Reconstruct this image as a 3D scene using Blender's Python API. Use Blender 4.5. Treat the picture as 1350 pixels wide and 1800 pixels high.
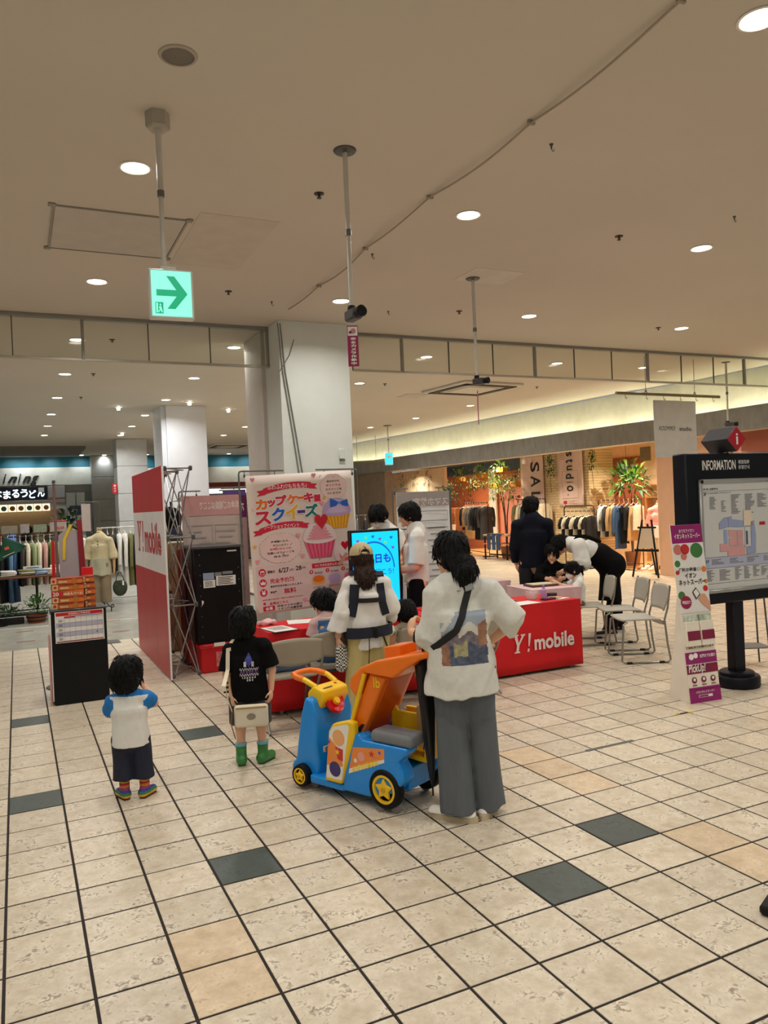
import bpy, bmesh, math, random
import numpy as np
from mathutils import Vector, Matrix, Euler

for _o in list(bpy.data.objects):
    bpy.data.objects.remove(_o, do_unlink=True)
SC = bpy.context.scene
COL = SC.collection
PI = math.pi
R = math.radians

# ------------------------------------------------------------------ camera
FPX, PITCH, ROLL, YAW, CAMH = 1363.28, -0.009652, -0.042380, 1.128086, 1.7272
def cam_axes():
    cy, sy, cp, sp = math.cos(YAW), math.sin(YAW), math.cos(PITCH), math.sin(PITCH)
    f = Vector((cy*cp, sy*cp, sp)); r = Vector((sy, -cy, 0)); u = r.cross(f)
    cr, sr = math.cos(ROLL), math.sin(ROLL)
    return f, cr*r + sr*u, -sr*r + cr*u
_f, _r, _u = cam_axes()
cd = bpy.data.cameras.new('camera')
cd.sensor_fit = 'VERTICAL'; cd.sensor_height = 36.0; cd.lens = FPX/1800*36
cd.clip_start = 0.05; cd.clip_end = 200
CAM = bpy.data.objects.new('camera', cd); COL.objects.link(CAM)
CAM.matrix_world = Matrix(((_r.x, _u.x, -_f.x, 0), (_r.y, _u.y, -_f.y, 0), (_r.z, _u.z, -_f.z, CAMH), (0, 0, 0, 1)))
SC.camera = CAM

# ------------------------------------------------------------------ world / exposure
W = bpy.data.worlds.new('mall_ambience'); SC.world = W; W.use_nodes = True
_bg = W.node_tree.nodes['Background']
_bg.inputs[0].default_value = (1.0, 0.97, 0.92, 1); _bg.inputs[1].default_value = 0.28
SC.view_settings.view_transform = 'Standard'; SC.view_settings.look = 'None'
SC.view_settings.exposure = 0.0; SC.view_settings.gamma = 1.0
SC.view_settings.use_curve_mapping = False
DOWNLIGHT_W = 17.5
HC = 3.9                       # ceiling height

# ------------------------------------------------------------------ helpers: materials
def lin(c):
    return tuple(((v/255)/12.92 if v <= 10.3 else ((v/255+0.055)/1.055)**2.4) for v in c[:3])
MATS = {}
def M(name, rgb=(200, 200, 200), rough=0.5, metal=0.0, var=0.05, scale=6.0, bump=0.0, bscale=40.0, emit=0.0, ergb=None, alpha=1.0, spec=0.5, stretch=None, sheen=0.0, coord='Object', trans=0.0):
    if name in MATS: return MATS[name]
    m = bpy.data.materials.new(name); m.use_nodes = True; MATS[name] = m
    nt = m.node_tree; b = nt.nodes['Principled BSDF']
    c = lin(rgb)
    b.inputs['Roughness'].default_value = rough; b.inputs['Metallic'].default_value = metal
    b.inputs['Specular IOR Level'].default_value = spec
    if sheen: b.inputs['Sheen Weight'].default_value = sheen
    if trans: b.inputs['Transmission Weight'].default_value = trans
    tc = nt.nodes.new('ShaderNodeTexCoord'); mp = nt.nodes.new('ShaderNodeMapping')
    nt.links.new(tc.outputs[coord], mp.inputs[0])
    if stretch: mp.inputs['Scale'].default_value = stretch
    nz = nt.nodes.new('ShaderNodeTexNoise'); nz.inputs['Scale'].default_value = scale; nz.inputs['Detail'].default_value = 4
    nt.links.new(mp.outputs[0], nz.inputs['Vector'])
    cr = nt.nodes.new('ShaderNodeValToRGB'); nt.links.new(nz.outputs['Fac'], cr.inputs[0])
    lo = [max(0, v*(1-var)) for v in c]; hi = [min(1, v*(1+var)) for v in c]
    cr.color_ramp.elements[0].position = 0.3; cr.color_ramp.elements[1].position = 0.7
    cr.color_ramp.elements[0].color = (*lo, 1); cr.color_ramp.elements[1].color = (*hi, 1)
    nt.links.new(cr.outputs[0], b.inputs['Base Color'])
    if bump:
        n2 = nt.nodes.new('ShaderNodeTexNoise'); n2.inputs['Scale'].default_value = bscale; n2.inputs['Detail'].default_value = 5
        nt.links.new(mp.outputs[0], n2.inputs['Vector'])
        bp = nt.nodes.new('ShaderNodeBump'); bp.inputs['Strength'].default_value = bump; bp.inputs['Distance'].default_value = 0.01
        nt.links.new(n2.outputs['Fac'], bp.inputs['Height']); nt.links.new(bp.outputs[0], b.inputs['Normal'])
    if emit:
        e = lin(ergb or rgb)
        b.inputs['Emission Color'].default_value = (*e, 1); b.inputs['Emission Strength'].default_value = emit
    if alpha < 1: b.inputs['Alpha'].default_value = alpha
    return m

def glass_mat(name, tint=(0.93, 0.96, 0.95), refl=0.08, rough=0.03):
    if name in MATS: return MATS[name]
    m = bpy.data.materials.new(name); m.use_nodes = True; MATS[name] = m
    nt = m.node_tree; nt.nodes.clear()
    out = nt.nodes.new('ShaderNodeOutputMaterial'); mix = nt.nodes.new('ShaderNodeMixShader')
    t = nt.nodes.new('ShaderNodeBsdfTransparent'); t.inputs[0].default_value = (*tint, 1)
    g = nt.nodes.new('ShaderNodeBsdfGlossy'); g.inputs['Roughness'].default_value = rough
    lw = nt.nodes.new('ShaderNodeLayerWeight'); lw.inputs['Blend'].default_value = .5
    pw = nt.nodes.new('ShaderNodeMath'); pw.operation = 'POWER'; pw.inputs[1].default_value = 4.0; ma = nt.nodes.new('ShaderNodeMath'); ma.operation = 'MULTIPLY_ADD'; ma.inputs[1].default_value = .6; ma.inputs[2].default_value = refl*.4
    nt.links.new(lw.outputs['Facing'], pw.inputs[0]); nt.links.new(pw.outputs[0], ma.inputs[0]); nt.links.new(ma.outputs[0], mix.inputs[0]); nt.links.new(t.outputs[0], mix.inputs[1]); nt.links.new(g.outputs[0], mix.inputs[2])
    nt.links.new(mix.outputs[0], out.inputs[0])
    return m

# ------------------------------------------------------------------ helpers: geometry as (verts, faces)
class G:
    """collects verts / faces / material slots, then builds ONE mesh object"""
    def __init__(s): s.v = []; s.f = []; s.m = []
    def add(s, v, f, mi=0, mtx=None):
        o = len(s.v)
        if mtx is not None: v = [tuple(mtx @ Vector(p)) for p in v]
        s.v += [tuple(p) for p in v]; s.f += [tuple(i+o for i in q) for q in f]; s.m += [mi]*len(f); return s
    def box(s, c, size, ch=0.0, mi=0, rot=None):
        hx, hy, hz = size[0]/2, size[1]/2, size[2]/2
        if ch <= 0:
            v = [(x, y, z) for x in (-hx, hx) for y in (-hy, hy) for z in (-hz, hz)]
            f = [(0, 1, 3, 2), (4, 6, 7, 5), (0, 4, 5, 1), (2, 3, 7, 6), (0, 2, 6, 4), (1, 5, 7, 3)]
        else:
            ch = min(ch, hx*.98, hy*.98, hz*.98)
            v = []; idx = {}
            for sx in (-1, 1):
                for sy in (-1, 1):
                    for sz in (-1, 1):
                        idx[sx, sy, sz] = len(v)
                        v += [(sx*hx, sy*(hy-ch), sz*(hz-ch)), (sx*(hx-ch), sy*hy, sz*(hz-ch)), (sx*(hx-ch), sy*(hy-ch), sz*hz)]
            f = []
            for a in (-1, 1):
                q = [idx[a, -1, -1], idx[a, 1, -1], idx[a, 1, 1], idx[a, -1, 1]]; f.append(tuple(q if a > 0 else q[::-1]))
                q = [idx[-1, a, -1]+1, idx[-1, a, 1]+1, idx[1, a, 1]+1, idx[1, a, -1]+1]; f.append(tuple(q if a > 0 else q[::-1]))
                q = [idx[-1, -1, a]+2, idx[1, -1, a]+2, idx[1, 1, a]+2, idx[-1, 1, a]+2]; f.append(tuple(q if a > 0 else q[::-1]))
            for a in (-1, 1):
                for b in (-1, 1):
                    q = (idx[a, b, -1], idx[a, b, 1], idx[a, b, 1]+1, idx[a, b, -1]+1); f.append(q if a*b < 0 else q[::-1])
                    q = (idx[a, -1, b], idx[a, 1, b], idx[a, 1, b]+2, idx[a, -1, b]+2); f.append(q if a*b > 0 else q[::-1])
                    q = (idx[-1, a, b]+1, idx[1, a, b]+1, idx[1, a, b]+2, idx[-1, a, b]+2); f.append(q if a*b < 0 else q[::-1])
            for (a, b, c2), i in idx.items():
                q = (i, i+1, i+2); f.append(q if a*b*c2 > 0 else q[::-1])
        mt = Matrix.Translation(c)
        if rot is not None: mt = mt @ (rot if isinstance(rot, Matrix) else Euler(rot).to_matrix().to_4x4())
        return s.add(v, f, mi, mt)
    def tube(s, pts, r, n=8, mi=0, closed=False, cap=True, flat=1.0):
        pts = [Vector(p) for p in pts]; k = len(pts)
        rs = r if isinstance(r, (list, tuple)) else [r]*k
        v = []; f = []; up0 = None
        for i, p in enumerate(pts):
            a = pts[i-1] if (i > 0 or closed) else p
            b = pts[(i+1) % k] if (i < k-1 or closed) else p
            t = (b-a).normalized() if (b-a).length > 1e-9 else Vector((0, 0, 1))
            if up0 is None:
                up0 = Vector((0, 0, 1)) if abs(t.z) < .9 else Vector((0, 1, 0))
            x = up0 - t*up0.dot(t)
            if x.length < 1e-4: x = Vector((1, 0, 0)) - t*t.x
            x.normalize(); y = t.cross(x); up0 = x
            for j in range(n):
                an = 2*PI*j/n; v.append(p + x*(math.cos(an)*rs[i]) + y*(math.sin(an)*rs[i]*flat))
        m = k if closed else k-1
        for i in range(m):
            for j in range(n):
                a, b = i*n+j, i*n+(j+1) % n; c, d = ((i+1) % k)*n+(j+1) % n, ((i+1) % k)*n+j
                f.append((a, b, c, d))
        if cap and not closed: f.append(tuple(range(n-1, -1, -1))); f.append(tuple((k-1)*n+j for j in range(n)))
        return s.add(v, f, mi)
    def lathe(s, prof, n=20, c=(0, 0, 0), mi=0, mtx=None, cap=True):
        v = []; f = []; k = len(prof)
        for r, z in prof:
            for j in range(n):
                a = 2*PI*j/n; v.append((c[0]+r*math.cos(a), c[1]+r*math.sin(a), c[2]+z))
        for i in range(k-1):
            for j in range(n):
                f.append((i*n+j, i*n+(j+1) % n, (i+1)*n+(j+1) % n, (i+1)*n+j))
        if cap: f.append(tuple(range(n-1, -1, -1))); f.append(tuple((k-1)*n+j for j in range(n)))
        return s.add(v, f, mi, mtx)
    def prism(s, poly, d0, d1, axis='y', mi=0, mtx=None):
        """poly of 2-D points extruded along axis ('y': points are (x,z); 'z': (x,y); 'x': (y,z))"""
        n = len(poly)
        def P(a, b, d): return {'y': (a, d, b), 'z': (a, b, d), 'x': (d, a, b)}[axis]
        v = [P(a, b, d0) for a, b in poly]+[P(a, b, d1) for a, b in poly]
        f = [(i, (i+1) % n, n+(i+1) % n, n+i) for i in range(n)]+[tuple(range(n-1, -1, -1)), tuple(range(n, 2*n))]
        return s.add(v, f, mi, mtx)
    def grid(s, fn, nu, nv, mi=0):
        v = [fn(i/nu, j/nv) for j in range(nv+1) for i in range(nu+1)]
        f = [(j*(nu+1)+i, j*(nu+1)+i+1, (j+1)*(nu+1)+i+1, (j+1)*(nu+1)+i) for j in range(nv) for i in range(nu)]
        return s.add(v, f, mi)
    def mesh(s, name, mats, smooth=False):
        me = bpy.data.meshes.new(name); me.from_pydata(s.v, [], s.f)
        mats = mats if isinstance(mats, (list, tuple)) else [mats]
        for m in mats: me.materials.append(m)
        if len(mats) > 1: me.polygons.foreach_set('material_index', s.m)
        if smooth == 'auto':
            me.polygons.foreach_set('use_smooth', [True]*len(s.f)); me.set_sharp_from_angle(angle=R(38))
        elif smooth: me.polygons.foreach_set('use_smooth', [True]*len(s.f))
        me.update(); return me
    def fixn(s, me):
        bm = bmesh.new(); bm.from_mesh(me); bmesh.ops.recalc_face_normals(bm, faces=bm.faces); bm.to_mesh(me); bm.free()
    def obj(s, name, mats, parent=None, smooth='auto', loc=None, rot=None, solid=0.0, fix=True, **kw):
        me = s.mesh(name, mats, False)
        if fix: s.fixn(me)
        if smooth:
            me.polygons.foreach_set('use_smooth', [True]*len(me.polygons))
            if smooth == 'auto': me.set_sharp_from_angle(angle=R(38))
        o = bpy.data.objects.new(name, me); COL.objects.link(o)
        if parent is not None: o.parent = parent
        if loc is not None: o.location = loc
        if rot is not None: o.rotation_euler = rot
        if solid:
            md = o.modifiers.new('thickness', 'SOLIDIFY'); md.thickness = solid; md.offset = 0
        tag(o, **kw); return o

def tag(o, label=None, cat=None, group=None, kind=None):
    if label: o['label'] = label
    if cat: o['category'] = cat
    if group: o['group'] = group
    if kind: o['kind'] = kind
    return o
def thing(name, label, cat, loc=(0, 0, 0), rz=0.0, group=None):
    o = bpy.data.objects.new(name, None); COL.objects.link(o); o.empty_display_size = .1
    o.location = loc; o.rotation_euler = (0, 0, rz)
    return tag(o, label, cat, group)
def copy_obj(o, parent=None):
    c = o.copy(); COL.objects.link(c); c.parent = parent
    for ch in list(o.children): copy_obj(ch, c)
    return c
ORD = ['first', 'second', 'third', 'fourth', 'fifth', 'sixth', 'seventh', 'eighth', 'ninth', 'tenth', 'eleventh', 'twelfth', 'thirteenth', 'fourteenth', 'fifteenth', 'sixteenth', 'seventeenth', 'eighteenth', 'nineteenth', 'twentieth']

_FC = {}
def text_geo(s, size=1.0, extrude=0.0, bold=0.0, align='CENTER', sx=1.0, shear=0.0, space=1.0):
    """built-in font -> (verts, faces) in XY, centred on its bounding box when align is CENTER"""
    key = (s, size, extrude, bold, align, sx, shear, space)
    if key in _FC: return _FC[key]
    cu = bpy.data.curves.new('t', 'FONT'); cu.body = s; cu.size = size; cu.extrude = extrude; cu.offset = bold
    cu.shear = shear; cu.resolution_u = 3; cu.space_character = space
    o = bpy.data.objects.new('t', cu); me = o.to_mesh()
    v = [Vector(p.co) for p in me.vertices]; f = [tuple(p.vertices) for p in me.polygons]
    o.to_mesh_clear(); bpy.data.objects.remove(o); bpy.data.curves.remove(cu)
    if v:
        x0, x1 = min(p.x for p in v), max(p.x for p in v); y0, y1 = min(p.y for p in v), max(p.y for p in v)
        ox = {'CENTER': (x0+x1)/2, 'LEFT': x0, 'RIGHT': x1}[align]; oy = (y0+y1)/2
        v = [((p.x-ox)*sx, p.y-oy, p.z) for p in v]
    _FC[key] = (v, f); return v, f
def text_fit(s, width, height, **kw):
    """text scaled to an exact width and height"""
    v, f = text_geo(s, 1.0, **kw)
    if not v: return v, f
    w = max(p[0] for p in v)-min(p[0] for p in v); h = max(p[1] for p in v)-min(p[1] for p in v)
    return [(p[0]*width/w, p[1]*height/h, p[2]) for p in v], f
# ================================================================== large structure
rnd = random.Random(7)
# ---- tile material: each tile gets its own shade, stone flecks are procedural
def tile_mat(name, base, fleck, amount, var=0.10, rough=0.34):
    m = bpy.data.materials.new(name); m.use_nodes = True; nt = m.node_tree; b = nt.nodes['Principled BSDF']; L = nt.links.new
    N = nt.nodes.new
    geo = N('ShaderNodeNewGeometry'); sub = N('ShaderNodeVectorMath'); sub.operation = 'SUBTRACT'; sub.inputs[1].default_value = (1.985, 2.975, 0)
    L(geo.outputs['Position'], sub.inputs[0])
    dv = N('ShaderNodeVectorMath'); dv.operation = 'SCALE'; dv.inputs['Scale'].default_value = 1/.3; L(sub.outputs[0], dv.inputs[0])
    fl = N('ShaderNodeVectorMath'); fl.operation = 'FLOOR'; L(dv.outputs[0], fl.inputs[0])
    flat = N('ShaderNodeVectorMath'); flat.operation = 'MULTIPLY'; flat.inputs[1].default_value = (1, 1, 0); L(fl.outputs[0], flat.inputs[0])
    wn = N('ShaderNodeTexWhiteNoise'); wn.noise_dimensions = '2D'; L(flat.outputs[0], wn.inputs['Vector'])
    off = N('ShaderNodeVectorMath'); off.operation = 'MULTIPLY_ADD'; off.inputs[1].default_value = (17, 13, 5); L(wn.outputs['Color'], off.inputs[0]); L(geo.outputs['Position'], off.inputs[2])
    n1 = N('ShaderNodeTexNoise'); n1.inputs['Scale'].default_value = 11; n1.inputs['Detail'].default_value = 5; n1.inputs['Roughness'].default_value = .65; L(off.outputs[0], n1.inputs['Vector'])
    n2 = N('ShaderNodeTexNoise'); n2.inputs['Scale'].default_value = 34; n2.inputs['Detail'].default_value = 6; n2.inputs['Distortion'].default_value = 1.6; L(off.outputs[0], n2.inputs['Vector'])
    mu = N('ShaderNodeMath'); mu.operation = 'MULTIPLY'; L(n1.outputs['Fac'], mu.inputs[0]); L(n2.outputs['Fac'], mu.inputs[1])
    r1 = N('ShaderNodeValToRGB'); r1.color_ramp.elements[0].position = .29; r1.color_ramp.elements[1].position = .40
    r1.color_ramp.elements[0].color = (0, 0, 0, 1); r1.color_ramp.elements[1].color = (amount,)*3+(1,); L(mu.outputs[0], r1.inputs[0])
    r0 = N('ShaderNodeValToRGB'); c = lin(base)
    r0.color_ramp.elements[0].position = .3; r0.color_ramp.elements[1].position = .72
    r0.color_ramp.elements[0].color = (c[0]*.70, c[1]*.64, c[2]*.55, 1); r0.color_ramp.elements[1].color = (min(1, c[0]*1.08), min(1, c[1]*1.08), min(1, c[2]*1.07), 1)
    L(n1.outputs['Fac'], r0.inputs[0])
    mx = N('ShaderNodeMix'); mx.data_type = 'RGBA'; L(r1.outputs[0], mx.inputs['Factor']); L(r0.outputs[0], mx.inputs['A']); mx.inputs['B'].default_value = (*lin(fleck), 1)
    hs = N('ShaderNodeHueSaturation'); mr = N('ShaderNodeMapRange'); mr.inputs['To Min'].default_value = 1-var; mr.inputs['To Max'].default_value = 1+var*.6
    L(wn.outputs['Value'], mr.inputs['Value']); L(mr.outputs[0], hs.inputs['Value']); L(mx.outputs['Result'], hs.inputs['Color'])
    L(hs.outputs[0], b.inputs['Base Color']); b.inputs['Roughness'].default_value = rough; b.inputs['Specular IOR Level'].default_value = .45
    bp = N('ShaderNodeBump'); bp.inputs['Strength'].default_value = .12; bp.inputs['Distance'].default_value = .003; L(mu.outputs[0], bp.inputs['Height']); L(bp.outputs[0], b.inputs['Normal'])
    MATS[name] = m; return m
T_CREAM = tile_mat('tile_cream', (224, 214, 196), (120, 101, 78), .8)
T_DARK = tile_mat('tile_slate', (76, 88, 86), (38, 44, 44), .7, .05, .4)
T_BEIGE = tile_mat('tile_beige', (226, 206, 178), (170, 140, 105), .6, .04)
GROUT = M("grout", (34, 26, 21), .85, var=.25, scale=30)
GX, GY, TS = 1.985, 2.975, .3
DARK = {(0, -1), (2, 0), (-4, 2), (-7, 7), (-7, 14), (-3, 10)}
BEIGE = {(3, -1), (3, -2), (3, 4), (3, 3), (3, 2), (-5, 0), (-5, -1)}
floor = G().box((6, 13, -.0528), (34, 40, .1)).obj('floor', GROUT, kind='structure')
def tile_geo():
    g = G(); a = TS/2-.0060; c = .0012; t = -.014
    v = [(-a, -a, t), (a, -a, t), (a, a, t), (-a, a, t), (-a, -a, -c), (a, -a, -c), (a, a, -c), (-a, a, -c)]
    b = a-c; v += [(-b, -b, 0), (b, -b, 0), (b, b, 0), (-b, b, 0)]
    f = [(8, 9, 10, 11)]+[(i, (i+1) % 4, 4+(i+1) % 4, 4+i) for i in range(4)]+[(4+i, 4+(i+1) % 4, 8+(i+1) % 4, 8+i) for i in range(4)]
    return v, f
TV, TF = tile_geo()
def is_tiled(x, y):
    if x > 12.15+.55*max(0, (y-12)/2): return False
    if y > 11.55 and x < 4.3: return False
    return -4 < x and -1.5 < y < 27
tiles = []
for j in range(-24, 40):
    for k in range(-16, 84):
        x, y = GX+TS*(j+.5), GY+TS*(k+.5)
        if not is_tiled(x, y): continue
        d = Vector((x, y, -CAMH)); z = d.dot(_f)
        vis = z > .3 and abs(675+FPX*d.dot(_r)/z-675) < 690 and abs(FPX*d.dot(_u)/z) < 915
        tiles.append((0 if vis else 1, d.length, j, k, x, y))
tiles.sort()
tm = {}
for nm, mt in (('cream', T_CREAM), ('dark', T_DARK), ('beige', T_BEIGE)):
    g = G(); g.add(TV, TF); tm[nm] = g.mesh('tile_'+nm, mt)
stuff = G()
for n, (vis, dd, j, k, x, y) in enumerate(tiles):
    ty = 'dark' if (j, k) in DARK else 'beige' if (j, k) in BEIGE else 'cream'
    dz = rnd.uniform(-.0006, .0006)
    if n < 300:
        o = bpy.data.objects.new('tile', tm[ty]); COL.objects.link(o); o.parent = floor; o.location = (x, y, dz)
    else:
        stuff.add([(p[0]+x, p[1]+y, p[2]+dz) for p in TV], TF, {'cream': 0, 'dark': 1, 'beige': 2}[ty])
stuff.obj('tile_field', [T_CREAM, T_DARK, T_BEIGE], floor, smooth=False, fix=False, kind='stuff')
# grey polished vinyl floor of the clothes and food area, timber floor of the studio shop
VINYL = M('grey_polished_vinyl', (168, 166, 154), .22, var=.10, scale=2.2, coord='Generated', stretch=(30, 30, 1))
g = G().prism([(-9, 11.75), (4.25, 11.25), (4.25, 29.6), (-9, 29.6)], -.02, .001, 'z').obj('floor_vinyl', VINYL, kind='structure')
G().prism([(-9, 14.45), (4.25, 13.25), (4.25, 13.31), (-9, 14.53)], 0.0, .006, 'z').obj('trim_1', M('pale_floor_strip', (214, 212, 200), .3), kind='structure')
WOOD_F = M('shop_timber_floor', (226, 176, 118), .3, var=.16, scale=3, stretch=(1, 14, 1))
shop_floor = G().prism([(12.2, 8), (12.15, 11.9), (12.75, 14), (13.2, 16), (13.2, 27), (20, 27), (20, 8)], -.02, .004, 'z').obj('floor_timber', WOOD_F, kind='structure')

# ---- ceiling
CEIL = M('ceiling_paint', (210, 201, 187), .75, var=.03, scale=.6, bump=.03, bscale=90)
ceiling = G().prism([(-9, -7), (15, -7), (12.35, 7.4), (12.05, 9.4), (12.1, 11), (11.75, 12.7), (11.62, 14.6), (11.47, 16.9), (11.2, 20.6), (10.62, 25), (10.0, 31), (-9, 31)], HC, HC+.12, 'z').obj('ceiling', CEIL, kind='structure')
WHITE = M('white_paint', (222, 228, 222), .6, var=.02, bump=.02)
STEEL = M('brushed_steel', (150, 152, 150), .32, .9, var=.05)
DSTEEL = M('dark_grey_metal', (92, 92, 90), .4, .6)
BLACKP = M('black_plastic', (9, 9, 10), .5, var=.1, spec=.3)
LINE = M('joint_line', (88, 82, 72), .8)  # plain dark colour for joint lines
# access hatch in the ceiling
t = thing('ceiling_hatch', 'square access hatch flush in the ceiling left of the green exit sign', 'hatch', (.785, 6.27, HC))
G().box((0, 0, -.004), (.9, .9, .006), .002).obj('panel', M('hatch_paint', (198, 191, 180), .7), t)
g = G()
for s in (-1, 1): g.box((s*.46, 0, -.005), (.015, .935, .012)); g.box((0, s*.46, -.005), (.935, .015, .012))
g.obj('frame', M('hatch_frame', (150, 142, 128), .5), t)
for s in (-1, 1):
    for q in (-1, 1): G().box((s*.47, q*.47, -.008), (.05, .05, .014), .004).obj('corner', M('hatch_frame'), t)
# pale rectangular patches left in the paint
for i, (x, y, a, b, lab) in enumerate([(4.25, 6.35, .55, .42, 'pale repainted rectangle on the ceiling around the thin camera pole'), (1.6, 6.25, .6, 1.25, 'faint repainted ceiling patch to the right of the access hatch')]):
    G().box((x, y, HC-.001), (a, b, .004)).obj('paint_patch', M('patch_paint%d' % i, (216, 208, 196) if i == 0 else (206, 196, 182), .75), label=lab, cat='patch')

# ---- downlights
LENS = M('downlight_lens', (255, 250, 238), .4, emit=14, ergb=(255, 244, 222), var=0)
RING = M('downlight_ring', (235, 232, 224), .4)
dl_ring = G().lathe([(.078, -.001), (.098, -.001), (.1, -.006), (.088, -.009), (.080, -.002)], 28, cap=False).mesh('trim_ring', RING, 'auto')
dl_lens = G().lathe([(.0, -.004), (.06, -.0045), (.082, -.003)], 28, cap=False).mesh('lens', LENS, True)
lamp_d = bpy.data.lights.new('downlight_lamp', 'AREA'); lamp_d.shape = 'DISK'; lamp_d.size = .15; lamp_d.energy = DOWNLIGHT_W; lamp_d.color = (1.0, .965, .90); lamp_d.spread = R(150)
lamp_far = lamp_d.copy(); lamp_far.energy = DOWNLIGHT_W*1.4; lamp_far.color = (1, .995, .97)
def downlight(x, y, label, far=False):
    t = thing('downlight', label, 'downlight', (x, y, HC), group='round recessed ceiling downlights')
    for nm, me in (('trim_ring', dl_ring), ('lens', dl_lens)):
        o = bpy.data.objects.new(nm, me); COL.objects.link(o); o.parent = t
    o = bpy.data.objects.new('lamp', lamp_far if far else lamp_d); COL.objects.link(o); o.parent = t; o.location = (0, 0, -.014)
ROWS = [(2.475, [3.2]), (5.03, [.765, 3.2, 5.635]), (7.59, [.765, 3.2, 5.62, 8.08]), (10.15, [.765, 2.71, 5.62, 8.03, 9.88]), (12.62, [.755, 2.69, 5.61]),
        (15.12, [.757, 2.67, 9.46]), (17.55, [.75, 2.64, 9.33]), (19.75, [.755, 2.645, 5.48, 9.05]), (21.97, [.752, 2.64, 5.45])]
for i, (y, xs) in enumerate(ROWS):
    for n, x in enumerate(xs):
        where = 'topmost and nearest' if i == 0 else '%s row from the viewer, %s from the left' % (ORD[i], ORD[n])
        downlight(x, y, 'glowing round ceiling downlight, '+where, i > 3)
for n, (x, y) in enumerate([(-1.7, 2.475), (.765, 2.475), (5.64, 2.475), (8.08, 2.475), (.765, -.1), (3.2, -.1), (5.64, -.1), (-1.7, -.1), (8.08, 5.03), (10.3, 5.03), (-1.7, 5.03), (-1.7, 7.59), (10.5, 7.59), (.765, -2.6), (3.2, -2.6), (5.64, -2.6), (-1.7, 12.62), (-1.7, 17.55), (5.6, 15.1), (8.03, 12.62)]):
    downlight(x, y, '%s of the downlights lying outside the view or hidden behind the pillar' % ORD[n])

# ---- sprinklers, speaker, small ceiling fittings
spr = G().lathe([(.001, -.034), (.016, -.034), (.016, -.028), (.007, -.026), (.009, -.01), (.034, -.006), (.036, 0)], 16).mesh('sprinkler_head', M('sprinkler_metal', (70, 62, 52), .4, .7), 'auto')
for x, y, w in [(1.99, 5.03, 'between the exit sign pole and camera pole'), (1.99, 7.57, 'left of the white pillar top'), (4.68, 5.03, 'right of the loose ceiling cable'), (4.67, 7.62, 'beside the thin camera pole'), (7.73, 7.65, 'far right near the glass barrier'), (1.16, 10.05, 'behind the left glass barrier'), (1.15, 12.52, 'just below the left glass barrier'), (1.15, 15.0, 'over the clothes racks'), (6.1, 12.6, 'right of the pillar past the barrier'), (9.3, 12.4, 'past the barrier near the hanging sign')]:
    o = bpy.data.objects.new('sprinkler', spr); COL.objects.link(o); o.location = (x, y, HC); tag(o, 'small dark sprinkler head in the ceiling '+w, 'sprinkler', 'ceiling sprinkler heads')
t = thing('ceiling_speaker', 'round grey speaker grille flush in the ceiling above the exit sign pole', 'speaker', (.787, 3.726, HC))
G().lathe([(.0, -.006), (.06, -.007), (.075, -.003)], 24, cap=False).obj('grille', M('speaker_grille', (126, 118, 108), .6, bump=.4, bscale=500), t)
G().lathe([(.074, 0), (.076, -.009), (.09, -.006), (.093, 0)], 24, cap=False).obj('rim', M('speaker_rim', (172, 162, 148), .5), t)
hk = G().lathe([(.001, -.03), (.005, -.03), (.006, -.02), (.004, -.018), (.012, -.004), (.013, 0)], 10)
hk.tube([(0, 0, -.03), (.008, 0, -.045), (.018, 0, -.04), (.018, 0, -.028)], .0025, 6)
hkm = hk.mesh('ceiling_hook', DSTEEL, 'auto')
for x, y, w in [(3.07, 3.85, 'right of the cable'), (5.26, 4.36, 'at the far right above the viewer'), (2.88, 6.09, 'left of the camera pole base'), (2.51, 7.82, 'left above the white pillar'), (3.88, 7.85, 'right above the white pillar')]:
    o = bpy.data.objects.new('ceiling_hook', hkm); COL.objects.link(o); o.location = (x, y, HC); tag(o, 'tiny dark hook screwed into the ceiling '+w, 'hook', 'small ceiling hooks')
# ceiling cable with clips
cpts = []
for i in range(61):
    y = 1.4+i*(7.95-1.4)/60; s = abs(math.sin((y-.2)*PI/1.15))
    cpts.append((2.752+.02*math.sin(y*2.1), y, HC-.012-.03*s))
t = thing('ceiling_cable', 'pale cable clipped along the ceiling, sagging between its clips', 'cable', (0, 0, 0))
G().tube(cpts, .0065, 8).obj('cord', M('pale_cord', (172, 160, 142), .6), t)
for i in range(6):
    y = .2+1.15*(i+1.0)
    G().box((2.752+.02*math.sin(y*2.1), y, HC-.012), (.05, .02, .026), .004).obj('clip', M('cord_clip', (160, 148, 130), .6), t)

# ---- pillars
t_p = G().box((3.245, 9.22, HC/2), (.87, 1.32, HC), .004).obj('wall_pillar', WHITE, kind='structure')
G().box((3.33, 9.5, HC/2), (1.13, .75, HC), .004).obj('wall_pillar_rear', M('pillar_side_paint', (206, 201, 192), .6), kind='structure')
LILAC = M('cool_white_paint', (224, 226, 232), .45, var=.02)
G().box((3.2, 16.35, HC/2), (.8, .85, HC), .004).obj('wall_far_pillar', LILAC, kind='structure')
G().box((3.07, 16.5, HC/2), (.72, 1.0, HC), .004).obj('wall_far_pillar_wrap', LILAC, kind='structure')
tc = G().box((3.04, 23.35, HC/2), (.82, .8, HC), .02).obj('wall_far_column', M('column_grout', (150, 150, 148), .6), kind='structure')
for k in range(5):
    G().box((3.04, 23.35, .39+k*.78), (.84, .82, .765), .01).obj('panel', M('column_panel', (190, 192, 192), .35), tc)
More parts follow.
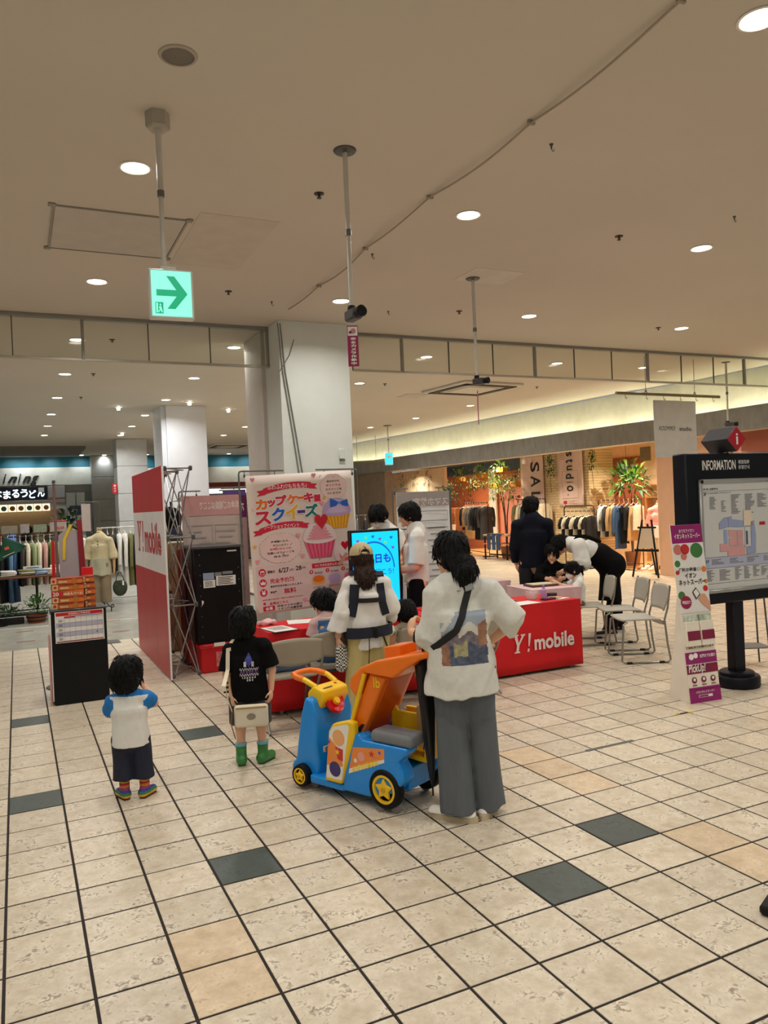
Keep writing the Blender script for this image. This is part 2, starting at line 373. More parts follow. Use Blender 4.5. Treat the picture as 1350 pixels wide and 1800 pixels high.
# cable hanging down the white pillar
t = thing('pillar_cable', 'thin grey double cable running down the front of the white pillar', 'cable', (0, 0, 0))
for d in (0, .03): G().tube([(2.80+d, 8.545, 3.86), (2.84+d, 8.545, 3.3), (2.93+d*1.2, 8.545, 2.6), (3.06+d*1.6, 8.545, 1.5)], .006, 6).obj('cord', M('grey_cord', (120, 120, 116), .6), t)
G().tube([(2.99, 8.543, 3.68), (2.93, 8.543, 3.5), (2.84, 8.543, 3.36), (2.79, 8.543, 3.29)], .005, 6).obj('loose_end', M('grey_cord'), t)
t = thing('wall_switch', 'small white switch box high on the white pillar', 'switch', (3.53, 8.548, 2.35))
G().box((0, 0, 0), (.07, .02, .12), .006).obj('body', WHITE, t); G().box((0, -.008, -.075), (.075, .016, .012), .003).obj('strip', DSTEEL, t)

# ---- glass smoke barriers
GLASS = glass_mat('smoke_barrier_glass', (.90, .91, .88), .07, .05)
def barrier(x0, x1, n, label, heavy):
    t = thing('glass_barrier', label, 'glass barrier', ((x0+x1)/2, 8.96, HC))
    w = x1-x0; h = .47
    G().box((0, 0, -.02), (w, .07, .04), .004).obj('top_rail', M('barrier_rail', (150, 148, 140), .4, .4), t)
    G().box((0, 0, -h), (w, .03, .03), .004).obj('bottom_rail', M('barrier_rail2', (196, 192, 180), .4, .4), t)
    step = w/n
    for i in range(n):
        G().box((-w/2+step*(i+.5), 0, -h/2-.01), (step-.012, .008, h-.045)).obj('pane', GLASS, t)
    for i in range(n+1):
        x = -w/2+step*i; big = i in heavy
        G().box((x, 0, -h/2), (.03 if big else .012, .05 if big else .022, h), .003).obj('mullion', M('barrier_rail') if big else M('barrier_rail3', (112, 110, 104), .5, .3), t)
barrier(-2.72, 2.80, 8, 'glazed smoke barrier hanging from the ceiling left of the white pillar', {0, 2, 5, 8})
barrier(3.9, 12.3, 12, 'long glazed smoke barrier hanging from the ceiling right of the white pillar', {1, 4, 7, 10, 12})

# ---- studio shop facade on the right: curved grey fascia, lit cove, white cove wall
FAC = [(11.95, 6.5), (11.82, 8.4), (11.8, 9.8), (11.78, 11), (11.58, 12.4), (11.45, 13.8), (11.35, 15.2), (11.24, 16.9), (11.1, 18.8), (10.92, 20.6), (10.68, 23), (10.38, 25.5), (9.9, 29.6)]
def fac_x(y):
    for (x0, y0), (x1, y1) in zip(FAC, FAC[1:]):
        if y0 <= y <= y1: return x0+(x1-x0)*(y-y0)/(y1-y0)
    return FAC[0][0] if y < FAC[0][1] else FAC[-1][0]
YS = [6.5+i*(29.4-6.5)/60 for i in range(61)]
def ribbon(x_in, x_out, z0, z1):
    g = G(); v = []; f = []
    for y in YS:
        x = fac_x(y); v += [(x+x_in, y, z0), (x+x_in, y, z1), (x+x_out, y, z1), (x+x_out, y, z0)]
    for i in range(60):
        for q in range(4): f.append((i*4+q, i*4+(q+1) % 4, i*4+4+(q+1) % 4, i*4+4+q))
    f += [(3, 2, 1, 0), (240, 241, 242, 243)]
    return g.add(v, f)
ribbon(0, .06, 2.78, 3.2).obj('wall_fascia', M('grey_plaster_fascia', (138, 135, 130), .8, var=.14, scale=9, bump=.25, bscale=25, stretch=(1, 1, .4)), kind='structure')
ribbon(.06, .42, 3.06, 3.09).obj('wall_cove_ledge', WHITE, kind='structure')
ribbon(.40, .46, 2.78, HC).obj('wall_cove', M('cove_paint', (228, 228, 212), .7), kind='structure')
ribbon(.06, .44, 2.78, 2.80).obj('ceiling_shop_soffit', M('soffit_paint', (214, 196, 172), .7), kind='structure')
for i in range(17):                                # warm LED battens lying in the cove, small dark gaps between them
    y = 8.0+i*1.25; x = fac_x(y+.55)
    a = math.atan2(fac_x(y+1.1)-fac_x(y), 1.1)
    t = thing('cove_batten', 'glowing light batten hidden in the ceiling cove, %s from the near end' % ORD[i], 'light batten', (x+.2, y+.55, 3.09), -a, 'cove light battens')
    G().box((0, 0, .012), (.05, 1.12, .024), .004).obj('housing', WHITE, t)
    G().box((0, 0, .034), (.03, 1.08, .02), .006).obj('tube', M('cove_glow', (255, 240, 190), .5, emit=30, ergb=(255, 246, 212), var=0), t)

# ---- far wall on the left: teal band, pale fascia, food counter
TEAL = M('teal_paint', (20, 112, 134), .5, var=.03)
G().box((3.2, 29.9, HC/2), (14.5, .3, HC)).obj('wall_back', M('back_wall_paint', (196, 196, 186), .6), kind='structure')
G().box((1.0, 29.68, 3.70), (3.6, .1, .40)).obj('trim_2', TEAL, kind='structure')
G().box((7.2, 29.68, 3.66), (6.5, .1, .44)).obj('trim_3', TEAL, kind='structure')
G().box((1.0, 29.55, 3.2), (3.6, .3, .62), .01).obj('wall_fascia_food', M('food_fascia', (206, 208, 198), .5), kind='structure')
G().box((7.2, 29.55, 3.13), (6.5, .3, .60), .01).obj('wall_fascia_rear', M('rear_fascia', (204, 200, 184), .5), kind='structure')
tw = G().box((2.9, 29.4, HC/2), (.86, .5, HC)).obj('wall_panelled', M('column_grout'), kind='structure')
for k in range(5): G().box((2.9, 29.38, .39+k*.78), (.88, .5, .765), .01).obj('panel', M('grey_panel', (158, 160, 156), .45), tw)
G().box((-6.0, 29.9, HC/2), (6.0, .4, HC)).obj('wall_back_far_left', M('back_wall_paint'), kind='structure')
G().box((.5, 26.7, HC-.04), (3.0, 2.9, .09)).obj('ceiling_recess', M('recess_dark', (120, 114, 102), .8), kind='structure')  # flat slab against the ceiling, coloured darker than it
# wall-washing spots over the teal band
for n, x in enumerate([.02, .45, 1.15, 2.15, 2.9, 4.35, 7.35, 8.2]):
    t = thing('wall_washer', 'small bright wall washer spot above the far teal band, %s from the left' % ORD[n], 'downlight', (x, 28.95, HC), group='spots washing the far teal band')
    G().lathe([(.0, -.012), (.05, -.014), (.07, -.01)], 16, cap=False).obj('lens', LENS, t); G().lathe([(.07, 0), (.085, -.012), (.09, 0)], 16, cap=False).obj('ring', RING, t)
    ld = bpy.data.lights.new('spot_lamp', 'SPOT'); ld.energy = 22; ld.spot_size = R(100); ld.spot_blend = .8; ld.shadow_soft_size = .05; ld.color = (.92, .97, 1)
    o = bpy.data.objects.new('lamp', ld); COL.objects.link(o); o.parent = t; o.location = (0, 0, -.05); o.rotation_euler = (R(42), 0, 0)
# ================================================================== smooth-blended bodies (distance fields -> one surface)
def _seg(P, a, b):
    ba = b-a; L2 = float(ba@ba)+1e-12
    t = ((P-a)@ba)/L2; return t, ba, math.sqrt(L2)
class Layer:
    """a list of soft primitives merged into one continuous surface"""
    def __init__(s, k=.02): s.p = []; s.cuts = []; s.k = k; s.wr = None; s.sub = []
    def rc(s, a, b, r1, r2, k=None, flat=None):       # tapered capsule; flat=(side vector, depth factor)
        a, b = np.array(a, float), np.array(b, float)
        fl = None
        if flat is not None:
            ax = b-a; ax /= np.linalg.norm(ax)+1e-9; sd = np.array(flat[0], float); sd -= ax*(sd@ax); sd /= np.linalg.norm(sd)+1e-9
            fl = (np.cross(ax, sd), flat[1])
        s.p.append(('rc', a, b, r1, r2, s.k if k is None else k, fl)); return s
    def cc(s, a, b, r1, r2, k=None, flat=None):       # tapered tube with flat ends
        s.rc(a, b, r1, r2, k, flat); q = s.p[-1]; s.p[-1] = ('cc',)+q[1:]; return s
    def el(s, c, r, rot=None, k=None):
        s.p.append(('el', np.array(c, float), np.array(r, float), None if rot is None else np.array(rot, float), 0, s.k if k is None else k, None)); return s
    def bx(s, c, h, rot=None, rnd=.01, k=None):
        s.p.append(('bx', np.array(c, float), np.array(h, float), None if rot is None else np.array(rot, float), rnd, s.k if k is None else k, None)); return s
    def cut(s, pt, n, rad=None): s.cuts.append((np.array(pt, float), np.array(n, float)/np.linalg.norm(n), rad)); return s
    def minus(s, c, r, rot=None): s.sub.append((np.array(c, float), np.array(r, float), None if rot is None else np.array(rot, float))); return s
    def wrinkle(s, amp, freq=(18, 18, 9), seed=1): s.wr = (amp, freq, seed); return s
    def bounds(s):
        lo = np.full(3, 9e9); hi = -lo
        for q in s.p:
            if q[0] in ('rc', 'cc'):
                a, b, m = q[1], q[2], max(q[3], q[4])*1.05
                l, h = np.minimum(a, b)-m, np.maximum(a, b)+m
            else:
                m = np.linalg.norm(q[2]) if q[3] is not None else q[2]
                l, h = q[1]-m, q[1]+m
            lo = np.minimum(lo, l); hi = np.maximum(hi, h)
        return lo, hi
    def field(s, vox):
        lo, hi = s.bounds(); lo = lo-3*vox; hi = hi+3*vox
        n = np.ceil((hi-lo)/vox).astype(int)+1
        ax = [lo[i]+vox*np.arange(n[i]) for i in range(3)]
        D = np.full(n, .2, np.float32)
        for q in s.p:
            k = q[5]; mg = 3*vox+k
            if q[0] in ('rc', 'cc'):
                m = max(q[3], q[4]); l, h = np.minimum(q[1], q[2])-m-mg, np.maximum(q[1], q[2])+m+mg
            else:
                m = np.linalg.norm(q[2]) if q[3] is not None else q[2]; l, h = q[1]-m-mg, q[1]+m+mg
            i0 = np.clip(np.floor((l-lo)/vox).astype(int), 0, n-1); i1 = np.clip(np.ceil((h-lo)/vox).astype(int)+1, 1, n)
            X, Y, Z = np.meshgrid(ax[0][i0[0]:i1[0]], ax[1][i0[1]:i1[1]], ax[2][i0[2]:i1[2]], indexing='ij')
            P = np.stack([X, Y, Z], -1)
            if q[0] in ('rc', 'cc'):
                a, b, r1, r2, fl = q[1], q[2], q[3], q[4], q[6]
                Q = P; sc = 1.0
                if fl is not None:
                    nv, fy = fl; Q = P+((P-a)@nv)[..., None]*nv*(1/fy-1); sc = min(1, fy)
                t, ba, Ln = _seg(Q, a, b); tc = np.clip(t, 0, 1)
                if q[0] == 'rc':
                    d = (np.linalg.norm(Q-a-tc[..., None]*ba, axis=-1)-(r1+(r2-r1)*tc))*sc
                else:
                    dr = (np.linalg.norm(Q-a-t[..., None]*ba, axis=-1)-(r1+(r2-r1)*tc))*sc; dh = np.maximum(-t, t-1)*Ln
                    d = np.minimum(np.maximum(dr, dh), 0)+np.hypot(np.maximum(dr, 0), np.maximum(dh, 0))
            else:
                Q = P-q[1]
                if q[3] is not None: Q = Q@q[3]
                if q[0] == 'el':
                    k0 = np.linalg.norm(Q/q[2], axis=-1); k1 = np.linalg.norm(Q/(q[2]**2), axis=-1)+1e-9; d = k0*(k0-1)/k1
                else:
                    e = np.abs(Q)-(q[2]-q[4]); d = np.linalg.norm(np.maximum(e, 0), axis=-1)+np.minimum(e.max(-1), 0)-q[4]
            S = D[i0[0]:i1[0], i0[1]:i1[1], i0[2]:i1[2]]
            if k > 1e-5:
                hh = np.maximum(k-np.abs(S-d), 0)/k; r = np.minimum(S, d)-hh*hh*k*.25
            else: r = np.minimum(S, d)
            D[i0[0]:i1[0], i0[1]:i1[1], i0[2]:i1[2]] = r
        if s.wr or s.cuts or s.sub:
            X, Y, Z = np.meshgrid(*ax, indexing='ij')
            if s.wr:
                amp, fr, sd = s.wr; rg = np.random.RandomState(sd); w = 0
                for o in range(3):
                    for _ in range(2):
                        kx, ky, kz = rg.normal(size=3)*np.array(fr)*(1.6**o); ph = rg.uniform(0, 6.28, 2)
                        w = w+np.sin(kx*X+ky*Y+kz*Z+ph[0]+1.7*np.sin(.6*ky*X-.5*kx*Y+.7*kz*Z+ph[1]))*(.62**o)
                D = D+(amp*.5*w).astype(np.float32)
            for pt, nn, rad in s.cuts:
                pl = (X-pt[0])*nn[0]+(Y-pt[1])*nn[1]+(Z-pt[2])*nn[2]
                if rad is not None: pl = np.where((X-pt[0])**2+(Y-pt[1])**2+(Z-pt[2])**2 < rad*rad, pl, -1)
                D = np.maximum(D, pl)
            for c, r, rot in s.sub:
                Q = np.stack([X-c[0], Y-c[1], Z-c[2]], -1)
                if rot is not None: Q = Q@rot
                k0 = np.linalg.norm(Q/r, axis=-1); D = np.maximum(D, (1-k0)*r.min())
        return D.astype(np.float32), lo
    def mesh(s, name, mats, vox=.008, slot=None):
        D, lo = s.field(vox); v, f = surface_net(D); v = v*vox+lo
        me = bpy.data.meshes.new(name); me.from_pydata(v.tolist(), [], f.tolist())
        mats = mats if isinstance(mats, (list, tuple)) else [mats]
        for m in mats: me.materials.append(m)
        if slot is not None:
            c = v[f].mean(1); me.polygons.foreach_set('material_index', np.array(slot(c), np.int32))
        me.polygons.foreach_set('use_smooth', np.ones(len(f), bool)); me.update(); return me
    def obj(s, name, mats, parent=None, vox=.008, slot=None, **kw):
        o = bpy.data.objects.new(name, s.mesh(name, mats, vox, slot)); COL.objects.link(o); o.parent = parent; tag(o, **kw)
        if name == 'hair': strands(o, mats, o)
        return o
def strands(o, mat, parent, n=700):
    """locks of hair lying over the hair volume"""
    me = o.data; rg = random.Random(len(me.vertices)); g = G(); vs = me.vertices; xs = [v.co.x for v in vs]; hh = (max(xs)-min(xs))/.78; zt = max(v.co.z for v in vs); cx = (max(xs)+min(xs))/2
    for _ in range(n):
        v = vs[rg.randrange(len(vs))]; nn = v.normal; p = v.co.copy()
        d = Vector((0, 0, -1))+Vector((p.x-cx, -.12*hh, 0))*(2.2/hh if nn.z > .6 else .4/hh)+Vector((rg.uniform(-.16, .16), rg.uniform(-.16, .16), 0)); d -= nn*d.dot(nn)
        if d.length < .15: continue
        d.normalize(); s = d.cross(nn).normalized()*(.028*hh*rg.uniform(.6, 1.3)); l = hh*rg.uniform(.16, .30); lift = .010*hh*rg.uniform(.3, 1.2)
        a, b, c = p-nn*.006, p+d*l*.5+nn*lift, p+d*l+nn*lift*.2-nn*.02*hh
        g.add([a-s*.6, a+s*.6, b+s, b-s, c, b+nn*.006], [(0, 1, 2, 5), (0, 5, 3), (3, 5, 4), (5, 2, 4)])
    g.obj('hair_locks', mat, parent, fix=False, kind='stuff')
def surface_net(D):
    S = D < 0; nx, ny, nz = D.shape
    c = np.zeros((nx-1, ny-1, nz-1), np.int8)
    for i in (0, 1):
        for j in (0, 1):
            for k in (0, 1): c += S[i:nx-1+i, j:ny-1+j, k:nz-1+k]
    I = np.argwhere((c > 0) & (c < 8)); n = len(I)
    idx = np.full(c.shape, -1, np.int64); idx[tuple(I.T)] = np.arange(n)
    acc = np.zeros((n, 3)); cnt = np.zeros(n)
    cor = np.array([(i, j, k) for i in (0, 1) for j in (0, 1) for k in (0, 1)])
    val = np.stack([D[I[:, 0]+a, I[:, 1]+b, I[:, 2]+d] for a, b, d in cor], 1)
    for p in range(8):
        for q in range(p+1, 8):
            if np.abs(cor[p]-cor[q]).sum() != 1: continue
            m = (val[:, p] < 0) != (val[:, q] < 0)
            t = np.where(m, val[:, p]/(val[:, p]-val[:, q]+1e-12), 0)
            acc += np.where(m[:, None], cor[p]+t[:, None]*(cor[q]-cor[p]), 0); cnt += m
    V = I+acc/np.maximum(cnt, 1)[:, None]
    F = []
    for ax in range(3):
        o1, o2 = [(1, 2), (2, 0), (0, 1)][ax]
        sl = [slice(1, -1)]*3; sl[ax] = slice(0, -1); s2 = list(sl); s2[ax] = slice(1, None)
        A, B = S[tuple(sl)], S[tuple(s2)]
        E = np.argwhere(A != B)
        if not len(E): continue
        up = A[tuple(E.T)]; base = E.copy(); base[:, o1] += 1; base[:, o2] += 1
        def at(d1, d2):
            q = base.copy(); q[:, o1] += d1; q[:, o2] += d2; return idx[tuple(q.T)]
        quad = np.stack([at(-1, -1), at(0, -1), at(0, 0), at(-1, 0)], 1)
        quad[~up] = quad[~up][:, ::-1]; F.append(quad)
    F = np.concatenate(F); return V, F[(F >= 0).all(1)]

# ------------------------------------------------------------------ people
SKIN = M('skin', (226, 176, 142), .5, var=.05, scale=12, bump=.02, bscale=200)
HAIR = M('black_hair', (9, 8, 8), .5, spec=.25, var=.3, scale=30, bump=.5, bscale=120, stretch=(6, 6, 1))
HAIRB = M('brown_hair', (48, 28, 20), .5, spec=.3, var=.3, scale=30, bump=.5, bscale=120, stretch=(6, 6, 1))
EYE = M('eye_dark', (20, 16, 14), .2); LIP = M('lip', (176, 98, 86), .5); BROW = M('brow', (30, 24, 20), .6)
V3 = lambda *a: np.array(a, float)
def nrm(v): v = np.array(v, float); return v/(np.linalg.norm(v)+1e-12)
def rotm(yaw=0, pitch=0, roll=0):      # head turn: yaw left +, pitch up +, roll
    return np.array((Matrix.Rotation(yaw, 3, 'Z') @ Matrix.Rotation(pitch, 3, 'X') @ Matrix.Rotation(roll, 3, 'Y')))
def skeleton(H, c=0.0, **ov):
    """c = 0 adult .. 1 toddler; local frame: x right, y forward, z up"""
    L = lambda a, b: (a+(b-a)*c)*H
    J = dict(H=H, hh=L(.137, .235), pel=V3(0, 0, L(.53, .46)), chest=V3(0, 0, L(.72, .66)), neck=V3(0, -.006*H, L(.835, .745)), head=V3(0, .012*H, L(.932, .875)),
             shw=L(.108, .118), hipw=L(.052, .055))
    J['sh'] = [V3(-J['shw'], 0, L(.80, .715)), V3(J['shw'], 0, L(.80, .715))]
    J['el'] = [J['sh'][i]+V3((-1, 1)[i]*.03*H, -.01*H, -L(.185, .155)) for i in (0, 1)]
    J['wr'] = [J['el'][i]+V3((-1, 1)[i]*.005*H, .03*H, -L(.155, .125)) for i in (0, 1)]
    J['hip'] = [V3(s*J['hipw'], 0, L(.52, .45)) for s in (-1, 1)]
    J['kn'] = [V3(s*J['hipw'], .012*H, L(.283, .24)) for s in (-1, 1)]
    J['an'] = [V3(s*J['hipw'], -.005*H, L(.045, .05)) for s in (-1, 1)]
    J['toe'] = [V3(s*.012*H, .1*H, 0) for s in (-1, 1)]
    J['hd'] = rotm(); J['hand'] = [None, None]; J['side'] = V3(1, 0, 0); J['al'] = L(1, .82); J['c'] = c
    J.update(ov); return J
def add_hand(B, w, d, n, L, curl=.6, side=1):
    """palm + five separate fingers; d = wrist->finger direction, n = palm normal, side = thumb side sign"""
    d, n = nrm(d), nrm(n); n = nrm(n-d*(n@d)); s = np.cross(d, n)*side
    r = .05*L
    rot = np.stack([s, d, n], 1)
    B.rc(w-d*.05*L, w+d*.15*L, .115*L, .14*L, .02*L, (s, .62))
    B.el(w+d*.30*L, (.235*L, .30*L, .095*L), rot, .03*L)
    for i, (o, ln, st) in enumerate([(.165, .40, .52), (.055, .45, .56), (-.055, .42, .54), (-.16, .33, .49)]):
        a = w+d*st*L*.98+s*o*L; c1, c2 = curl*.7, curl*1.7
        m = a+(d*math.cos(c1)+n*math.sin(c1)+s*o*.25)*ln*L*.5; e = m+(d*math.cos(c2)+n*math.sin(c2)+s*o*.1)*ln*L*.5
        B.rc(a-d*.1*L, m, r*1.05, r*.95, .012*L).rc(m, e, r*.95, r*.8, .004*L)
    a = w+d*.16*L+s*.16*L; m = a+(d*.65+s*.55+n*.45*curl)*.22*L; e = m+(d*.85+s*.1+n*.6*curl)*.2*L
    B.rc(a, m, r*1.35, r*1.1, .03*L).rc(m, e, r*1.1, r*.85, .006*L)
def flesh(J, arms=True, legs=True, hands=True, fat=1.0):
    """skin surface: head with face, neck, trunk, limbs, hands, feet"""
    H, hh = J['H'], J['hh']; B = Layer(.014*H); hd = J['hd']; hc = J['head']; q = lambda x, y, z: hc+hd@(V3(x, y, z)*hh)
    B.el(q(0, -.06, .10), V3(.325, .42, .40)*hh, hd, .02)
    B.el(q(0, .10, -.17), V3(.255, .30, .32)*hh, hd, .06*hh)
    B.rc(q(0, .355, .0), q(0, .43, -.125), .035*hh, .055*hh, .03*hh)                # nose
    B.el(q(0, .34, -.40), V3(.10, .09, .08)*hh, hd, .06*hh)                         # chin
    for s in (-1, 1): B.el(q(s*.335, -.03, -.06), V3(.035, .085, .125)*hh, hd, .015*hh)   # ears
    B.rc(J['neck'], q(0, -.06, -.30), .030*H if J['c'] < .5 else .040*H, .032*H if J['c'] < .5 else .044*H, .02)
    sd = J['side']
    B.rc(J['pel'], J['chest'], .088*H*fat, .085*H*fat, None, (sd, .68)).rc(J['chest'], J['neck']-(J['neck']-J['chest'])*.35, .082*H*fat, .04*H, None, (sd, .7))
    for i in (0, 1):
        if arms:
            B.rc(J['chest']+(J['sh'][i]-J['chest'])*.45+(J['neck']-J['chest'])*.25, J['sh'][i]-V3(0, 0, .008*H), .034*H, .03*H).rc(J['sh'][i]-V3(0, 0, .008*H), J['el'][i], .033*H*fat, .026*H*fat).rc(J['el'][i], J['wr'][i], .027*H*fat, .018*H*fat)
            if hands:
                hp = J['hand'][i] or {}
                d = hp.get('d', J['wr'][i]-J['el'][i]); n = hp.get('n', (V3(1, .2, 0), V3(-1, .2, 0))[i])
                add_hand(B, J['wr'][i], d, n, .108*H*(1+.06*J['c']), hp.get('curl', .5), hp.get('th', (1, -1)[i]))
        if legs:
            B.rc(J['hip'][i], J['kn'][i], .056*H*fat, .037*H*fat).rc(J['kn'][i], J['an'][i], .036*H*fat, .022*H*fat)
            a = J['an'][i]; B.rc(a-V3(0, 0, .01*H), a+nrm(J['toe'][i])*.06*H-V3(0, 0, .022*H), .02*H, .014*H)
    return B
def hair_cap(J, front=.18, down=-.2, puff=1.0, seed=3, vol=1.0):
    hh = J['hh']; hd = J['hd']; hc = J['head']; q = lambda x, y, z: hc+hd@(V3(x, y, z)*hh)
    A = Layer(.04*hh)
    A.el(q(0, -.075, .13), V3(.375, .455, .425)*hh*puff, hd)
    A.el(q(0, -.20, -.02), V3(.36, .33, .36)*hh*puff*vol, hd)
    A.minus(q(0, .46, -.24+front*.3), V3(.34, .42, .44)*hh, hd)
    A.cut(q(0, 0, down), hd@V3(0, .45, -1))
    A.wrinkle(.018*hh, (4/hh, 4/hh, 1.6/hh), seed); return A, q
def face_parts(J, t, mask=False, glasses=None, smile=False):
    hh = J['hh']; hd = J['hd']; hc = J['head']; q = lambda x, y, z: hc+hd@(V3(x, y, z)*hh)
    for s in (-1, 1):
        Layer(.001).el(q(s*.14, .365, .0), V3(.06, .03, .028)*hh, hd).obj('eye', EYE, t, .012*hh)
        Layer(.001).rc(q(s*.07, .40, .085), q(s*.21, .355, .09), .012*hh, .009*hh).obj('eyebrow', BROW, t, .01*hh)
    if mask:
        Layer(.03*hh).el(q(0, .22, -.2), V3(.27, .27, .21)*hh, hd).cut(q(0, .12, 0), hd@V3(0, -1, 0)).obj('face_mask', M('mask_white', (226, 226, 222), .8), t, .02*hh)
        for s in (-1, 1): G().tube([q(s*.25, .2, -.15), q(s*.35, .05, -.05), q(s*.36, -.05, -.02)], .012*hh, 5).obj('mask_loop', M('mask_white'), t)
    else:
        Layer(.001).rc(q(-.08, .375, -.26), q(.08, .375, -.26), .016*hh, .016*hh).obj('mouth', LIP, t, .012*hh)
    if glasses:
        for s in (-1, 1):
            G().tube([q(s*.15+.1*math.cos(a), .43, .0+.075*math.sin(a)) for a in [2*PI*i/14 for i in range(14)]], .011*hh, 6, closed=True).obj('glasses_rim', glasses, t)
            G().tube([q(s*.25, .43, .02), q(s*.36, .2, .02), q(s*.37, -.04, .0)], .012*hh, 6).obj('glasses_arm', glasses, t)
        G().tube([q(-.05, .44, .01), q(0, .455, .025), q(.05, .44, .01)], .011*hh, 6).obj('glasses_bridge', glasses, t)
def shoe(t, J, i, mat, sole, name='shoe', L=None, top=None, vox=.006, label=None):
    H = J['H']; L = L or .15*H; a = J['an'][i]; d = nrm(J['toe'][i]); z0 = 0 if top is None else top
    p = V3(a[0], a[1], z0); side = V3(d[1], -d[0], 0); w = .31*L/2
    U = Layer(.02*L*2)
    U.rc(p-d*.18*L+V3(0, 0, .30*L), p+d*.12*L+V3(0, 0, .27*L), w*.85, w*.9).rc(p-d*.2*L+V3(0, 0, w*.9), p+d*.62*L+V3(0, 0, w*.72), w*.95, w*.88)
    U.cut(p+V3(0, 0, .018*H), V3(0, 0, -1)); up_ = U.obj(name, mat, t, vox, label=label)
    g = G(); poly = []
    for k in range(20):
        an = 2*PI*k/20; x = math.cos(an); y = math.sin(an); ln = (.77 if y > 0 else .40)*L
        c = p+side*(x*w*1.02)+d*(y*ln-.0*L); poly.append((c[0], c[1]))
    g.prism(poly, z0, z0+.018*H, 'z').obj('sole', sole, up_)
def person(name, label, loc, heading, group=None):
    return thing(name, label, 'person', (loc[0], loc[1], loc[2] if len(loc) > 2 else 0), R(heading-90), group)
def decal(t, name, mat, pts, outline, off=.003, nrmv=None, **kw):
    """thin shape lying on a surface: outline 2-D points in the frame pts=(origin, xaxis, yaxis)"""
    o, x, y = [V3(*p) for p in pts]; n = np.cross(x, y); g = G()
    v = [o+x*a+y*b+n*off for a, b in outline]; v2 = [o+x*a+y*b-n*off*.2 for a, b in outline]; k = len(outline)
    g.add([tuple(p) for p in v2+v], [tuple(range(k-1, -1, -1)), tuple(range(k, 2*k))]+[(i, (i+1) % k, k+(i+1) % k, k+i) for i in range(k)])
    return g.obj(name, mat, t, smooth=False, **kw)
def tee(J, cr, hr, ext=.35, sl=(.6, .6), sr=(.05, .06), k=.04, wr=(.006, (11, 11, 8), 5), flat=.66, nk=.06):
    """T-shirt following the joints; sl = sleeve length in upper arms (over 1 runs down the forearm)"""
    S = Layer(k); sd = J['side']; H = J['H']; top = J['neck']+nrm(J['neck']-J['chest'])*.002*H; ch, pel = J['chest'], J['pel']
    hem = pel+(pel-ch)*ext
    S.rc(top, ch, nk*H, cr, k, (sd, flat)).cc(ch+(top-ch)*.2, hem, cr, hr, k, (sd, flat))
    for i in (0, 1):
        a, b, w = J['sh'][i], J['el'][i], J['wr'][i]
        S.rc(top+(ch-top)*.12, a, nk*.8*H, sr[0], k)
        f = sl[i]
        if f <= 1: S.cc(a, a+(b-a)*f, sr[0], sr[1], k*.7)
        else:
            S.rc(a, b, sr[0], sr[1], k*.6).cc(b+(a-b)*.1, b+(w-b)*(f-1), sr[1], sr[1]*(1.0 if len(sr) < 3 else sr[2]/sr[1]), k*.4)
    if wr: S.wrinkle(*wr)
    return S
def trousers(J, rh, rk, re, end=1.0, k=.025, wr=(.005, (13, 13, 3), 9)):
    P = Layer(k); P.rc(J['pel'], (J['hip'][0]+J['hip'][1])/2, rh*1.2, rh*1.2, k, (J['side'], .72))
    for i in (0, 1):
        h, kn, a = J['hip'][i], J['kn'][i], J['an'][i]
        if end > 0: P.rc(h, kn, rh, rk, k*.6).cc(kn+(h-kn)*.04, kn+(a-kn)*end, rk, re, .006)
        else: P.cc(h, kn+(h-kn)*(-end), rh, re, k*.4)
    if wr: P.wrinkle(*wr)
    return P
from mathutils.bvhtree import BVHTree
def bvh_of(o):
    me = o.data; return BVHTree.FromPolygons([v.co for v in me.vertices], [tuple(p.vertices) for p in me.polygons])
def strap_on(bvhs, pts, dirs, width, off=.004, th=.004):
    """flat band laid over surfaces: pts = start points outside, dirs = ray direction (one or per point)"""
    bvhs = bvhs if isinstance(bvhs, list) else [bvhs]
    P = []; k = len(pts)
    for i, p in enumerate(pts):
        d = Vector(dirs[i] if isinstance(dirs, list) else dirs).normalized(); p = Vector(p); hit = None
        for b in bvhs:
            h = b.ray_cast(p, d)
            if h[0] is not None and (hit is None or h[3] < hit[1]): hit = (h[0], h[3], h[1])
        P.append((hit[0]-d*off, -d) if hit else (p+d*.1, -d))
    g = G(); v = []; f = []
    for i, (p, n) in enumerate(P):
        t = (P[min(i+1, k-1)][0]-P[max(i-1, 0)][0]).normalized(); s = t.cross(n).normalized()*(width/2)
        v += [p-s, p+s, p+s+n*th, p-s+n*th]
    for i in range(k-1):
        for q in range(4): f.append((i*4+q, i*4+(q+1) % 4, i*4+4+(q+1) % 4, i*4+4+q))
    f += [(3, 2, 1, 0), (k*4-4, k*4-3, k*4-2, k*4-1)]
    return g.add(v, f)
def lerp_pts(a, b, n): return [tuple(np.array(a)+(np.array(b)-np.array(a))*i/(n-1)) for i in range(n)]
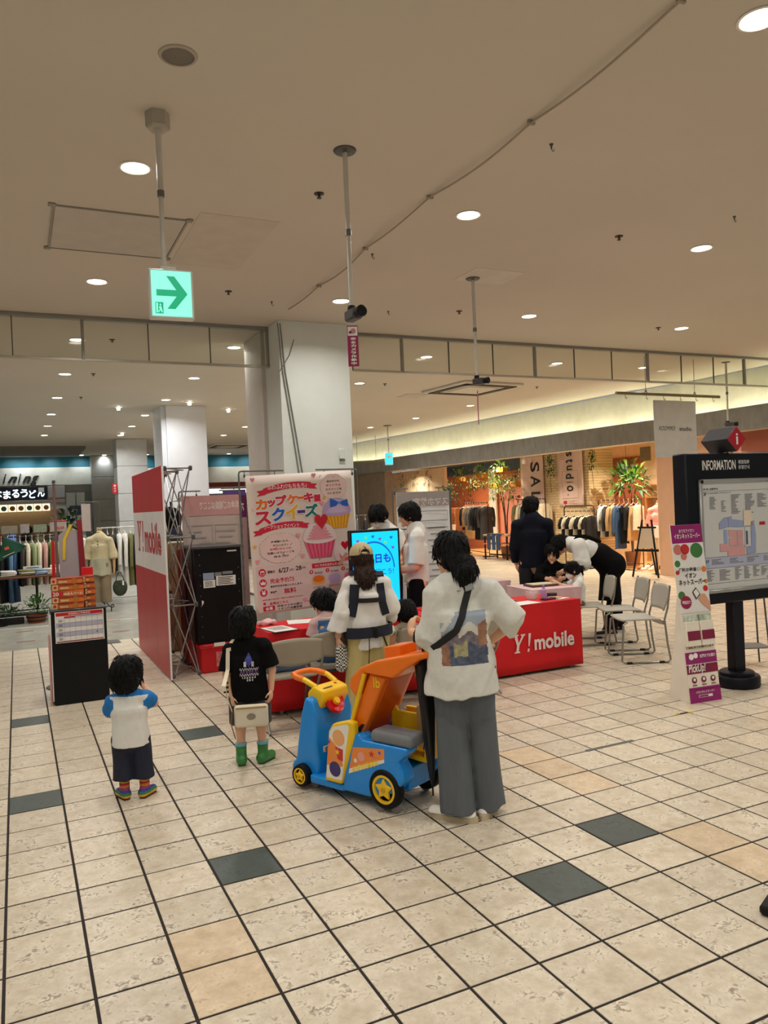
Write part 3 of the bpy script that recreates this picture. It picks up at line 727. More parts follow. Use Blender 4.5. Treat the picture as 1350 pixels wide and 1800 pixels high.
# ------------------------------------------------------------------ the woman in the grey-white T-shirt beside the cart
TEE_W = M('heather_white_cotton', (214, 213, 204), .85, var=.05, scale=40, bump=.12, bscale=14)
WCOT = M('white_cotton', (226, 225, 218), .85, var=.04, scale=20, bump=.1, bscale=14)
GREYP = M('grey_trouser_cloth', (92, 98, 104), .8, var=.06, scale=14, bump=.12, bscale=10, stretch=(3, 3, .5))
BLACKC = M('black_cotton', (9, 9, 10), .9, spec=.15, var=.15, scale=20, bump=.1, bscale=14)
SNEAK = M('cream_sneaker', (244, 240, 230), .6); SOLE = M('cream_sole', (196, 180, 150), .6)
WEB = M('black_webbing', (16, 16, 18), .7)
def make_woman_tee():
    H = 1.56
    J = skeleton(H, .0, head=V3(-.055, .05, 1.437), neck=V3(-.035, .0, 1.285), chest=V3(-.02, .01, 1.1), pel=V3(-.02, 0, .82), hd=rotm(R(28), R(-8)), hh=.222)
    J['sh'] = [V3(-.145, .01, 1.235), V3(.125, -.01, 1.245)]
    J['el'] = [V3(-.18, .0, .985), V3(.265, -.02, 1.06)]
    J['wr'] = [V3(-.27, .19, 1.0), V3(.12, .06, .935)]
    J['hip'] = [V3(-.085, 0, .80), V3(.06, 0, .80)]; J['kn'] = [V3(-.082, .03, .44), V3(.075, .03, .44)]; J['an'] = [V3(-.065, -.01, .065), V3(.085, .05, .065)]
    J['toe'] = [V3(-.14, .08, 0), V3(.05, .12, 0)]
    J['hand'] = [dict(d=V3(.05, .7, .6), n=V3(.8, .1, -.5), curl=1.0, th=1), dict(d=V3(-.7, .2, -.7), n=V3(-.3, -.2, -.6), curl=.7)]
    t = person('person', 'woman in pale grey printed T-shirt and wide grey trousers, back to viewer, beside toy cart', (2.17, 3.62), 68)
    flesh(J, fat=.84).obj('body', SKIN, t, .0065)
    S = Layer(.05)
    S.rc(V3(-.035, .0, 1.30), V3(-.03, .0, 1.18), .062, .105, .05, (V3(1, 0, 0), .8)).rc(V3(-.03, .0, 1.20), V3(-.02, .005, 1.06), .105, .16, .05, (V3(1, 0, 0), .62)).cc(V3(-.02, .005, 1.12), V3(-.025, .0, .69), .165, .212, .05, (V3(1, 0, 0), .72))
    for i in (0, 1): S.rc(V3(-.03, 0, 1.255), J['sh'][i], .05, .062, .06)
    a, b = J['sh'][0], J['el'][0]; S.cc(a, a+(b-a)*1.02, .066, .08, .04)
    S.cc(b+(a-b)*.15, b+(J['wr'][0]-b)*.3, .078, .074, .03)
    a, b = J['sh'][1], J['el'][1]; S.cc(a, a+(b-a)*1.0, .064, .078, .05); S.rc(b+(a-b)*.12, b+(J['wr'][1]-b)*.28, .076, .066, .03)
    S.cut(J['wr'][1]*.3+b*.7, J['wr'][1]-b, .13)
    S.wrinkle(.0095, (13, 13, 9), 6)
    # print on the back: a plain stand-in picture in the same colours
    PR = [M('print_sky', (158, 170, 182), .8, var=.12, scale=10), M('print_mauve', (116, 106, 114), .8, var=.35, scale=30), M('print_blue', (78, 86, 106), .8, var=.4, scale=40), M('print_orange', (150, 108, 84), .8, var=.35, scale=30), M('print_ochre', (158, 152, 112), .8, var=.35, scale=40), M('print_cream', (204, 200, 188), .8, var=.1)]
    def slot(c):
        x, y, z = c[:, 0]+.02, c[:, 1], c[:, 2]; s = np.zeros(len(c), int)
        u = (x+.125)/.25; w = (z-.865)/.28
        ins = (y < -.02) & (u > 0) & (u < 1) & (w > 0) & (w < 1)
        wob = .05*np.sin(x*60)+.04*np.sin(x*23+1)
        pic = np.where(w > .62+wob, 1, np.where(w > .34+wob, 2, 3))
        pic = np.where((w > .55+wob) & (w < .72+wob) & (u > .35) & (u < .8), 6, pic)
        pic = np.where((u > .8) & (w > .35) & (w < .8+wob), 4, pic); pic = np.where((u > .25) & (u < .55) & (w > .16) & (w < .42+wob), 5, pic); pic = np.where((u < .16) & (w < .4), 4, pic)
        pic = np.where((u < .22) & (w > .8), 0, pic); pic = np.where((u < .3) & (w > .62) & (np.abs((w-.62)/.4-u/.3) < .18), 0, pic)
        s[ins] = pic[ins]; return s
    sh = S.obj('t_shirt', [TEE_W]+PR, t, .0068, slot)
    P = Layer(.03)
    P.rc(V3(-.085, 0, .82), V3(.055, 0, .82), .1, .1, .04)
    for i in (0, 1):
        h, k, a = J['hip'][i], J['kn'][i], J['an'][i]
        P.rc(h, V3(h[0]*1.02, .01, .58), .098, .09, .03).cc(V3(h[0]*1.02, .012, .66), V3(a[0]+(-.008, .012)[i], a[1]+.015, .042), .088, .1, .004)
    P.wrinkle(.008, (13, 13, 1.4), 9); P.obj('trousers', GREYP, t, .0075)
    for i in (0, 1): shoe(t, J, i, SNEAK, SOLE, L=.25)
    A, q = hair_cap(J, .2, -.30, 1.05); A.rc(q(0, -.40, -.20), q(.0, -.52, -.42), .25*.22, .26*.22, .02); A.rc(q(0, -.5, -.45), q(-.02, -.47, -.72), .22*.22, .15*.22, .03)
    A.cuts = []; A.obj('hair', HAIR, t, .006)
    G().tube([q(.2*math.cos(a), -.46, -.36+.2*math.sin(a)) for a in [2*PI*i/16 for i in range(16)]], .007, 6, closed=True).obj('hair_tie', BLACKP, t)
    face_parts(J, t, glasses=M('black_glasses', (18, 18, 20), .3))
    st = thing('bag_strap', 'black webbing crossbody strap slung over the back of the woman in T-shirt', 'strap', t.location, t.rotation_euler.z)
    b = bvh_of(sh)
    pts = lerp_pts((.03, -.4, 1.30), (-.03, -.4, 1.12), 6)+lerp_pts((-.065, -.4, 1.05), (-.19, -.4, .95), 6)
    strap_on(b, pts, (0, 1, 0), .036).obj('webbing', WEB, st)
    h = b.ray_cast(Vector((.018, -.4, 1.27)), Vector((0, 1, 0)))
    G().box((.018, h[0].y-.012, 1.27), (.05, .014, .04), .004, rot=(R(-15), R(-18), 0)).obj('buckle', STEEL, st)
make_woman_tee()

# ------------------------------------------------------------------ small boy with blue raglan sleeves, hands at his mouth
def make_boy1():
    H = .86
    J = skeleton(H, 1.0, hd=rotm(R(-22), R(2)), hh=.215, head=V3(-.015, .015, .752), neck=V3(-.012, 0, .640), chest=V3(-.01, 0, .54), pel=V3(-.01, 0, .36))
    J['sh'] = [V3(-.105, .0, .605), V3(.085, .0, .61)]; J['el'] = [V3(-.145, .075, .51), V3(.128, .07, .555)]; J['wr'] = [V3(-.06, .15, .60), V3(.055, .14, .665)]
    J['hand'] = [dict(d=V3(.5, .2, .8), n=V3(.6, -.7, 0), curl=.8), dict(d=V3(-.3, -.05, 1), n=V3(-.6, -.7, 0), curl=.8)]
    J['hip'] = [V3(-.06, 0, .36), V3(.04, 0, .36)]; J['kn'] = [V3(-.06, .01, .2), V3(.05, .01, .2)]; J['an'] = [V3(-.06, 0, .05), V3(.058, 0, .05)]
    J['toe'] = [V3(-.06, .09, 0), V3(.055, .09, 0)]
    t = person('person', 'toddler in white shirt with blue sleeves and navy shorts, hands raised to mouth', (.585, 4.95), 75)
    flesh(J, fat=1.05).obj('body', SKIN, t, .005)
    S = tee(J, .098, .118, .14, (.74, .7), (.042, .048), .03, (.004, (22, 22, 14), 4), .88, .06)
    def slot(c):
        s = np.zeros(len(c), int)
        for i in (0, 1):
            a = np.array(J['sh'][i]); d = nrm(np.array(J['el'][i])-a); tt = (c-a)@d; s[(tt > -.03) & (np.linalg.norm(c-a-tt[:, None]*d, axis=1) < .062) & (np.abs(c[:, 0]+.01) > .088) & (c[:, 2] > .455)] = 1
        s[c[:, 2] > J['neck'][2]-.005] = 1; return s
    S.obj('raglan_shirt', [WCOT, M('cobalt_cotton', (24, 116, 190), .85)], t, .005, slot)
    NAVY = M('navy_denim', (24, 30, 50), .8, var=.12, scale=60, bump=.1, bscale=200)
    P = trousers(J, .066, .06, .066, .52, .02, (.003, (25, 25, 8), 3)); P.obj('shorts', NAVY, t, .005)
    SK = M('rainbow_sock', (200, 60, 60), .8); nt = SK.node_tree; bs = nt.nodes['Principled BSDF']
    tc = nt.nodes.new('ShaderNodeTexCoord'); sp = nt.nodes.new('ShaderNodeSeparateXYZ'); mm = nt.nodes.new('ShaderNodeMath'); mm.operation = 'MULTIPLY'; mm.inputs[1].default_value = 11; fr = nt.nodes.new('ShaderNodeMath'); fr.operation = 'FRACT'
    rp = nt.nodes.new('ShaderNodeValToRGB'); rp.color_ramp.interpolation = 'CONSTANT'
    for k, c in enumerate([(176, 40, 50), (216, 176, 40), (50, 120, 90), (60, 64, 140), (150, 60, 110), (200, 120, 40)]):
        e = rp.color_ramp.elements[k] if k < 2 else rp.color_ramp.elements.new(k/6); e.position = k/6; e.color = (*lin(c), 1)
    nt.links.new(tc.outputs['Object'], sp.inputs[0]); nt.links.new(sp.outputs[2], mm.inputs[0]); nt.links.new(mm.outputs[0], fr.inputs[0]); nt.links.new(fr.outputs[0], rp.inputs[0]); nt.links.new(rp.outputs[0], bs.inputs['Base Color'])
    for i in (0, 1):
        a = J['an'][i]; d = nrm(J['toe'][i]); L = Layer(.012)
        L.cc(V3(a[0], a[1], .128), V3(a[0], a[1], .03), .031, .029).rc(V3(a[0], a[1], .033)-d*.02, V3(a[0], a[1], .027)+d*.075, .03, .026); L.cut((0, 0, .006), (0, 0, -1))
        bt_ = L.obj('rain_boot', SK, t, .0045, label='rainbow striped rain boot')
        G().box((a[0]+d[0]*.03, a[1]+d[1]*.03, .004), (.042, .12, .008), .003, rot=(0, 0, math.atan2(-d[0], d[1]))).obj('sole', M('boot_sole', (60, 52, 50), .7), bt_)
    A, q = hair_cap(J, .1, -.30, 1.06, 5, 1.05); A.obj('hair', HAIR, t, .0045); face_parts(J, t)
make_boy1()

# ------------------------------------------------------------------ boy in black T-shirt with cream pouch
def make_boy2():
    H = 1.065
    J = skeleton(H, .65, hd=rotm(R(-8), R(-4)), hh=.215, head=V3(-.028, .02, .955), neck=V3(-.018, 0, .835), chest=V3(-.012, 0, .71), pel=V3(-.01, 0, .48))
    J['sh'] = [V3(-.125, 0, .79), V3(.105, 0, .80)]; J['el'] = [V3(-.155, -.01, .62), V3(.15, -.01, .635)]; J['wr'] = [V3(-.125, -.04, .485), V3(.14, -.03, .505)]
    J['hand'] = [dict(d=V3(.15, -.35, -1), n=V3(.9, .3, 0), curl=.9), dict(d=V3(-.1, -.3, -1), n=V3(-.9, .3, 0), curl=.9)]
    J['hip'] = [V3(-.07, 0, .48), V3(.055, 0, .48)]; J['kn'] = [V3(-.078, .01, .255), V3(.06, .01, .255)]; J['an'] = [V3(-.08, 0, .06), V3(.065, .01, .06)]
    J['toe'] = [V3(-.01, .1, 0), V3(.06, .08, 0)]
    t = person('person', 'boy in black printed T-shirt and green rain boots holding a cream pouch behind him', (1.39, 5.17), 72)
    flesh(J, fat=.92).obj('body', SKIN, t, .005)
    S = tee(J, .112, .130, .14, (.86, .86), (.05, .062), .03, (.004, (18, 18, 10), 8), .84, .055)
    PRN = [M('print_indigo', (62, 66, 140), .8, var=.4, scale=60), M('print_silver', (196, 192, 200), .8, var=.2, scale=60), M('print_violet', (104, 72, 130), .8, var=.4, scale=80)]
    def slot(c):
        x, y, z = c[:, 0]+.0, c[:, 1], c[:, 2]; s = np.zeros(len(c), int); bk = y < -.02
        s[bk & (np.abs(x) < .026*(1-np.abs(z-.725)/.05)) & (np.abs(z-.725) < .05)] = 1
        s[bk & (np.abs(np.abs(x)-.026) < .008) & (z > .685) & (z < .715)] = 2
        for zz in (.668, .628): s[bk & (np.abs(x) < .062) & (np.abs(z-zz-.004*np.sign(np.sin(x*420))) < .0042)] = 2
        s[bk & (np.abs(x) < .058) & (np.abs(z-.648) < .009) & (np.sin(x*330) > -.5)] = 3
        s[bk & (np.abs(x) < .046) & (np.abs(z-.610) < .007) & (np.sin(x*380) > -.4)] = 2
        s[bk & (np.abs(x) < .026) & (np.abs(z-.592) < .006) & (np.sin(x*380) > -.4)] = 2; return s
    sh = S.obj('t_shirt', [BLACKC]+PRN, t, .0042, slot)
    trousers(J, .078, .066, .074, -.12, .02, (.003, (22, 22, 8), 3)).obj('shorts', M('charcoal_shorts', (62, 62, 64), .85, bump=.1), t, .006)
    GRN = M('green_rubber', (52, 124, 58), .35, var=.25, scale=25)
    for i in (0, 1):
        a = J['an'][i]; d = nrm(J['toe'][i]); L = Layer(.014)
        L.cc(V3(a[0], a[1], .145), V3(a[0], a[1], .03), .037, .035).rc(V3(a[0], a[1], .038)-d*.02, V3(a[0], a[1], .032)+d*.09, .036, .031); L.cut((0, 0, .004), (0, 0, -1))
        bt_ = L.obj('rain_boot', GRN, t, .005, label='green rubber rain boot')
        G().lathe([(.037, 0), (.0405, .002), (.0405, .018), (.037, .02)], 20, (a[0], a[1], .133)).obj('boot_rim', M('sky_rim', (110, 176, 196), .4), bt_)
        G().box((a[0]+d[0]*.035, a[1]+d[1]*.035, .004), (.05, .14, .008), .003, rot=(0, 0, math.atan2(-d[0], d[1]))).obj('sole', M('green_sole', (34, 80, 44), .6), bt_)
    A, q = hair_cap(J, .1, -.36, 1.08, 9, 1.06); A.obj('hair', HAIR, t, .005); face_parts(J, t)
    # pouch with strap
    CR = M('cream_canvas', (222, 212, 186), .8, var=.04, bump=.15, bscale=120)
    p = thing('shoulder_pouch', 'cream canvas pouch on a webbing strap held behind the boy in black', 'bag', t.location, t.rotation_euler.z)
    L = Layer(.01); L.bx((.005, -.135, .365), (.112, .024, .075), rnd=.022); L.obj('pouch', CR, p, .005)
    G().tube([(.005-.1, -.162, .425), (.005+.1, -.162, .425)], .004, 6).obj('zip', M('brass', (170, 140, 80), .4, .8), p)
    g = decal(p, 'dog_patch', M('outline_ink', (150, 138, 118), .8), (V3(.005, -.160, .365), V3(1, 0, 0), V3(0, 0, 1)), [(.03*math.cos(a), .022*math.sin(a)) for a in [2*PI*i/16 for i in range(16)]], .001)
    b = bvh_of(sh); cream = lerp_pts((-.135, -.5, .80), (-.145, -.5, .60), 7)
    strap_on(b, [(-.10, -.0, 1.2), (-.115, -.03, 1.2)], (0, 0, -1), .024).obj('strap_top', CR, p)
    strap_on(b, [(-.115, -.5, .80)]+cream, (0, 1, 0), .026).obj('strap', CR, p)
    G().tube([(-.15, -.085, .60), (-.155, -.10, .5), (-.12, -.13, .40)], .012, 6, flat=.35).obj('strap_lower', CR, p)
    G().tube([(-.118, -.15, .40), (-.13, -.15, .33), (-.105, -.14, .22)], .009, 6, flat=.4).obj('strap_tail', M('tan_leather', (150, 100, 52), .6), p)
    for k in range(3): G().box((-.155, -.096, .585-.03*k), (.034, .016, .014), .003).obj('slider', WEB, p)
make_boy2()

# ------------------------------------------------------------------ woman with baby carrier and beige cap
NAVYW = M('navy_carrier_fabric', (26, 30, 46), .8, var=.1, scale=30, bump=.1)
def make_carrier():
    H = 1.47
    J = skeleton(H, .0, hd=rotm(R(14), R(-12)), hh=.215, head=V3(-.075, .04, 1.305), neck=V3(-.06, 0, 1.16), chest=V3(-.045, 0, .98), pel=V3(-.05, 0, .72))
    J['sh'] = [V3(-.185, 0, 1.10), V3(.085, 0, 1.105)]; J['el'] = [V3(-.255, -.03, .88), V3(.15, .02, .89)]; J['wr'] = [V3(-.285, .0, .70), V3(.12, .18, .80)]
    J['hand'] = [dict(d=V3(-.05, .1, -1), n=V3(1, .2, 0), curl=1.1), None]
    J['hip'] = [V3(-.12, 0, .72), V3(.02, 0, .72)]; J['kn'] = [V3(-.125, .02, .40), V3(.02, .03, .40)]; J['an'] = [V3(-.15, 0, .06), V3(.03, .06, .06)]
    t = person('person', 'woman in beige cap, white blouse and olive trousers wearing a navy baby carrier', (2.535, 5.63), 72)
    flesh(J).obj('body', SKIN, t, .008)
    BL = M('white_blouse', (230, 228, 222), .8, bump=.1, bscale=10)
    S = tee(J, .135, .150, -.02, (1.75, 1.75), (.062, .075, .088), .04, (.010, (13, 13, 9), 12), .7, .056)
    S.cc((-.045, -.01, .73), (-.035, -.01, .60), .135, .14, .03, (V3(1, 0, 0), .74))
    sh = S.obj('blouse', BL, t, .0078)
    OL = M('olive_yellow_cloth', (188, 172, 112), .8, var=.05, scale=10, bump=.15, bscale=10, stretch=(3, 3, .4))
    P = Layer(.03); P.rc((-.12, 0, .715), (.02, 0, .715), .105, .105, .03)
    for i in (0, 1):
        h, a = J['hip'][i], J['an'][i]; P.rc(h, (h[0], .01, .52), .1, .1, .03).cc((h[0], .01, .58), (a[0], a[1]+.01, .02), .1, .125, .006)
    P.wrinkle(.008, (14, 14, 1.6), 2); P.obj('trousers', OL, t, .009)
    for i in (0, 1): shoe(t, J, i, M('dark_shoe', (40, 38, 38), .6), M('white_sole', (220, 216, 208), .6), L=.21)
    A, q = hair_cap(J, .2, -.9, .97); A.cuts = []; A.rc(q(0, -.18, -.15), q(-.0, -.30, -.72), .37*.215, .42*.215, .03, (V3(1, 0, 0), .55)); A.obj('hair', HAIRB, t, .007)
    face_parts(J, t)
    CAP = M('beige_twill', (190, 172, 132), .85, var=.05, bump=.1, bscale=200)
    C = Layer(.01); hd = J['hd']; C.el(q(0, -.07, .15), V3(.43, .52, .45)*.215, hd); C.cut(q(0, 0, .10), hd@V3(0, .12, -1)); C.minus(q(0, -.58, .10), V3(.18, .2, .16)*.215, hd)
    c = C.obj('cap', CAP, t, .006); G().tube([q(-.2, -.50, .12), q(0, -.56, .105), q(.2, -.50, .12)], .010, 6, flat=.4).obj('cap_strap', CAP, c)
    G().grid(lambda u, v: tuple(q((u-.5)*.62, .34+.34*math.sin(PI*u)*v*.9+.02*v, .12-.05*v-.14*(u-.5)**2)), 10, 4).obj('cap_brim', CAP, c, solid=.004)
    # carrier
    k = thing('baby_carrier', 'navy baby carrier harness with back strap and waist belt worn over white blouse', 'baby carrier', t.location, t.rotation_euler.z)
    b = bvh_of(sh)
    for s, x0, x1 in ((-1, -.145, -.185), (1, .055, .095)):
        strap_on(b, [(x0, .0, 1.4), (x0, -.05, 1.4)]+[], (0, 0, -1), .075, .006, .014).obj('shoulder_strap_top', NAVYW, k)
        strap_on(b, lerp_pts((x0, -.5, 1.11), (x0+.01*s, -.5, 1.0), 5)+lerp_pts((x0+.012*s, -.5, .96), (x1, -.5, .86), 4), (0, 1, 0), .075 if s < 0 else .06, .006, .014).obj('shoulder_strap', NAVYW, k)
    strap_on(b, lerp_pts((-.14, -.5, .985), (.06, -.5, .985), 8), (0, 1, 0), .036, .014, .008).obj('back_strap', WEB, k)
    ring = []
    for i in range(28):
        a = 2*PI*i/28; ring.append((-.045+.178*math.cos(a), -.002+.135*math.sin(a), .735+.01*math.cos(a)))
    g = G(); v = []; f = []
    for i, p in enumerate(ring):
        for z, e in ((-.042, 1), (.042, 1), (.042, 1.1), (-.042, 1.1)): v.append((-.045+(p[0]+.045)*e, p[1]*e, p[2]+z))
    for i in range(28):
        for w in range(4): f.append((i*4+w, i*4+(w+1) % 4, ((i+1) % 28)*4+(w+1) % 4, ((i+1) % 28)*4+w))
    g.add(v, f).obj('waist_belt', NAVYW, k)
    G().box((.0, -.158, .735), (.03, .02, .085), .004).obj('belt_buckle', BLACKP, k)
    G().tube([(-.055, -.155, .70), (-.06, -.175, .6), (-.07, -.16, .45), (-.075, -.145, .36)], .012, 6, flat=.3).obj('loose_webbing', WEB, k)
    G().tube([(.06, -.14, .70), (.09, -.15, .6), (.085, -.14, .5), (.08, -.13, .40)], .026, 6, flat=.3).obj('loose_webbing', NAVYW, k)
    # checked bag hanging from her left hand
    CK = M('checked_cloth', (220, 218, 212), .8); nt = CK.node_tree; ck = nt.nodes.new('ShaderNodeTexChecker'); ck.inputs['Scale'].default_value = 75; ck.inputs[1].default_value = (.02, .02, .02, 1); ck.inputs[2].default_value = (.75, .74, .7, 1)
    tc = nt.nodes.new('ShaderNodeTexCoord'); nt.links.new(tc.outputs['Object'], ck.inputs[0]); nt.links.new(ck.outputs[0], nt.nodes['Principled BSDF'].inputs['Base Color'])
    bg = thing('drawstring_bag', 'black and white checked cloth bag hanging from the hand of the carrier woman', 'bag', t.location, t.rotation_euler.z)
    L = Layer(.02); L.rc((-.262, .01, .60), (-.255, .02, .47), .045, .062, .02, (V3(1, 0, 0), .8)).rc((-.27, .01, .66), (-.262, .01, .60), .012, .04); L.wrinkle(.006, (20, 20, 9), 3); L.obj('pouch', CK, bg, .007)
    G().tube([(-.295, .0, .63), (-.27, .01, .68), (-.275, .02, .64)], .005, 6).obj('drawstring', WEB, bg)
make_carrier()
# ------------------------------------------------------------------ the other people
BLKT = M('black_trouser', (10, 10, 12), .85, var=.1, spec=.15)
def seated(H, c, seat=.42, knee_y=.25, **ov):
    """skeleton sitting on a seat of the given height, facing +y"""
    J = skeleton(H, c); dz = J['hip'][0][2]-(seat+.045*H*.9)
    for k in ('pel', 'chest', 'neck', 'head'): J[k] = J[k]-V3(0, 0, dz)
    for k in ('sh', 'el', 'wr', 'hip'): J[k] = [p-V3(0, 0, dz) for p in J[k]]
    th = .235*H
    J['kn'] = [V3(s*.06*H, th, seat+.03*H) for s in (-1, 1)]; J['an'] = [V3(s*.055*H, th+.02*H, max(.045*H, seat+.03*H-.24*H)) for s in (-1, 1)]
    J.update(ov); return J
def hairdo(J, t, mat, style, vox):
    hh = J['hh']
    if style == 'short': A, q = hair_cap(J, .12, -.26, 1.04, 4, 1.0)
    elif style == 'mop': A, q = hair_cap(J, .08, -.36, 1.08, 6, 1.05)
    elif style == 'bob': A, q = hair_cap(J, .2, -.55, 1.05, 7); A.cuts = []
    elif style == 'tail':
        A, q = hair_cap(J, .2, -.34, 1.04, 8); A.rc(q(0, -.46, .02), q(0, -.62, -.10), .1*hh, .13*hh, .02).rc(q(0, -.62, -.1), q(0, -.58, -.42), .13*hh, .06*hh, .02)
    elif style == 'bun':
        A, q = hair_cap(J, .2, -.34, 1.04, 8); A.el(q(0, -.5, .1), V3(.17, .15, .16)*hh, J['hd'], .01)
    A.obj('hair', mat, t, vox); return q

def girl_vest():
    H = 1.16; J = seated(H, .45, .43, hd=rotm(R(62), R(-20)))
    J['head'] = V3(-.05, .08, .925); J['neck'] = V3(-.03, .04, .80); J['chest'] = V3(-.02, .02, .69); J['sh'] = [V3(-.135, .03, .765), V3(.085, .04, .765)]
    J['el'] = [V3(-.165, .05, .60), V3(.13, .12, .63)]; J['wr'] = [V3(-.175, .10, .46), V3(.07, .26, .71)]
    t = person('person', 'girl in blue vest over pink sleeves sitting at red table, looking left', (2.34, 6.04), 80)
    flesh(J).obj('body', SKIN, t, .007)
    S = tee(J, .1, .105, .0, (.62, .62), (.045, .058), .03, (.004, (16, 16, 10), 3), .75)
    BLUE = M('blue_vest', (64, 112, 160), .85, bump=.1)
    def slot(c): s = np.zeros(len(c), int); s[(np.abs(c[:, 0]+.025) < .098) & (c[:, 2] < .79)] = 1; return s
    S.obj('top', [M('pink_cotton', (206, 170, 168), .85), BLUE], t, .007, slot)
    K = Layer(.03); K.rc(J['pel'], J['hip'][0]*.5+J['hip'][1]*.5, .12, .125, .03, (V3(1, 0, 0), .85)).cc((-.02, -.02, .475), (-.02, .24, .475), .125, .15, .03, (V3(1, 0, 0), .42)); K.wrinkle(.006, (25, 8, 5), 3)
    K.obj('skirt', M('denim_skirt', (52, 86, 122), .85), t, .008)
    for i in (0, 1): shoe(t, J, i, M('black_canvas', (24, 24, 26), .7), M('white_sole'), L=.17, top=J['an'][i][2]-.05)
    hairdo(J, t, HAIR, 'tail', .006); face_parts(J, t)
    G().tube([(J['neck']+V3(.07*math.cos(a), .065*math.sin(a)-.0, .0)) for a in [2*PI*i/20 for i in range(20)]], .014, 6, closed=True).obj('collar', M('pink_lace', (226, 206, 200), .9), t)
girl_vest()

def girl_ruffle():
    H = .98; J = seated(H, .7, .42, hd=rotm(R(25), R(-28)))
    J['head'] = V3(-.075, .05, .79); J['neck'] = V3(-.075, .02, .68); J['chest'] = V3(-.07, .01, .59); J['sh'] = [V3(-.165, .01, .655), V3(.02, .01, .655)]
    J['el'] = [V3(-.205, .03, .52), V3(.06, .05, .53)]; J['wr'] = [V3(-.2, .12, .44), V3(.0, .2, .6)]
    t = person('person', 'small girl in cream ruffled top with navy straps sitting beside the carrier woman', (3.02, 5.86), 75)
    flesh(J).obj('body', SKIN, t, .007)
    S = tee(J, .085, .095, .05, (.2, .2), (.036, .036), .025, (.003, (20, 20, 14), 3), .78)
    sh = S.obj('top', M('oat_dress', (176, 168, 146), .85), t, .007)
    for s in (0, 1):
        x = J['sh'][s][0]; G().grid(lambda u, v: (x+(-1, 1)[s]*(.02+.035*v)+.006*math.sin(u*40), -.07+.15*u, .70-.05*v-.12*(u-.5)**2), 24, 3).obj('ruffle', M('cream_frill', (232, 222, 196), .9), t, solid=.004)
    for x in (-.125, -.02): strap_on(bvh_of(sh), lerp_pts((x, -.4, .675), (x, -.4, .55), 5), (0, 1, 0), .022).obj('strap', NAVYW, t)
    K = Layer(.03); K.rc((-.07, -.01, .47), (-.07, .22, .46), .11, .12, .03, (V3(1, 0, 0), .55)); K.obj('skirt', M('oat_dress'), t, .009)
    hairdo(J, t, HAIR, 'mop', .006); face_parts(J, t)
girl_ruffle()

def lanyard_man():
    H = 1.735; J = skeleton(H, 0, hd=rotm(R(2), R(-12)), hh=.228)
    J['head'] = J['head']+V3(0, .04, -.01)
    J['el'] = [V3(-.225, .03, 1.09), V3(.225, .05, 1.10)]; J['wr'] = [V3(-.07, .26, 1.03), V3(.07, .27, 1.05)]
    J['hand'] = [dict(d=V3(.7, .6, .1), n=V3(.3, -.3, .9), curl=.8), dict(d=V3(-.7, .6, .1), n=V3(-.3, -.3, .9), curl=.8)]
    t = person('person', 'young man in white T-shirt with orange lanyard standing in profile behind the tables', (3.72, 7.12), 158)
    flesh(J).obj('body', SKIN, t, .008)
    sh = tee(J, .165, .178, .0, (.95, .95), (.066, .085), .05, (.007, (10, 10, 7), 6), .7).obj('t_shirt', WCOT, t, .009)
    trousers(J, .1, .085, .09, .93).obj('trousers', BLKT, t, .01)
    for i in (0, 1): shoe(t, J, i, M('black_canvas'), M('white_sole'), L=.26)
    hairdo(J, t, HAIR, 'mop', .007); face_parts(J, t)
    b = bvh_of(sh); k = thing('lanyard', 'orange lanyard with badge around the neck of the young man in white', 'lanyard', t.location, t.rotation_euler.z)
    OR = M('orange_ribbon', (190, 74, 40), .7)
    for s in (-1, 1): strap_on(b, lerp_pts((s*.075, .5, 1.42), (0, .5, 1.06), 8), (0, -1, 0), .014).obj('ribbon', OR, k)
    G().box((0, .19, .99), (.06, .006, .1), .003).obj('badge', M('badge_plastic', (190, 190, 186), .3), k)
    w = thing('paper_ball', 'crumpled white squeeze toy held by the young man with lanyard', 'toy', t.location, t.rotation_euler.z)
    Layer(.02).el((0, .345, 1.06), (.055, .05, .04)).wrinkle(.012, (40, 40, 40), 2).obj('squeeze', M('white_paper', (232, 230, 226), .7), w, .007)
lanyard_man()

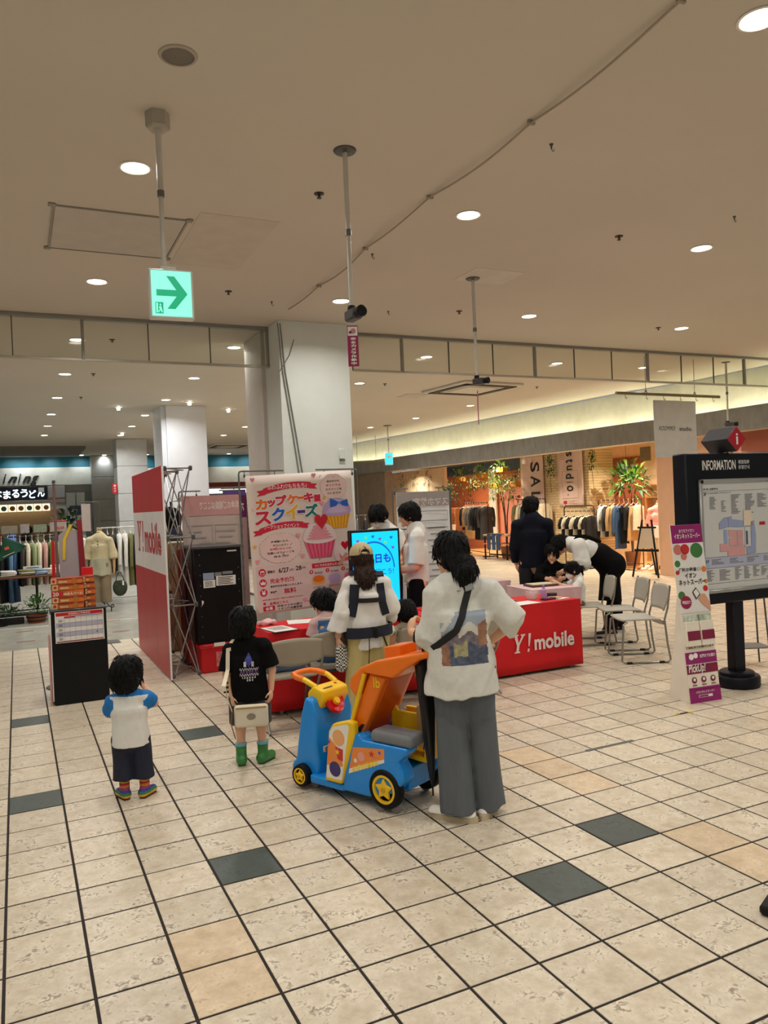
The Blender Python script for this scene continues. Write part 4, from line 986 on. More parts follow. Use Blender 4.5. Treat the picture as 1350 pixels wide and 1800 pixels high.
def masked_man():
    H = 1.76; J = skeleton(H, 0, hd=rotm(R(18), R(-42)), hh=.228)
    J['head'] = V3(-.02, .15, 1.60); J['neck'] = V3(0, .06, 1.475); J['chest'] = V3(0, .02, 1.28); J['sh'] = [V3(-.19, .03, 1.40), V3(.19, .03, 1.40)]
    J['el'] = [V3(-.31, .06, 1.17), V3(.27, .12, 1.14)]; J['wr'] = [V3(-.26, .24, 1.02), V3(.18, .28, 1.0)]
    t = person('person', 'man in white T-shirt, dark apron and face mask bending his head behind the blue screen', (3.68, 7.74), 205)
    flesh(J).obj('body', SKIN, t, .009)
    sh = tee(J, .165, .175, .0, (.8, .8), (.068, .082), .05, (.007, (10, 10, 7), 3), .7).obj('t_shirt', WCOT, t, .010)
    trousers(J, .1, .085, .09, .93).obj('trousers', BLKT, t, .011)
    L = Layer(.03); L.cc((0, .055, 1.25), (0, .06, .62), .13, .19, .02, (V3(1, 0, 0), .55)); L.obj('apron', M('navy_apron', (28, 30, 40), .85), t, .010)
    for x in (-.1, .1): strap_on(bvh_of(sh), lerp_pts((x, .5, 1.42), (x, .5, 1.2), 6), (0, -1, 0), .03).obj('apron_strap', M('navy_apron'), t)
    for i in (0, 1): shoe(t, J, i, M('black_canvas'), M('white_sole'), L=.26)
    hairdo(J, t, HAIR, 'mop', .008); face_parts(J, t, mask=True)
    G().tube([J['wr'][0]+nrm(J['el'][0]-J['wr'][0])*.02+.03*V3(math.cos(a), .4*math.sin(a), math.sin(a)) for a in [2*PI*i/14 for i in range(14)]], .007, 6, closed=True).obj('wrist_watch', BLACKP, t)
masked_man()

def suit_man():
    H = 1.74; J = skeleton(H, 0, hd=rotm(R(-38), R(-14)), hh=.228)
    J['el'] = [V3(-.235, .0, 1.10), V3(.24, .06, 1.11)]; J['wr'] = [V3(-.215, .12, .90), V3(.17, .27, 1.0)]
    t = person('person', 'man in dark navy suit and face mask standing with his back to the viewer', (5.93, 8.12), 58)
    J['neck'] = J['neck']+V3(0, 0, .012); flesh(J).obj('body', SKIN, t, .009)
    NV = M('navy_suit', (12, 16, 30), .8, var=.06, spec=.2)
    S = tee(J, .172, .185, .22, (1.88, 1.88), (.07, .066, .058), .05, (.005, (9, 9, 5), 3), .7, .062); S.rc(J['neck']+V3(0, -.016, .0), J['chest']+V3(0, -.012, .06), .082, .12, .04, (V3(1, 0, 0), .85)); S.obj('jacket', NV, t, .010)
    G().tube([J['neck']+V3(.072*math.cos(a), .065*math.sin(a)-.005, .012-.03*math.sin(a)) for a in [2*PI*i/20 for i in range(20)]], .014, 6, closed=True).obj('collar', NV, t)
    trousers(J, .1, .085, .085, .95).obj('trousers', M('suit_trouser', (18, 20, 28), .8), t, .011)
    for i in (0, 1): shoe(t, J, i, M('black_leather', (14, 14, 15), .3), BLACKP, L=.27)
    hairdo(J, t, HAIR, 'short', .008); face_parts(J, t, mask=True, glasses=M('black_glasses'))
suit_man()

def apron_woman():
    H = 1.62; J = skeleton(H, 0, hh=.22)
    J['pel'] = V3(0, -.05, .88); J['chest'] = V3(0, .22, 1.07); J['neck'] = V3(0, .43, 1.14); J['head'] = V3(0, .56, 1.13); J['hd'] = rotm(R(10), R(-42)); J['side'] = V3(1, 0, 0)
    J['sh'] = [V3(-.165, .35, 1.12), V3(.165, .35, 1.12)]; J['el'] = [V3(-.21, .32, .92), V3(.22, .18, .93)]; J['wr'] = [V3(-.16, .5, .83), V3(.15, .40, .84)]
    J['hip'] = [V3(-.08, -.06, .84), V3(.08, -.06, .84)]; J['kn'] = [V3(-.10, -.06, .45), V3(.12, -.10, .45)]; J['an'] = [V3(-.12, .0, .07), V3(.15, -.14, .07)]
    t = person('person', 'staff member in black apron and white puff sleeves bending over the seated child', (6.58, 7.52), 150)
    flesh(J).obj('body', SKIN, t, .009)
    S = tee(J, .14, .14, -.2, (1.05, 1.05), (.085, .105), .05, (.008, (12, 12, 9), 3), .75); S.obj('blouse', WCOT, t, .010)
    A = Layer(.04); A.cc((0, .14, 1.03), (0, -.05, .86), .15, .155, .04, (V3(1, 0, 0), .85)).cc((0, -.05, .93), (0, -.03, .42), .165, .21, .03, (V3(1, 0, 0), .62)); A.rc((0, -.07, .86), (0, .06, .98), .175, .155, .04, (V3(1, 0, 0), .98)); A.wrinkle(.008, (10, 10, 3), 3)
    a = A.obj('apron', BLACKC, t, .010)
    for s in (-1, 1): G().tube([(s*.10, .07, 1.155), (s*.12, .22, 1.225), (s*.11, .36, 1.225), (s*.09, .42, 1.15)], .02, 6, flat=.35).obj('apron_strap', BLACKC, t)
    trousers(J, .09, .08, .088, .96).obj('trousers', BLKT, t, .011)
    for i in (0, 1): shoe(t, J, i, M('black_canvas'), M('white_sole'), L=.25)
    hairdo(J, t, HAIR, 'bun', .008); face_parts(J, t, glasses=M('black_glasses'))
apron_woman()

def masked_child():
    H = .97; J = seated(H, .6, .43, hd=rotm(R(8), R(-22)))
    J['head'] = J['head']+V3(0, .06, -.02); J['el'] = [V3(-.14, .09, .64), V3(.14, .1, .64)]; J['wr'] = [V3(-.08, .25, .72), V3(.07, .25, .72)]
    t = person('person', 'small child in white T-shirt and face mask seated at the pink-clothed table', (5.94, 7.28), 152)
    flesh(J).obj('body', SKIN, t, .008)
    tee(J, .095, .1, .0, (.75, .75), (.045, .055), .03, (.004, (16, 16, 10), 3), .75).obj('t_shirt', WCOT, t, .008)
    P = trousers(J, .066, .052, .052, .2); P.obj('shorts', M('brown_check', (112, 84, 58), .85, var=.3, scale=20), t, .008)
    for i in (0, 1): shoe(t, J, i, M('tan_shoe', (150, 104, 60), .7), M('white_sole'), L=.16, top=J['an'][i][2]-.05)
    hairdo(J, t, HAIR, 'tail', .007); face_parts(J, t, mask=True)
masked_child()

def seated_child_dark():
    H = 1.3; J = seated(H, .35, .43, hd=rotm(R(-12), R(-16)))
    J['el'] = [V3(-.19, .1, .74), V3(.19, .1, .74)]; J['wr'] = [V3(-.09, .27, .74), V3(.08, .27, .74)]
    t = person('person', 'smiling child in dark clothes seated behind the pink-clothed table facing the viewer', (6.02, 7.86), 238)
    flesh(J).obj('body', SKIN, t, .008)
    tee(J, .12, .125, .0, (1.8, 1.8), (.052, .052, .045), .03, None, .72).obj('jumper', BLACKC, t, .009)
    trousers(J, .075, .06, .055, .9).obj('trousers', BLKT, t, .011)
    hairdo(J, t, HAIR, 'bob', .007); face_parts(J, t)
seated_child_dark()

def boy_behind():
    H = 1.13; J = skeleton(H, .5, hd=rotm(R(-10), R(-14)))
    t = person('person', 'boy with thick black hair standing behind the right red table, mostly hidden', (4.33, 7.1), 60)
    flesh(J).obj('body', SKIN, t, .009)
    tee(J, .115, .125, .1, (.7, .7), (.05, .06), .03, (.004, (16, 16, 10), 3), .75).obj('t_shirt', M('charcoal_cotton', (48, 50, 56), .85), t, .010)
    trousers(J, .07, .06, .06, .5).obj('shorts', M('navy_denim', (24, 30, 50), .8), t, .010)
    for i in (0, 1): shoe(t, J, i, M('black_canvas'), M('white_sole'), L=.19)
    hairdo(J, t, HAIR, 'mop', .007); face_parts(J, t)
boy_behind()
# ================================================================== the promotion booth
RED = M('brand_red', (196, 12, 24), .45, var=.05); REDCL = M('red_tablecloth', (206, 6, 18), .7, var=.05, scale=4, bump=.06, bscale=20)
WPAP = M('white_print', (236, 234, 228), .6, var=.02); INK = M('black_ink', (24, 22, 22), .6); CRIM = M('crimson_print', (206, 24, 62), .55); ORNG = M('orange_print', (232, 112, 24), .55)
class Sheet:
    """flat printed sheet: local frame origin o, unit axes x,y (y up on the sheet), size w,h; u,v in 0..1 from the top left"""
    def __init__(s, parent, o, x, y, w, h): s.t, s.o, s.x, s.y, s.w, s.h = parent, Vector(o), Vector(x).normalized(), Vector(y).normalized(), w, h; s.n = s.x.cross(s.y); s.acc = {}
    def p(s, u, v, l=1): return s.o+s.x*(u*s.w)+s.y*((1-v)*s.h)+s.n*(.0012*l)
    SMALL = ('map_text', 'sprinkle_print', 'bubble_outline', 'notice_line', 'notice_text', 'reverse_text', 'label_text', 'map_outline', 'map_lettering', 'map_line', 'back_print', 'detail_lettering', 'bubble_lettering', 'cupcake_print', 'display_print', 'small_print', 'outline', 'tag_lettering', 'step_print', 'step_lettering', 'icon_picture', 'lettering', 'wordmark', 'print')
    def _g(s, name, mat): return s.acc.setdefault((name, mat.name, 0 if name in s.SMALL else len(s.acc)), (G(), mat))[0]
    def poly(s, name, mat, pts, l=1):
        a = [s.p(u, v, l) for u, v in pts]; b = [q-s.n*.0006 for q in a]; k = len(a)
        s._g(name, mat).add(a+b, [tuple(range(k))]+[(i, (i+1) % k, k+(i+1) % k, k+i) for i in range(k)]); return s
    def rect(s, name, mat, u0, v0, u1, v1, l=1): return s.poly(name, mat, [(u0, v1), (u1, v1), (u1, v0), (u0, v0)], l)
    def disc(s, name, mat, u, v, r, l=1, n=20, ry=None):
        return s.poly(name, mat, [(u+r*math.cos(2*PI*i/n), v-(ry or r*s.w/s.h)*math.sin(2*PI*i/n)) for i in range(n)], l)
    def text(s, name, mat, st, u0, v0, u1, v1, l=2, bold=.012, rot=0.0, shear=0.0, mirror=False):
        w, h = (u1-u0)*s.w, (v1-v0)*s.h; vv, ff = text_fit(st, w, h, bold=bold, shear=shear); c = s.p((u0+u1)/2, (v0+v1)/2, l)
        cr, sr = math.cos(rot), math.sin(rot); m = -1 if mirror else 1
        s._g(name, mat).add([c+s.x*(m*(p[0]*cr-p[1]*sr))+s.y*(p[0]*sr+p[1]*cr) for p in vv], ff); return s
    def done(s):
        for (name, _, _k), (g, m) in s.acc.items(): g.obj(name, m, s.t, smooth=False, fix=False, kind='stuff' if name in s.SMALL and name != 'wordmark' else None)
def heart(u, v, r, k=1.0): return [(u+r*.06*16*math.sin(a)**3, v-k*r*.06*(13*math.cos(a)-5*math.cos(2*a)-2*math.cos(3*a)-math.cos(4*a))) for a in [2*PI*i/22 for i in range(22)]]
YPOLY = [(-.05, 1), (.42, 1), (.42, .94), (.33, .92), (.50, .52), (.70, .9), (.60, .94), (.60, 1), (.98, 1), (.98, .94), (.88, .91), (.58, .42), (.58, .09), (.70, .06), (.70, 0), (.25, 0), (.25, .06), (.38, .09), (.38, .40), (.08, .91), (-.05, .94)]
def ymobile(sh, mat, u0, v0, u1, v1, l=2, vm0=None, vm1=None):
    """wordmark: slanted serif Y and exclamation mark, then the word mobile"""
    W, Hh = u1-u0, v1-v0; k = .22
    sh.poly('wordmark', mat, [(u0+W*.225*(a+k*b)/1.2, v1-Hh*b) for a, b in YPOLY], l)
    ex = [(.55, 1), (.95, 1), (.80, .30), (.62, .30)]; f = lambda a, b: (u0+W*(.245+.10*(a+k*b-.5)), v1-Hh*b)
    sh.poly('wordmark', mat, [f(a, b) for a, b in ex][::-1], l); sh.poly('wordmark', mat, [f(a, b) for a, b in [(.5, 0), (.78, 0), (.83, .17), (.55, .17)]], l)
    sh.text('wordmark', mat, 'mobile', u0+W*.36, vm0 if vm0 is not None else v0+Hh*.06, u1, vm1 if vm1 is not None else v1, l, .03)

# ---- pop-up truss wall
t = thing('popup_wall', 'red and white free-standing pop-up display wall on a folding truss', 'display', (1.36, 8.1, 0))
PR_ = M('panel_red', (186, 28, 40), .4, var=.04); PW_ = M('panel_white', (230, 226, 222), .4)
for k in range(3):
    y0, y1 = k*.742+.003, (k+1)*.742-.003; g = G()
    zb = [(0.03, 1.10, 0), (1.10, 1.755, 1), (1.755, 2.22, 0)]
    for z0, z1, mi in zb: g.box((0, (y0+y1)/2, (z0+z1)/2), (.012, y1-y0, z1-z0), 0, mi)
    g.obj('panel', [PR_, PW_], t)
for y in (0, 2.226): G().box((.004, y, 1.12), (.02, .012, 2.19), .003).obj('edge_profile', PW_, t)
sh = Sheet(t, (-.0065, 2.226, 0), (0, -1, 0), (0, 0, 1), 2.226, 2.22)
ymobile(sh, PR_, .115, .255, .90, .42, 1); sh.done()
AL = M('truss_aluminium', (158, 158, 154), .35, .8); HUB = M('truss_hub', (72, 72, 74), .5)
ZS = [.06, .775, 1.475, 2.19]; YC = [.02, .76, 1.5, 2.2]
for y in YC:
    for i, z in enumerate(ZS):
        for x in (.03, .29): G().box((x, y, z), (.035, .04, .05), .008).obj('hub', HUB, t)
        G().tube([(.03, y, z), (.29, y, z)], .008, 6).obj('strut', AL, t)
    for z0, z1 in zip(ZS, ZS[1:]):
        G().tube([(.04, y-.006, z0), (.28, y-.006, z1)], .007, 6).obj('strut', AL, t); G().tube([(.28, y+.006, z0), (.04, y+.006, z1)], .007, 6).obj('strut', AL, t)
for y0, y1 in zip(YC, YC[1:]):
    for z0, z1 in zip(ZS, ZS[1:]):
        G().tube([(.29, y0, z0), (.29, y1, z1)], .006, 6).obj('brace', AL, t); G().tube([(.282, y1, z0), (.282, y0, z1)], .006, 6).obj('brace', AL, t)
    for z in ZS: G().tube([(.03, y0, z), (.29, (y0+y1)/2, z), (.03, y1, z)], .006, 6).obj('brace', AL, t)

# ---- black podium with notice
BLKF = M('black_board', (8, 9, 12), .5, var=.08, spec=.25)
t = thing('podium', 'black box podium with a timetable notice on its front', 'podium', (.49, 7.94, 0))
G().box((0, 0, .435), (.48, .37, .865), .008).obj('body', BLKF, t); G().box((0, 0, .872), (.49, .38, .018), .005).obj('top', M('podium_top', (60, 60, 64), .3), t)
G().box((-.247, 0, .44), (.012, .34, .8), .003).obj('side_board', WPAP, t); G().box((-.262, -.05, .33), (.012, .2, .6), .003).obj('side_board', M('pink_board', (214, 150, 150), .5), t)
G().box((-.254, .03, .11), (.004, .28, .16)).obj('side_band', RED, t); G().box((-.254, .03, .26), (.004, .28, .06)).obj('side_band', RED, t)
sh = Sheet(t, (-.21, -.189, .575), (1, 0, .0), (0, 0, 1), .425, .285)
sh.rect('notice', WPAP, 0, 0, 1, 1, 1).rect('notice_header', RED, .02, .02, .98, .13, 2).rect('notice_header', M('dark_red_print', (150, 30, 40), .5), .02, .95, .98, .98, 2)
sh.text('notice_lettering', WPAP, '時間帯別ご予約状況', .28, .045, .72, .105, 3, .01)
for r in range(5):
    v0 = .21+r*.147; sh.rect('notice_row', M('lilac_row', (186, 186, 208), .6) if r % 2 else WPAP, .02, v0, .98, v0+.145, 2)
    sh.rect('notice_text', INK, .07, v0+.05, .15, v0+.068, 3).rect('notice_text', INK, .07, v0+.09, .15, v0+.105, 3)
for c in range(8): sh.rect('notice_line', M('grid_line', (90, 90, 96), .6), .185+c*.113, .15, .188+c*.113, .94, 4)
for r in range(6): sh.rect('notice_line', M('grid_line'), .02, .208+r*.147, .98, .212+r*.147, 4)
sh.rect('notice_text', RED, .19, .15, .41, .2, 3).rect('notice_text', M('blue_print', (40, 90, 170), .5), .42, .15, .98, .17, 3).disc('notice_dot', INK, .85, .72, .012, 5)
sh.done()
# snack cartons stacked on the podium
CTN = [M('carton_orange', (214, 110, 40), .4, var=.2, scale=12), M('carton_brown', (150, 62, 30), .4, var=.3, scale=14), M('carton_cream', (226, 190, 130), .4, var=.15, scale=12), M('carton_red', (196, 34, 34), .4)]
def carton(loc, size, rz, label, red=False):
    t = thing('snack_carton', label, 'box', loc, rz, 'snack cartons stacked on the podium')
    w, d, h = size; G().box((0, 0, h/2), (w, d, h), .002).obj('box', CTN[1] if not red else CTN[0], t)
    sh = Sheet(t, (-w/2, -d/2-.0004, 0), (1, 0, 0), (0, 0, 1), w, h)
    sh.rect('print', CTN[2], 0, .05, .18, .95, 1).rect('print', CTN[0], .2, .3, .98, .92, 1).disc('print', CTN[3], .09, .45, .05, 2).rect('print', CTN[2], .25, .45, .5, .75, 2).disc('print', M('bun_brown', (190, 110, 40), .5), .72, .55, .1, 2)
    if red: sh.rect('band', CTN[3], .0, .1, .36, .9, 3).text('lettering', WPAP, '20', .04, .2, .22, .8, 4, .02).text('lettering', WPAP, 'くるんバーム', .4, .3, .95, .75, 4, .02)
    sh.done()
    G().box((w/2+.0005, 0, h/2), (.001, d*.9, h*.8)).obj('end_print', CTN[0], t)
nm = ['lowest', 'second', 'third', 'fourth', 'topmost']
for k in range(5): carton((.405+.004*(k % 2), 7.87, .881+k*.058), (.28, .16, .056), R((-2, 1, -1, 2, -3)[k]), '%s orange snack carton in the front stack on the podium' % nm[k], k == 2)
for k in range(5): carton((.60, 7.96+.01*(k % 2), .881+k*.058), (.095, .24, .056), R((2, -2, 3, 0, -3)[k]), '%s brown snack carton in the narrow right stack on the podium' % nm[k])
t = thing('gift_box', 'bright red gift box standing behind the snack cartons', 'box', (.605, 8.09, 1.06)); G().box((0, 0, .09), (.10, .05, .18), .003).obj('box', M('gift_red', (228, 24, 22), .4), t); G().box((0, -.0256, .09), (.06, .001, .006)).obj('lettering', WPAP, t)
t = thing('gift_box', 'red gift box lying flat among the snack cartons', 'box', (.46, 8.06, .881)); G().box((0, 0, .14), (.12, .07, .28), .003).obj('box', M('gift_red'), t); G().box((0, -.0356, .26), (.07, .001, .006)).obj('lettering', WPAP, t)
# banner pole with boards behind the podium
t = thing('banner_stand', 'slim pole stand with red, grey and yellow boards behind the podium', 'stand', (.36, 8.62, 0))
G().tube([(0, 0, 0), (0, 0, 2.08)], .014, 8).obj('pole', M('rosy_metal', (150, 120, 118), .4, .6), t); G().lathe([(.16, 0), (.16, .012), (.03, .03)], 20).obj('base', DSTEEL, t)
G().box((.0, 0, 2.1), (.03, .12, .03), .005).obj('clamp', DSTEEL, t)
G().prism([(.02, .5), (.02, 1.55), (.08, 1.6), (.22, 1.6), (.30, 1.1), (.30, .5)], -.02, -.005).obj('board', M('grey_board', (170, 160, 164), .5), t)
G().prism([(.22, .5), (.20, 1.7), (.25, 1.7), (.29, .5)], -.035, -.02).obj('board', M('maroon_board', (140, 24, 34), .5), t)
G().prism([(.05, 1.3), (.06, 1.5), (.13, 1.66), (.16, 1.66), (.09, 1.5), (.075, 1.3)], -.03, -.02).obj('board', M('yellow_board', (230, 196, 40), .5), t)
G().prism([(-.06, .5), (-.05, 1.5), (-.02, 1.5), (-.02, .5)], -.02, -.005).obj('board', RED, t)

# ---- black locker on a red crate
t = thing('red_crate', 'red plastic crate strapped under the black locker', 'crate', (1.97, 8.66, 0))
L = Layer(.005); L.bx((0, 0, .155), (.255, .33, .155), rnd=.015); L.obj('tub', RED, t, .012); G().box((0, 0, .28), (.535, .685, .05), .01).obj('rim', RED, t)
G().box((-.05, -.3435, .30), (.12, .002, .04)).obj('sticker', WPAP, t); G().box((.04, -.334, .14), (.26, .004, .16)).obj('worn_label', M('worn_pink', (200, 110, 112), .7, var=.4, scale=30), t)
for y in (-.12,): G().tube([(-.262, y, 0.01), (-.268, y, .3), (-.24, y, .32)], .012, 6, flat=.4).obj('strap', WEB, t)
for x in (-.2, -.12, 0.2):
    for z in (.29, .27): G().lathe([(0, 0), (.006, .001), (.006, .003)], 8, mtx=Matrix.Translation((x, -.3425, z)) @ Matrix.Rotation(R(90), 4, 'X')).obj('rivet', STEEL, t)
t = thing('black_locker', 'tall black charging locker standing on the red crate with white labels', 'locker', (1.95, 8.66, .31))
G().box((0, 0, .515), (.51, .62, 1.03), .008).obj('body', BLKF, t); G().box((0, -.005, 1.035), (.535, .64, .03), .006).obj('lid', M('locker_lid', (70, 70, 72), .4), t)
G().box((-.258, -.2, .52), (.012, .04, 1.0), .004).obj('corner_post', BLACKP, t); G().box((-.258, .2, .52), (.012, .04, 1.0), .004).obj('corner_post', BLACKP, t)
sh = Sheet(t, (-.255, -.3105, 0), (1, 0, 0), (0, 0, 1), .51, 1.03); LB = M('blue_label', (150, 164, 196), .6)
sh.rect('label', LB, .17, .26, .40, .33).rect('label', M('grey_label', (130, 130, 130), .6), .42, .26, .56, .30).rect('label', M('grey_label'), .58, .255, .80, .285).rect('label', WPAP, .17, .335, .42, .415).rect('label', WPAP, .44, .30, .86, .40)
for k in range(5): sh.rect('label_text', INK, .48, .312+k*.017, .8-.05*(k % 2), .319+k*.017, 2)
for k in range(4): sh.rect('label_text', INK, .2, .35+k*.015, .36, .355+k*.015, 2)
sh.rect('label', WPAP, .70, .035, .90, .05).poly('label', WPAP, [(.12, .60), (.16, .57), (.16, .55), (.12, .54)]); sh.done()
G().box((-.2565, -.05, .66), (.002, .07, .17)).obj('side_label', M('grey_label'), t)
for k in range(9): G().lathe([(0, 0), (.005, .001), (.005, .002)], 8, mtx=Matrix.Translation((-.2+.0*k, -.3102, .08+.11*k)) @ Matrix.Rotation(R(90), 4, 'X')).obj('rivet', STEEL, t)
for k in range(6): G().lathe([(0, 0), (.005, .001), (.005, .002)], 8, mtx=Matrix.Translation((.22, -.3102, .15+.13*k)) @ Matrix.Rotation(R(90), 4, 'X')).obj('rivet', STEEL, t)
t = thing('red_board', 'dull red upright board standing behind the black locker', 'board', (1.76, 9.14, 0)); G().box((0, 0, .66), (.2, .02, 1.3), .004, rot=(R(-2), 0, R(20))).obj('board', M('dull_red', (150, 52, 34), .6), t); G().box((0.0, .02, .02), (.2, .12, .03), .005).obj('foot', DSTEEL, t)
t = thing('cardboard_box', 'tan cardboard box standing upright behind the truss', 'box', (1.80, 9.98, 0)); G().box((-.0, 0, .68), (.22, .16, 1.34), .004).obj('carton', M('cardboard', (150, 124, 86), .7), t); G().box((.02, 0, 1.36), (.2, .18, .02), .004).obj('lid', M('cream_card', (214, 204, 170), .7), t)
t = thing('storage_trolley', 'small wire trolley with folded grey cloth behind the pop-up wall', 'trolley', (2.15, 9.6, 0))
for x in (-.15, .15):
    for y in (-.12, .12): G().tube([(x, y, .0), (x, y, .78)], .01, 6).obj('post', DSTEEL, t)
for z in (.18, .45, .76): G().box((0, 0, z), (.32, .26, .015), .003).obj('shelf', STEEL, t)
G().box((0, 0, .82), (.28, .22, .1), .02).obj('cloth_stack', M('grey_cloth', (180, 178, 172), .8), t); G().box((0, 0, .52), (.26, .2, .12), .02).obj('cloth_stack', M('white_cloth', (220, 218, 212), .8), t)

# ---- sheets on banner stands
def banner_stand(t, x0, x1, y, z, bar=.5):
    g = DSTEEL
    for x, s in ((x0, 1), (x1, -1)):
        G().tube([(x, y, 0.01), (x, y, z-.03), (x+s*.006, y, z-.008), (x+s*.03, y, z), (x+s*bar, y, z)], .0085, 8).obj('pole', M('pole_grey', (120, 120, 118), .35, .7), t)
        G().box((x, y, .01), (.05, .42, .02), .004).obj('foot', g, t)
        for f in (.12, .8): G().tube([(x+s*bar*f, y-.004, z), (x+s*bar*f, y-.006, z-.045)], .004, 6).obj('clip', g, t); G().box((x+s*bar*f, y-.008, z-.05), (.02, .014, .03), .003).obj('clip_jaw', g, t)
t = thing('poster_stand', 'grey pole frame holding the cupcake workshop poster', 'stand'); banner_stand(t, 2.0, 3.27, 7.53, 2.115, .46)
a = R(2.0)
t = thing('workshop_poster', 'cupcake squeeze workshop poster hanging slightly askew behind the red table', 'poster', (2.105, 7.505, .68))
PB = M('poster_paper', (226, 210, 200), .55, var=.03, scale=3, bump=.03, bscale=4)
ax, ay = (math.cos(a), 0, math.sin(a)), (-math.sin(a)*1.0, 0, math.cos(a)); PW, PH = 1.135, 1.385
G().grid(lambda u, v: tuple(Vector(ax)*(u*PW)+Vector(ay)*(v*PH)+Vector((0, .003+.002*math.sin(u*9+v*5), 0))), 12, 14).obj('sheet', PB, t, solid=.002)
s = Sheet(t, (0, -.001, 0), ax, ay, PW, PH); s.n = -s.n if s.n.y > 0 else s.n
PINKH = M('pink_heart', (232, 150, 164), .6); YEL = M('yellow_print', (236, 176, 40), .55); BLU = M('blue_ink', (22, 96, 196), .55); TEA = M('teal_ink', (14, 120, 120), .55); PUR = M('purple_ink', (70, 50, 130), .55)
def ribbon_print(u0, v0, u1, v1, st, tu, tv):
    n = 14; bend = .022
    f = lambda u: -bend*(1-((u-(u0+u1)/2)/((u1-u0)/2))**2)+.028*(.5-(u-u0)/(u1-u0))
    us = [u0+(u1-u0)*i/n for i in range(n+1)]
    s.poly('ribbon_print', CRIM, [(u, v1+f(u)) for u in us]+[(u, v0+f(u)) for u in us[::-1]], 2)
    for e, d in ((u0, -1), (u1, 1)):
        q = v1+f(e)-.012; hh = (v1-v0)*.85; s.poly('ribbon_print', CRIM, [(e-d*.02, q+.012), (e+d*.06, q+.02), (e+d*.035, q+.02-hh*.5), (e+d*.06, q+.02-hh), (e-d*.02, q+.012-hh)][::d], 1)
    s.text('ribbon_lettering', WPAP, st, u0+.04, v0+tu, u1-.04, v1+tv, 3, .012, R(-.0))
ribbon_print(.15, .085, .60, .13, 'ふわふわ♡もちもち♪', -.012, -.022)
ribbon_print(.09, .372, .50, .415, 'ワークショップイベント', -.010, -.022)
for ch, c, u0, u1, v0, v1 in [('カ', ORNG, .075, .175, .165, .235), ('ッ', CRIM, .185, .25, .175, .22), ('プ', CRIM, .26, .355, .145, .215), ('ケ', ORNG, .365, .46, .145, .21), ('ー', ORNG, .465, .52, .165, .178), ('キ', CRIM, .525, .61, .14, .205), ('型', CRIM, .62, .68, .158, .205),
                              ('ス', CRIM, .06, .20, .255, .345), ('ク', BLU, .215, .33, .235, .325), ('イ', YEL, .345, .46, .22, .32), ('ー', PUR, .455, .52, .265, .282), ('ズ', TEA, .525, .645, .225, .315)]:
    s.SMALL = Sheet.SMALL+('headline_halo',); hl = G(); lt = G()
    for g_, rad, l_ in ((hl, .013, 3), (lt, .0045, 5)):
        for k in range(8):
            vv, ff = text_fit(ch, (u1-u0)*PW, (v1-v0)*PH, bold=.015); p0 = s.p((u0+u1)/2+rad*math.cos(k*PI/4), (v0+v1)/2+.01+rad*.8*math.sin(k*PI/4), l_+k*.04); g_.add([p0+s.x*p[0]+s.y*p[1] for p in vv], ff)
    hl.obj('headline_halo', WPAP, t, smooth=False, fix=False, kind='stuff'); lt.obj('headline_letter', c, t, smooth=False, fix=False)
BUB = M('bubble_pink', (232, 206, 200), .6); DASH = M('dash_brown', (150, 120, 112), .6)
def bubble(u, v, ru, rv, lines):
    s.poly('speech_bubble', BUB, [(u+ru*(1+.05*abs(math.sin(4*a)))*math.cos(a), v-rv*(1+.05*abs(math.sin(4*a)))*math.sin(a)) for a in [2*PI*i/48 for i in range(48)]], 2)
    for i in range(0, 60, 2):
        a0, a1 = 2*PI*i/60, 2*PI*(i+1)/60; q = lambda a, e: (u+ru*e*(1.02+.05*abs(math.sin(4*a)))*math.cos(a), v-rv*e*(1.02+.05*abs(math.sin(4*a)))*math.sin(a))
        s.poly('bubble_outline', DASH, [q(a0, 1), q(a1, 1), q(a1, .985), q(a0, .985)], 3)
    for i, (st, c, hw) in enumerate(lines):
        y = v-rv*.62+i*rv*1.3/len(lines)+.008; s.text('bubble_lettering', c, st, u-hw, y, u+hw, y+rv*.75/len(lines), 4, .02, R(0))
bubble(.815, .115, .125, .092, [('自分だけの', INK, .06), ('オリジナル', CRIM, .075), ('スクイーズを', INK, .08), ('つくろう!♡', INK, .07)])
bubble(.27, .535, .185, .105, [('絵を描いたり、', INK, .085), ('デコったり♪', INK, .07), ('世界にひとつの', CRIM, .10), ('可愛いスクイーズを', INK, .125), ('作ろう!♡', INK, .07)])
def cup(u, v, w, base, stripe, ice, drip, layer=4):
    h = w*.62; s.poly('cupcake_print', base, [(u-w*.33, v+h*.62), (u+w*.33, v+h*.62), (u+w*.5, v-h*.1), (u-w*.5, v-h*.1)], layer)
    for i in range(7):
        x = -.42+.14*i; s.poly('cupcake_print', stripe, [(u+w*x*.68, v+h*.6), (u+w*(x*.68+.03), v+h*.6), (u+w*(x+.045), v-h*.08), (u+w*x, v-h*.08)], layer+1)
    s.poly('cupcake_print', ice, [(u+w*.52*math.cos(a), v-h*.12-h*(.62 if math.sin(a) > 0 else .2)*math.sin(a)) for a in [2*PI*i/26 for i in range(26)]], layer+2)
    for i in range(5):
        b = -.7+.35*i; s.poly('cupcake_print', drip, [(u+w*.46*math.cos(a)*(.9-.12*i), v-h*(.12+.12*i)-h*.07*math.sin(a)+.004*b) for a in [2*PI*i2/14 for i2 in range(14)]], layer+3+i)
cup(.83, .325, .27, YEL, M('deep_yellow', (210, 140, 30), .55), M('lilac_ice', (188, 160, 204), .5), M('lilac_light', (206, 184, 216), .5))
